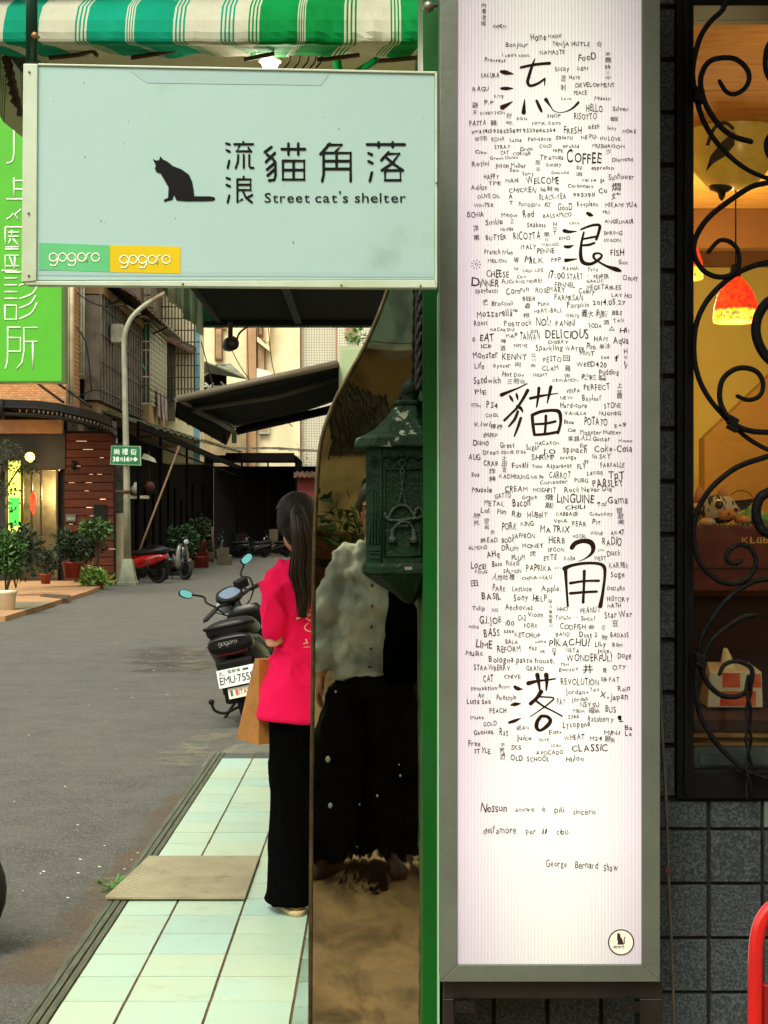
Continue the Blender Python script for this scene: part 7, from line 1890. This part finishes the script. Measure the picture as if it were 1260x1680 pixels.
# ---- woman in pink
wm = empty('person', (0, 0, 0), label='woman with a long dark ponytail in a bright pink T-shirt and black trousers', cat='person')
b = MB(); hc = (-.052, .035, 1.50)
head(b, hc, .96); limb(b, [(0, -.005, 1.30, .055), (-.01, .0, 1.36, .05), (-.035, .015, 1.43, .046)])
b.loft([(0, 0, .80, .15, .10), (0, 0, .92, .145, .10), (0, 0, 1.04, .115, .085), (0, 0, 1.2, .135, .095), (0, -.01, 1.30, .15, .085), (0, -.01, 1.36, .09, .06)], n=22)
for s_ in (-1, 1): limb(b, [(s_*.08, 0, .84, .09), (s_*.085, .01, .62, .075), (s_*.08, .02, .46, .055), (s_*.08, -.01, .30, .052), (s_*.08, -.02, .1, .036), (s_*.08, .0, .05, .034)]); limb(b, [(s_*.08, -.03, .035, .03), (s_*.085, .05, .03, .035), (s_*.09, .13, .022, .028)])
for s_, hp_ in ((-1, (-.02, .16, 1.10)), (1, (.05, .2, 1.2))):
    sh_ = Vector((s_*.135, -.01, 1.335)); el = Vector((s_*.165, -.055, 1.05)); hd_ = Vector(hp_)
    limb(b, [(*sh_.lerp(el, .25), .038), (*sh_.lerp(el, .5), .038), (*el, .035), (*el.lerp(hd_, .4), .034), (*el.lerp(hd_, .9), .024)]); w_ = el.lerp(hd_, .92); hand(b, w_, hd_-el, (0, .4, .9), .9, .55, s_)
o = b.build('body', SKIN, wm); remesh(o, .006, 3); face_bits(o, hc, .96)
# T-shirt
b = MB(); b.loft([(-.016, -.005, .750, .205, .155), (-.015, -.005, .76, .208, .158), (-.012, -.005, .80, .200, .152), (-.004, 0, .9, .175, .135), (0, 0, 1.0, .152, .115), (0, 0, 1.08, .147, .11), (0, 0, 1.18, .158, .115), (0, -.01, 1.27, .17, .11), (0, -.012, 1.33, .165, .095), (0, -.012, 1.36, .12, .075), (-.004, -.01, 1.378, .078, .066)], n=30, e=2.3)
for s_ in (-1, 1): limb(b, [(s_*.10, -.01, 1.32, .052), (s_*.132, -.018, 1.295, .060), (s_*.15, -.025, 1.25, .062), (s_*.156, -.033, 1.2, .062), (s_*.162, -.045, 1.14, .060), (s_*.163, -.05, 1.115, .058)], n=20)
o = b.build('t_shirt', mat('pink_cotton', (242, 12, 86), .85, c2=(232, 10, 78), ns=4, bump=.08, bs=300, spec=.2), wm); remesh(o, .008, 2); wobble(o, .022, 5, .55); folds(o, .017, 8.6, .75, 3); folds(o, .006, 17, .6, 7)
shirt = o
# trousers
b = MB()
for s_ in (-1, 1): b.loft([(s_*.082, .015, .035, .098, .125), (s_*.08, .01, .1, .095, .12), (s_*.08, .005, .4, .09, .10), (s_*.078, 0, .62, .095, .105), (s_*.072, 0, .80, .095, .12), (s_*.05, 0, .88, .1, .12)], n=22)
b.loft([(0, 0, .76, .15, .12), (0, 0, .9, .155, .115), (0, 0, 1.0, .13, .1)], n=22)
o = b.build('trousers', mat('black_cloth', (5, 5, 5), .95, spec=.03), wm); remesh(o, .009, 2); wobble(o, .012, 9, .35); folds(o, .009, 8, .45, 2)
for s_ in (-1, 1):
    b = MB(); b.loft([(s_*.08, .02, 0, .042, .125), (s_*.08, .02, .018, .046, .13), (s_*.08, .02, .024, .044, .128)], n=20, e=2.3); sh_ = b.build('shoe', mat('sole_cream', (190, 170, 130), .7), wm)
    b = MB(); b.loft([(s_*.08, .02, .02, .042, .122), (s_*.08, .01, .06, .038, .10), (s_*.08, -.02, .09, .034, .06)], n=18); b.build('upper', mat('shoe_tan', (150, 118, 70), .7), sh_)
# hair: cap, strands and ponytail
b = MB(); b.ball((hc[0], hc[1]-.018, hc[2]+.034), (.083, .097, .097), n=26, m=18); b.ball((hc[0], hc[1]-.05, hc[2]-.02), (.07, .058, .07), n=18, m=12)
for e in (-1, 1): b.ball((hc[0]+e*.055, hc[1]-.02, hc[2]+.01), (.03, .06, .06), n=14)
tie = Vector((hc[0]-.03, hc[1]-.105, hc[2]+.045))
pt = [tie, tie+Vector((.0, -.035, .01)), tie+Vector((.005, -.06, -.05)), tie+Vector((.015, -.062, -.14)), tie+Vector((.006, -.055, -.23)), tie+Vector((.018, -.05, -.31)), tie+Vector((.012, -.055, -.40))]
sm = smoothline(pt, 4); K_ = len(sm)
b.tube(sm, [.016+.026*math.sin(min(1, i/(K_-1)*1.5)*math.pi/2)*(1-.25*i/K_)*(1 if i < K_*.55 else (1-(i-K_*.55)/(K_*.47))) for i in range(K_)], n=14)
o = b.build('hair', HAIR, wm); remesh(o, .006, 2); wobble(o, .006, 26, .18); wobble(o, .003, 70, .1)
b = MB(); rh = random.Random(2)
for i in range(150):
    a = rh.uniform(0, 6.28); rr0 = rh.uniform(.6, 1.08); end = rh.uniform(.6, 1.03); L_ = []
    for j in range(0, K_, 2):
        f = j/(K_-1)
        if f > end: break
        rad = (.012+.030*math.sin(min(1, f*1.5)*math.pi/2)*(1 if f < .7 else max(.25, 1-(f-.7)/.5)))*rr0
        L_.append(sm[j]+Vector((math.cos(a+f*.5)*rad, math.sin(a+f*.5)*rad, rh.uniform(-.003, .003))))
    if len(L_) > 2: b.tube(L_, [.0022]*(len(L_)-1)+[.0004], n=4)
for i in range(90):
    a = rh.uniform(-1.3, 1.3); top_ = Vector((hc[0]+.09*math.sin(a), hc[1]+.03-.02*abs(a), hc[2]+.034+.095*math.cos(a)*.98)); mid = (top_+tie)/2+Vector((math.sin(a)*.025, -.01, .028*math.cos(a)+.01)); b.tube(smoothline([top_, mid, tie], 3), .0013, n=4)
b.build('hair_strands', mat('hair_strand', (26, 14, 10), .32, c2=(52, 30, 20), ns=30, stretch=(8, 8, .3)), wm, kind='stuff')
b = MB(); b.tube([tie+Vector((0, .0, .0)), tie+Vector((0, -.02, .004))], .02, n=12); b.build('hair_tie', mat('tie_dark', (40, 20, 22), .7), wm)
wm.location = (XA(513, 6), 6.0, .002); wm.rotation_euler.z = R(15); bpy.context.view_layer.update()
# print on the back of the shirt, laid on the cloth
dg = bpy.context.evaluated_depsgraph_get(); bmx = bmesh.new(); bmx.from_mesh(shirt.data); bvh = BVHTree.FromBMesh(bmx); Mi = shirt.matrix_world.inverted()
def on_shirt(px, py):
    o_ = Vector((0, 0, EYE)); d_ = (P(px, py, 6)-o_).normalized(); lo = Mi @ o_; ld = (Mi.to_3x3() @ d_).normalized(); h = bvh.ray_cast(lo, ld)
    return (h[0]+h[1]*.002) if h[0] is not None else None
b = MB()
for l, r_ in (([(503, 985), (505, 994), (502, 1003), (508, 1010)], .0065), ([(486, 1015), (493, 1012), (500, 1008), (508, 1000)], .0045), ([(492, 1006), (500, 1012), (510, 1018)], .0035), ([(506, 1022), (500, 1028), (503, 1034), (511, 1036)], .0022), ([(502, 1049), (504, 1056)], .003), ([(498, 1056), (507, 1055)], .0018), ([(498, 1062), (510, 1061)], .0016), ([(520, 1000), (530, 1015), (545, 1010)], .005), ([(520, 1030), (540, 1025)], .004)):
    pts = [on_shirt(x, y) for x, y in l]; pts = [p for p in pts if p is not None]
    if len(pts) > 1: b.tube(smoothline(pts, 3), r_, n=6)
o = b.build('shirt_print', mat('print_cream', (236, 196, 160), .8), wm, kind='stuff')
o.data.transform(Matrix.Identity(4)); bmx.free()
# paper bag on her forearm
C0 = P(424, 1222, 5.93); C1 = P(425, 1083, 5.98); z0b, z1b = C0.z, C1.z
A0 = P(387.5, 1208, 6.10); A0.z = z0b; A1 = P(418, 1084, 6.06); A1.z = z1b; rv_ = Vector((.20, .15, 0))
bag = empty('paper_bag', C0, label='brown paper carrier bag hanging from the arm of the woman in pink', cat='bag')
b = MB(); mid0 = (C0+A0)/2; mid1 = C1.lerp(A1, .5)+Vector((.012, .012, -.005))
b.hexa([A0, C0, C0+rv_, A0+rv_, A1, C1, C1+rv_, A1+rv_])
KR = mat('kraft_paper', (176, 118, 54), .85, c2=(150, 98, 42), ns=7, bump=.5, bs=14)
b.build('paper_sack', KR, bag, bev=.001)
b = MB(); b.tube(smoothline([C1+rv_*.3, C1+rv_*.35+Vector((-.01, .0, .08)), C1+rv_*.6+Vector((-.01, .0, .08)), C1+rv_*.7], 4), .003, n=5); b.build('handle', mat('twine_pink', (190, 110, 100), .8), bag)

# ---- the photographer, seen in the mirror panel, facing the shop
ph = empty('person', (-.03, -.30, .002), label='photographer in a pale denim shirt and black trousers reflected in the mirror panel', cat='person')
BASE[ph.name] = Vector((0, 0, 0)); B0 = BASE[ph.name]
b = MB(); hc2 = (0, .0, 1.53); head(b, hc2, 1.0); limb(b, [(0, -.02, 1.3, .06), (0, -.01, 1.42, .052)])
b.loft([(0, 0, .8, .15, .11), (0, 0, 1.0, .14, .1), (0, -.01, 1.2, .16, .11), (0, -.02, 1.34, .15, .09), (0, -.02, 1.39, .08, .06)], n=22)
for s_ in (-1, 1): limb(b, [(s_*.09, 0, .82, .09), (s_*.1, .01, .46, .06), (s_*.1, -.02, .1, .04), (s_*.1, 0, .06, .04)])
el = Vector((-.235, -.03, 1.12)); hd_ = Vector((-.235, .03, .90)); limb(b, [(-.17, -.02, 1.34, .05), (*el, .04), (*el.lerp(hd_, .5), .036), (*hd_, .026)]); hand(b, hd_, (0.02, .1, -1), (1, .2, 0), 1, .35, 1)
el2 = Vector((.22, .02, 1.15)); hd2 = Vector((.07, .17, 1.42)); limb(b, [(.17, -.02, 1.34, .05), (*el2, .04), (*el2.lerp(hd2, .5), .036), (*hd2, .026)]); hand(b, hd2, (-.15, .0, 1), (-.4, -1, 0), 1, .5, -1)
o = b.build('body', SKIN, ph); remesh(o, .007, 3); face_bits(o, hc2)
b = MB(); b.loft([(0, 0, .88, .185, .14), (0, 0, 1.0, .175, .13), (0, 0, 1.15, .18, .125), (0, -.01, 1.28, .19, .12), (0, -.02, 1.36, .15, .09), (0, -.02, 1.41, .085, .07)], n=26, e=2.3)
limb(b, [(-.15, -.02, 1.34, .07), (-.21, -.025, 1.22, .065), (-.237, -.03, 1.1, .062), (-.237, .01, .98, .055), (-.235, .025, .935, .045)], 18); limb(b, [(.15, -.02, 1.34, .07), (.2, 0, 1.24, .065), (.225, .02, 1.13, .06), (.16, .09, 1.26, .055), (.10, .14, 1.36, .045)], 18)
o = b.build('denim_shirt', mat('pale_denim', (206, 214, 210), .9, c2=(160, 176, 182), ns=6, bump=.2, bs=200), ph); remesh(o, .008, 1); wobble(o, .02, 9, 1.4); wobble(o, .01, 20, 1.2, 5)
b = MB()
for k in range(6): b.ball((-.01, .135, .93+k*.075), .007, n=8)
b.build('button', mat('button_dark', (60, 50, 40), .4), ph)
b = MB()
for s_ in (-1, 1): b.loft([(s_*.1, 0, .05, .115, .13), (s_*.1, 0, .45, .115, .12), (s_*.09, 0, .85, .11, .12)], n=18)
b.loft([(0, 0, .76, .16, .12), (0, 0, .95, .165, .12)], n=18); o = b.build('trousers', mat('charcoal_cloth', (17, 17, 18), .9, spec=.1), ph); remesh(o, .01, 2); wobble(o, .012, 9, .5); folds(o, .012, 7, .6, 4)
for s_ in (-1, 1): b = MB(); b.loft([(s_*.1, .05, 0, .045, .14), (s_*.1, .05, .03, .05, .145), (s_*.1, .03, .08, .045, .11)], n=18); b.build('shoe', mat('shoe_brown', (70, 40, 26), .5), ph)
b = MB(); b.ball((0, -.02, 1.565), (.085, .1, .095), n=22, m=14); b.build('hair', HAIR, ph)
b = MB(); b.box((.02, .225, 1.435), (.095, .233, 1.59)); pho = b.build('phone', mat('phone_black', (14, 14, 16), .2), None, loc=(.05, -.07, 1.5)); 
pho.location = (-.03, -.30, .0); tag(pho, 'dark phone held up by the photographer', 'phone')
b = MB(); b.loft([(.14, .10, .84, .06, .04), (.15, .115, .88, .09, .055), (.15, .12, 1.0, .10, .06), (.145, .115, 1.10, .085, .05), (.13, .10, 1.2, .05, .03), (.12, .08, 1.28, .02, .02)], n=20, e=2.2)  # bag shape added so the mirror has a dark area to reflect
sbg = b.build('added_dark_bag', MATS['black_cloth'], None, loc=(0, 0, 0)); sbg.location = (-.03, -.30, .002); tag(sbg, 'added black bag shape giving the mirror panel its dark area', 'bag')
# ---- the street behind the camera, seen in the mirror
b = MB(); b.box((-14, -17, -.1), (9, -16, 9)); bb = b.build('rear_house', mat('rear_cream', (232, 208, 150), .9, c2=(206, 180, 124), ns=1), None, loc=(0, -16, -.1)); tag(bb, 'ochre house across the street behind the camera, seen in the mirror panel', 'building')
for x in (-3.2, -1.0, 1.1):
    b = MB(); b.box((x, -15.99, 2.4), (x+1.2, -15.95, 3.6)); w_ = b.build('window', WINM, bb); b = MB()
    for i in range(13): b.tube([(x+i*.1, -15.9, 2.35), (x+i*.1, -15.9, 3.65)], .015, n=4)
    b.build('bars', GREYM, w_)
b = MB(); b.hexa([(-6, -15.9, 4.6), (5, -15.9, 4.6), (5, -13.4, 3.9), (-6, -13.4, 3.9), (-6, -15.9, 4.7), (5, -15.9, 4.7), (5, -13.4, 4.0), (-6, -13.4, 4.0)]); b.build('canopy', mat('grey_canopy', (96, 88, 76), .8), bb)
b = MB()
for i in range(9): leaves(b, (-4+i*.95, -12.5, 1.0), (.7, .5, .9), 500, .16)
tag(b.build('rear_hedge', LEAF2, loc=(0, -12.5, 0)), 'green hedge behind the camera seen in the mirror panel', 'hedge')
b = MB(); b.box((-7, -15.9, -.1), (6, -13, 1.3)); tag(b.build('rear_wall', mat('red_wall', (150, 80, 44), .9, c2=(90, 60, 36), ns=1.5), loc=(0, -14, -.1)), 'low reddish wall behind the camera under the ochre house', 'wall')
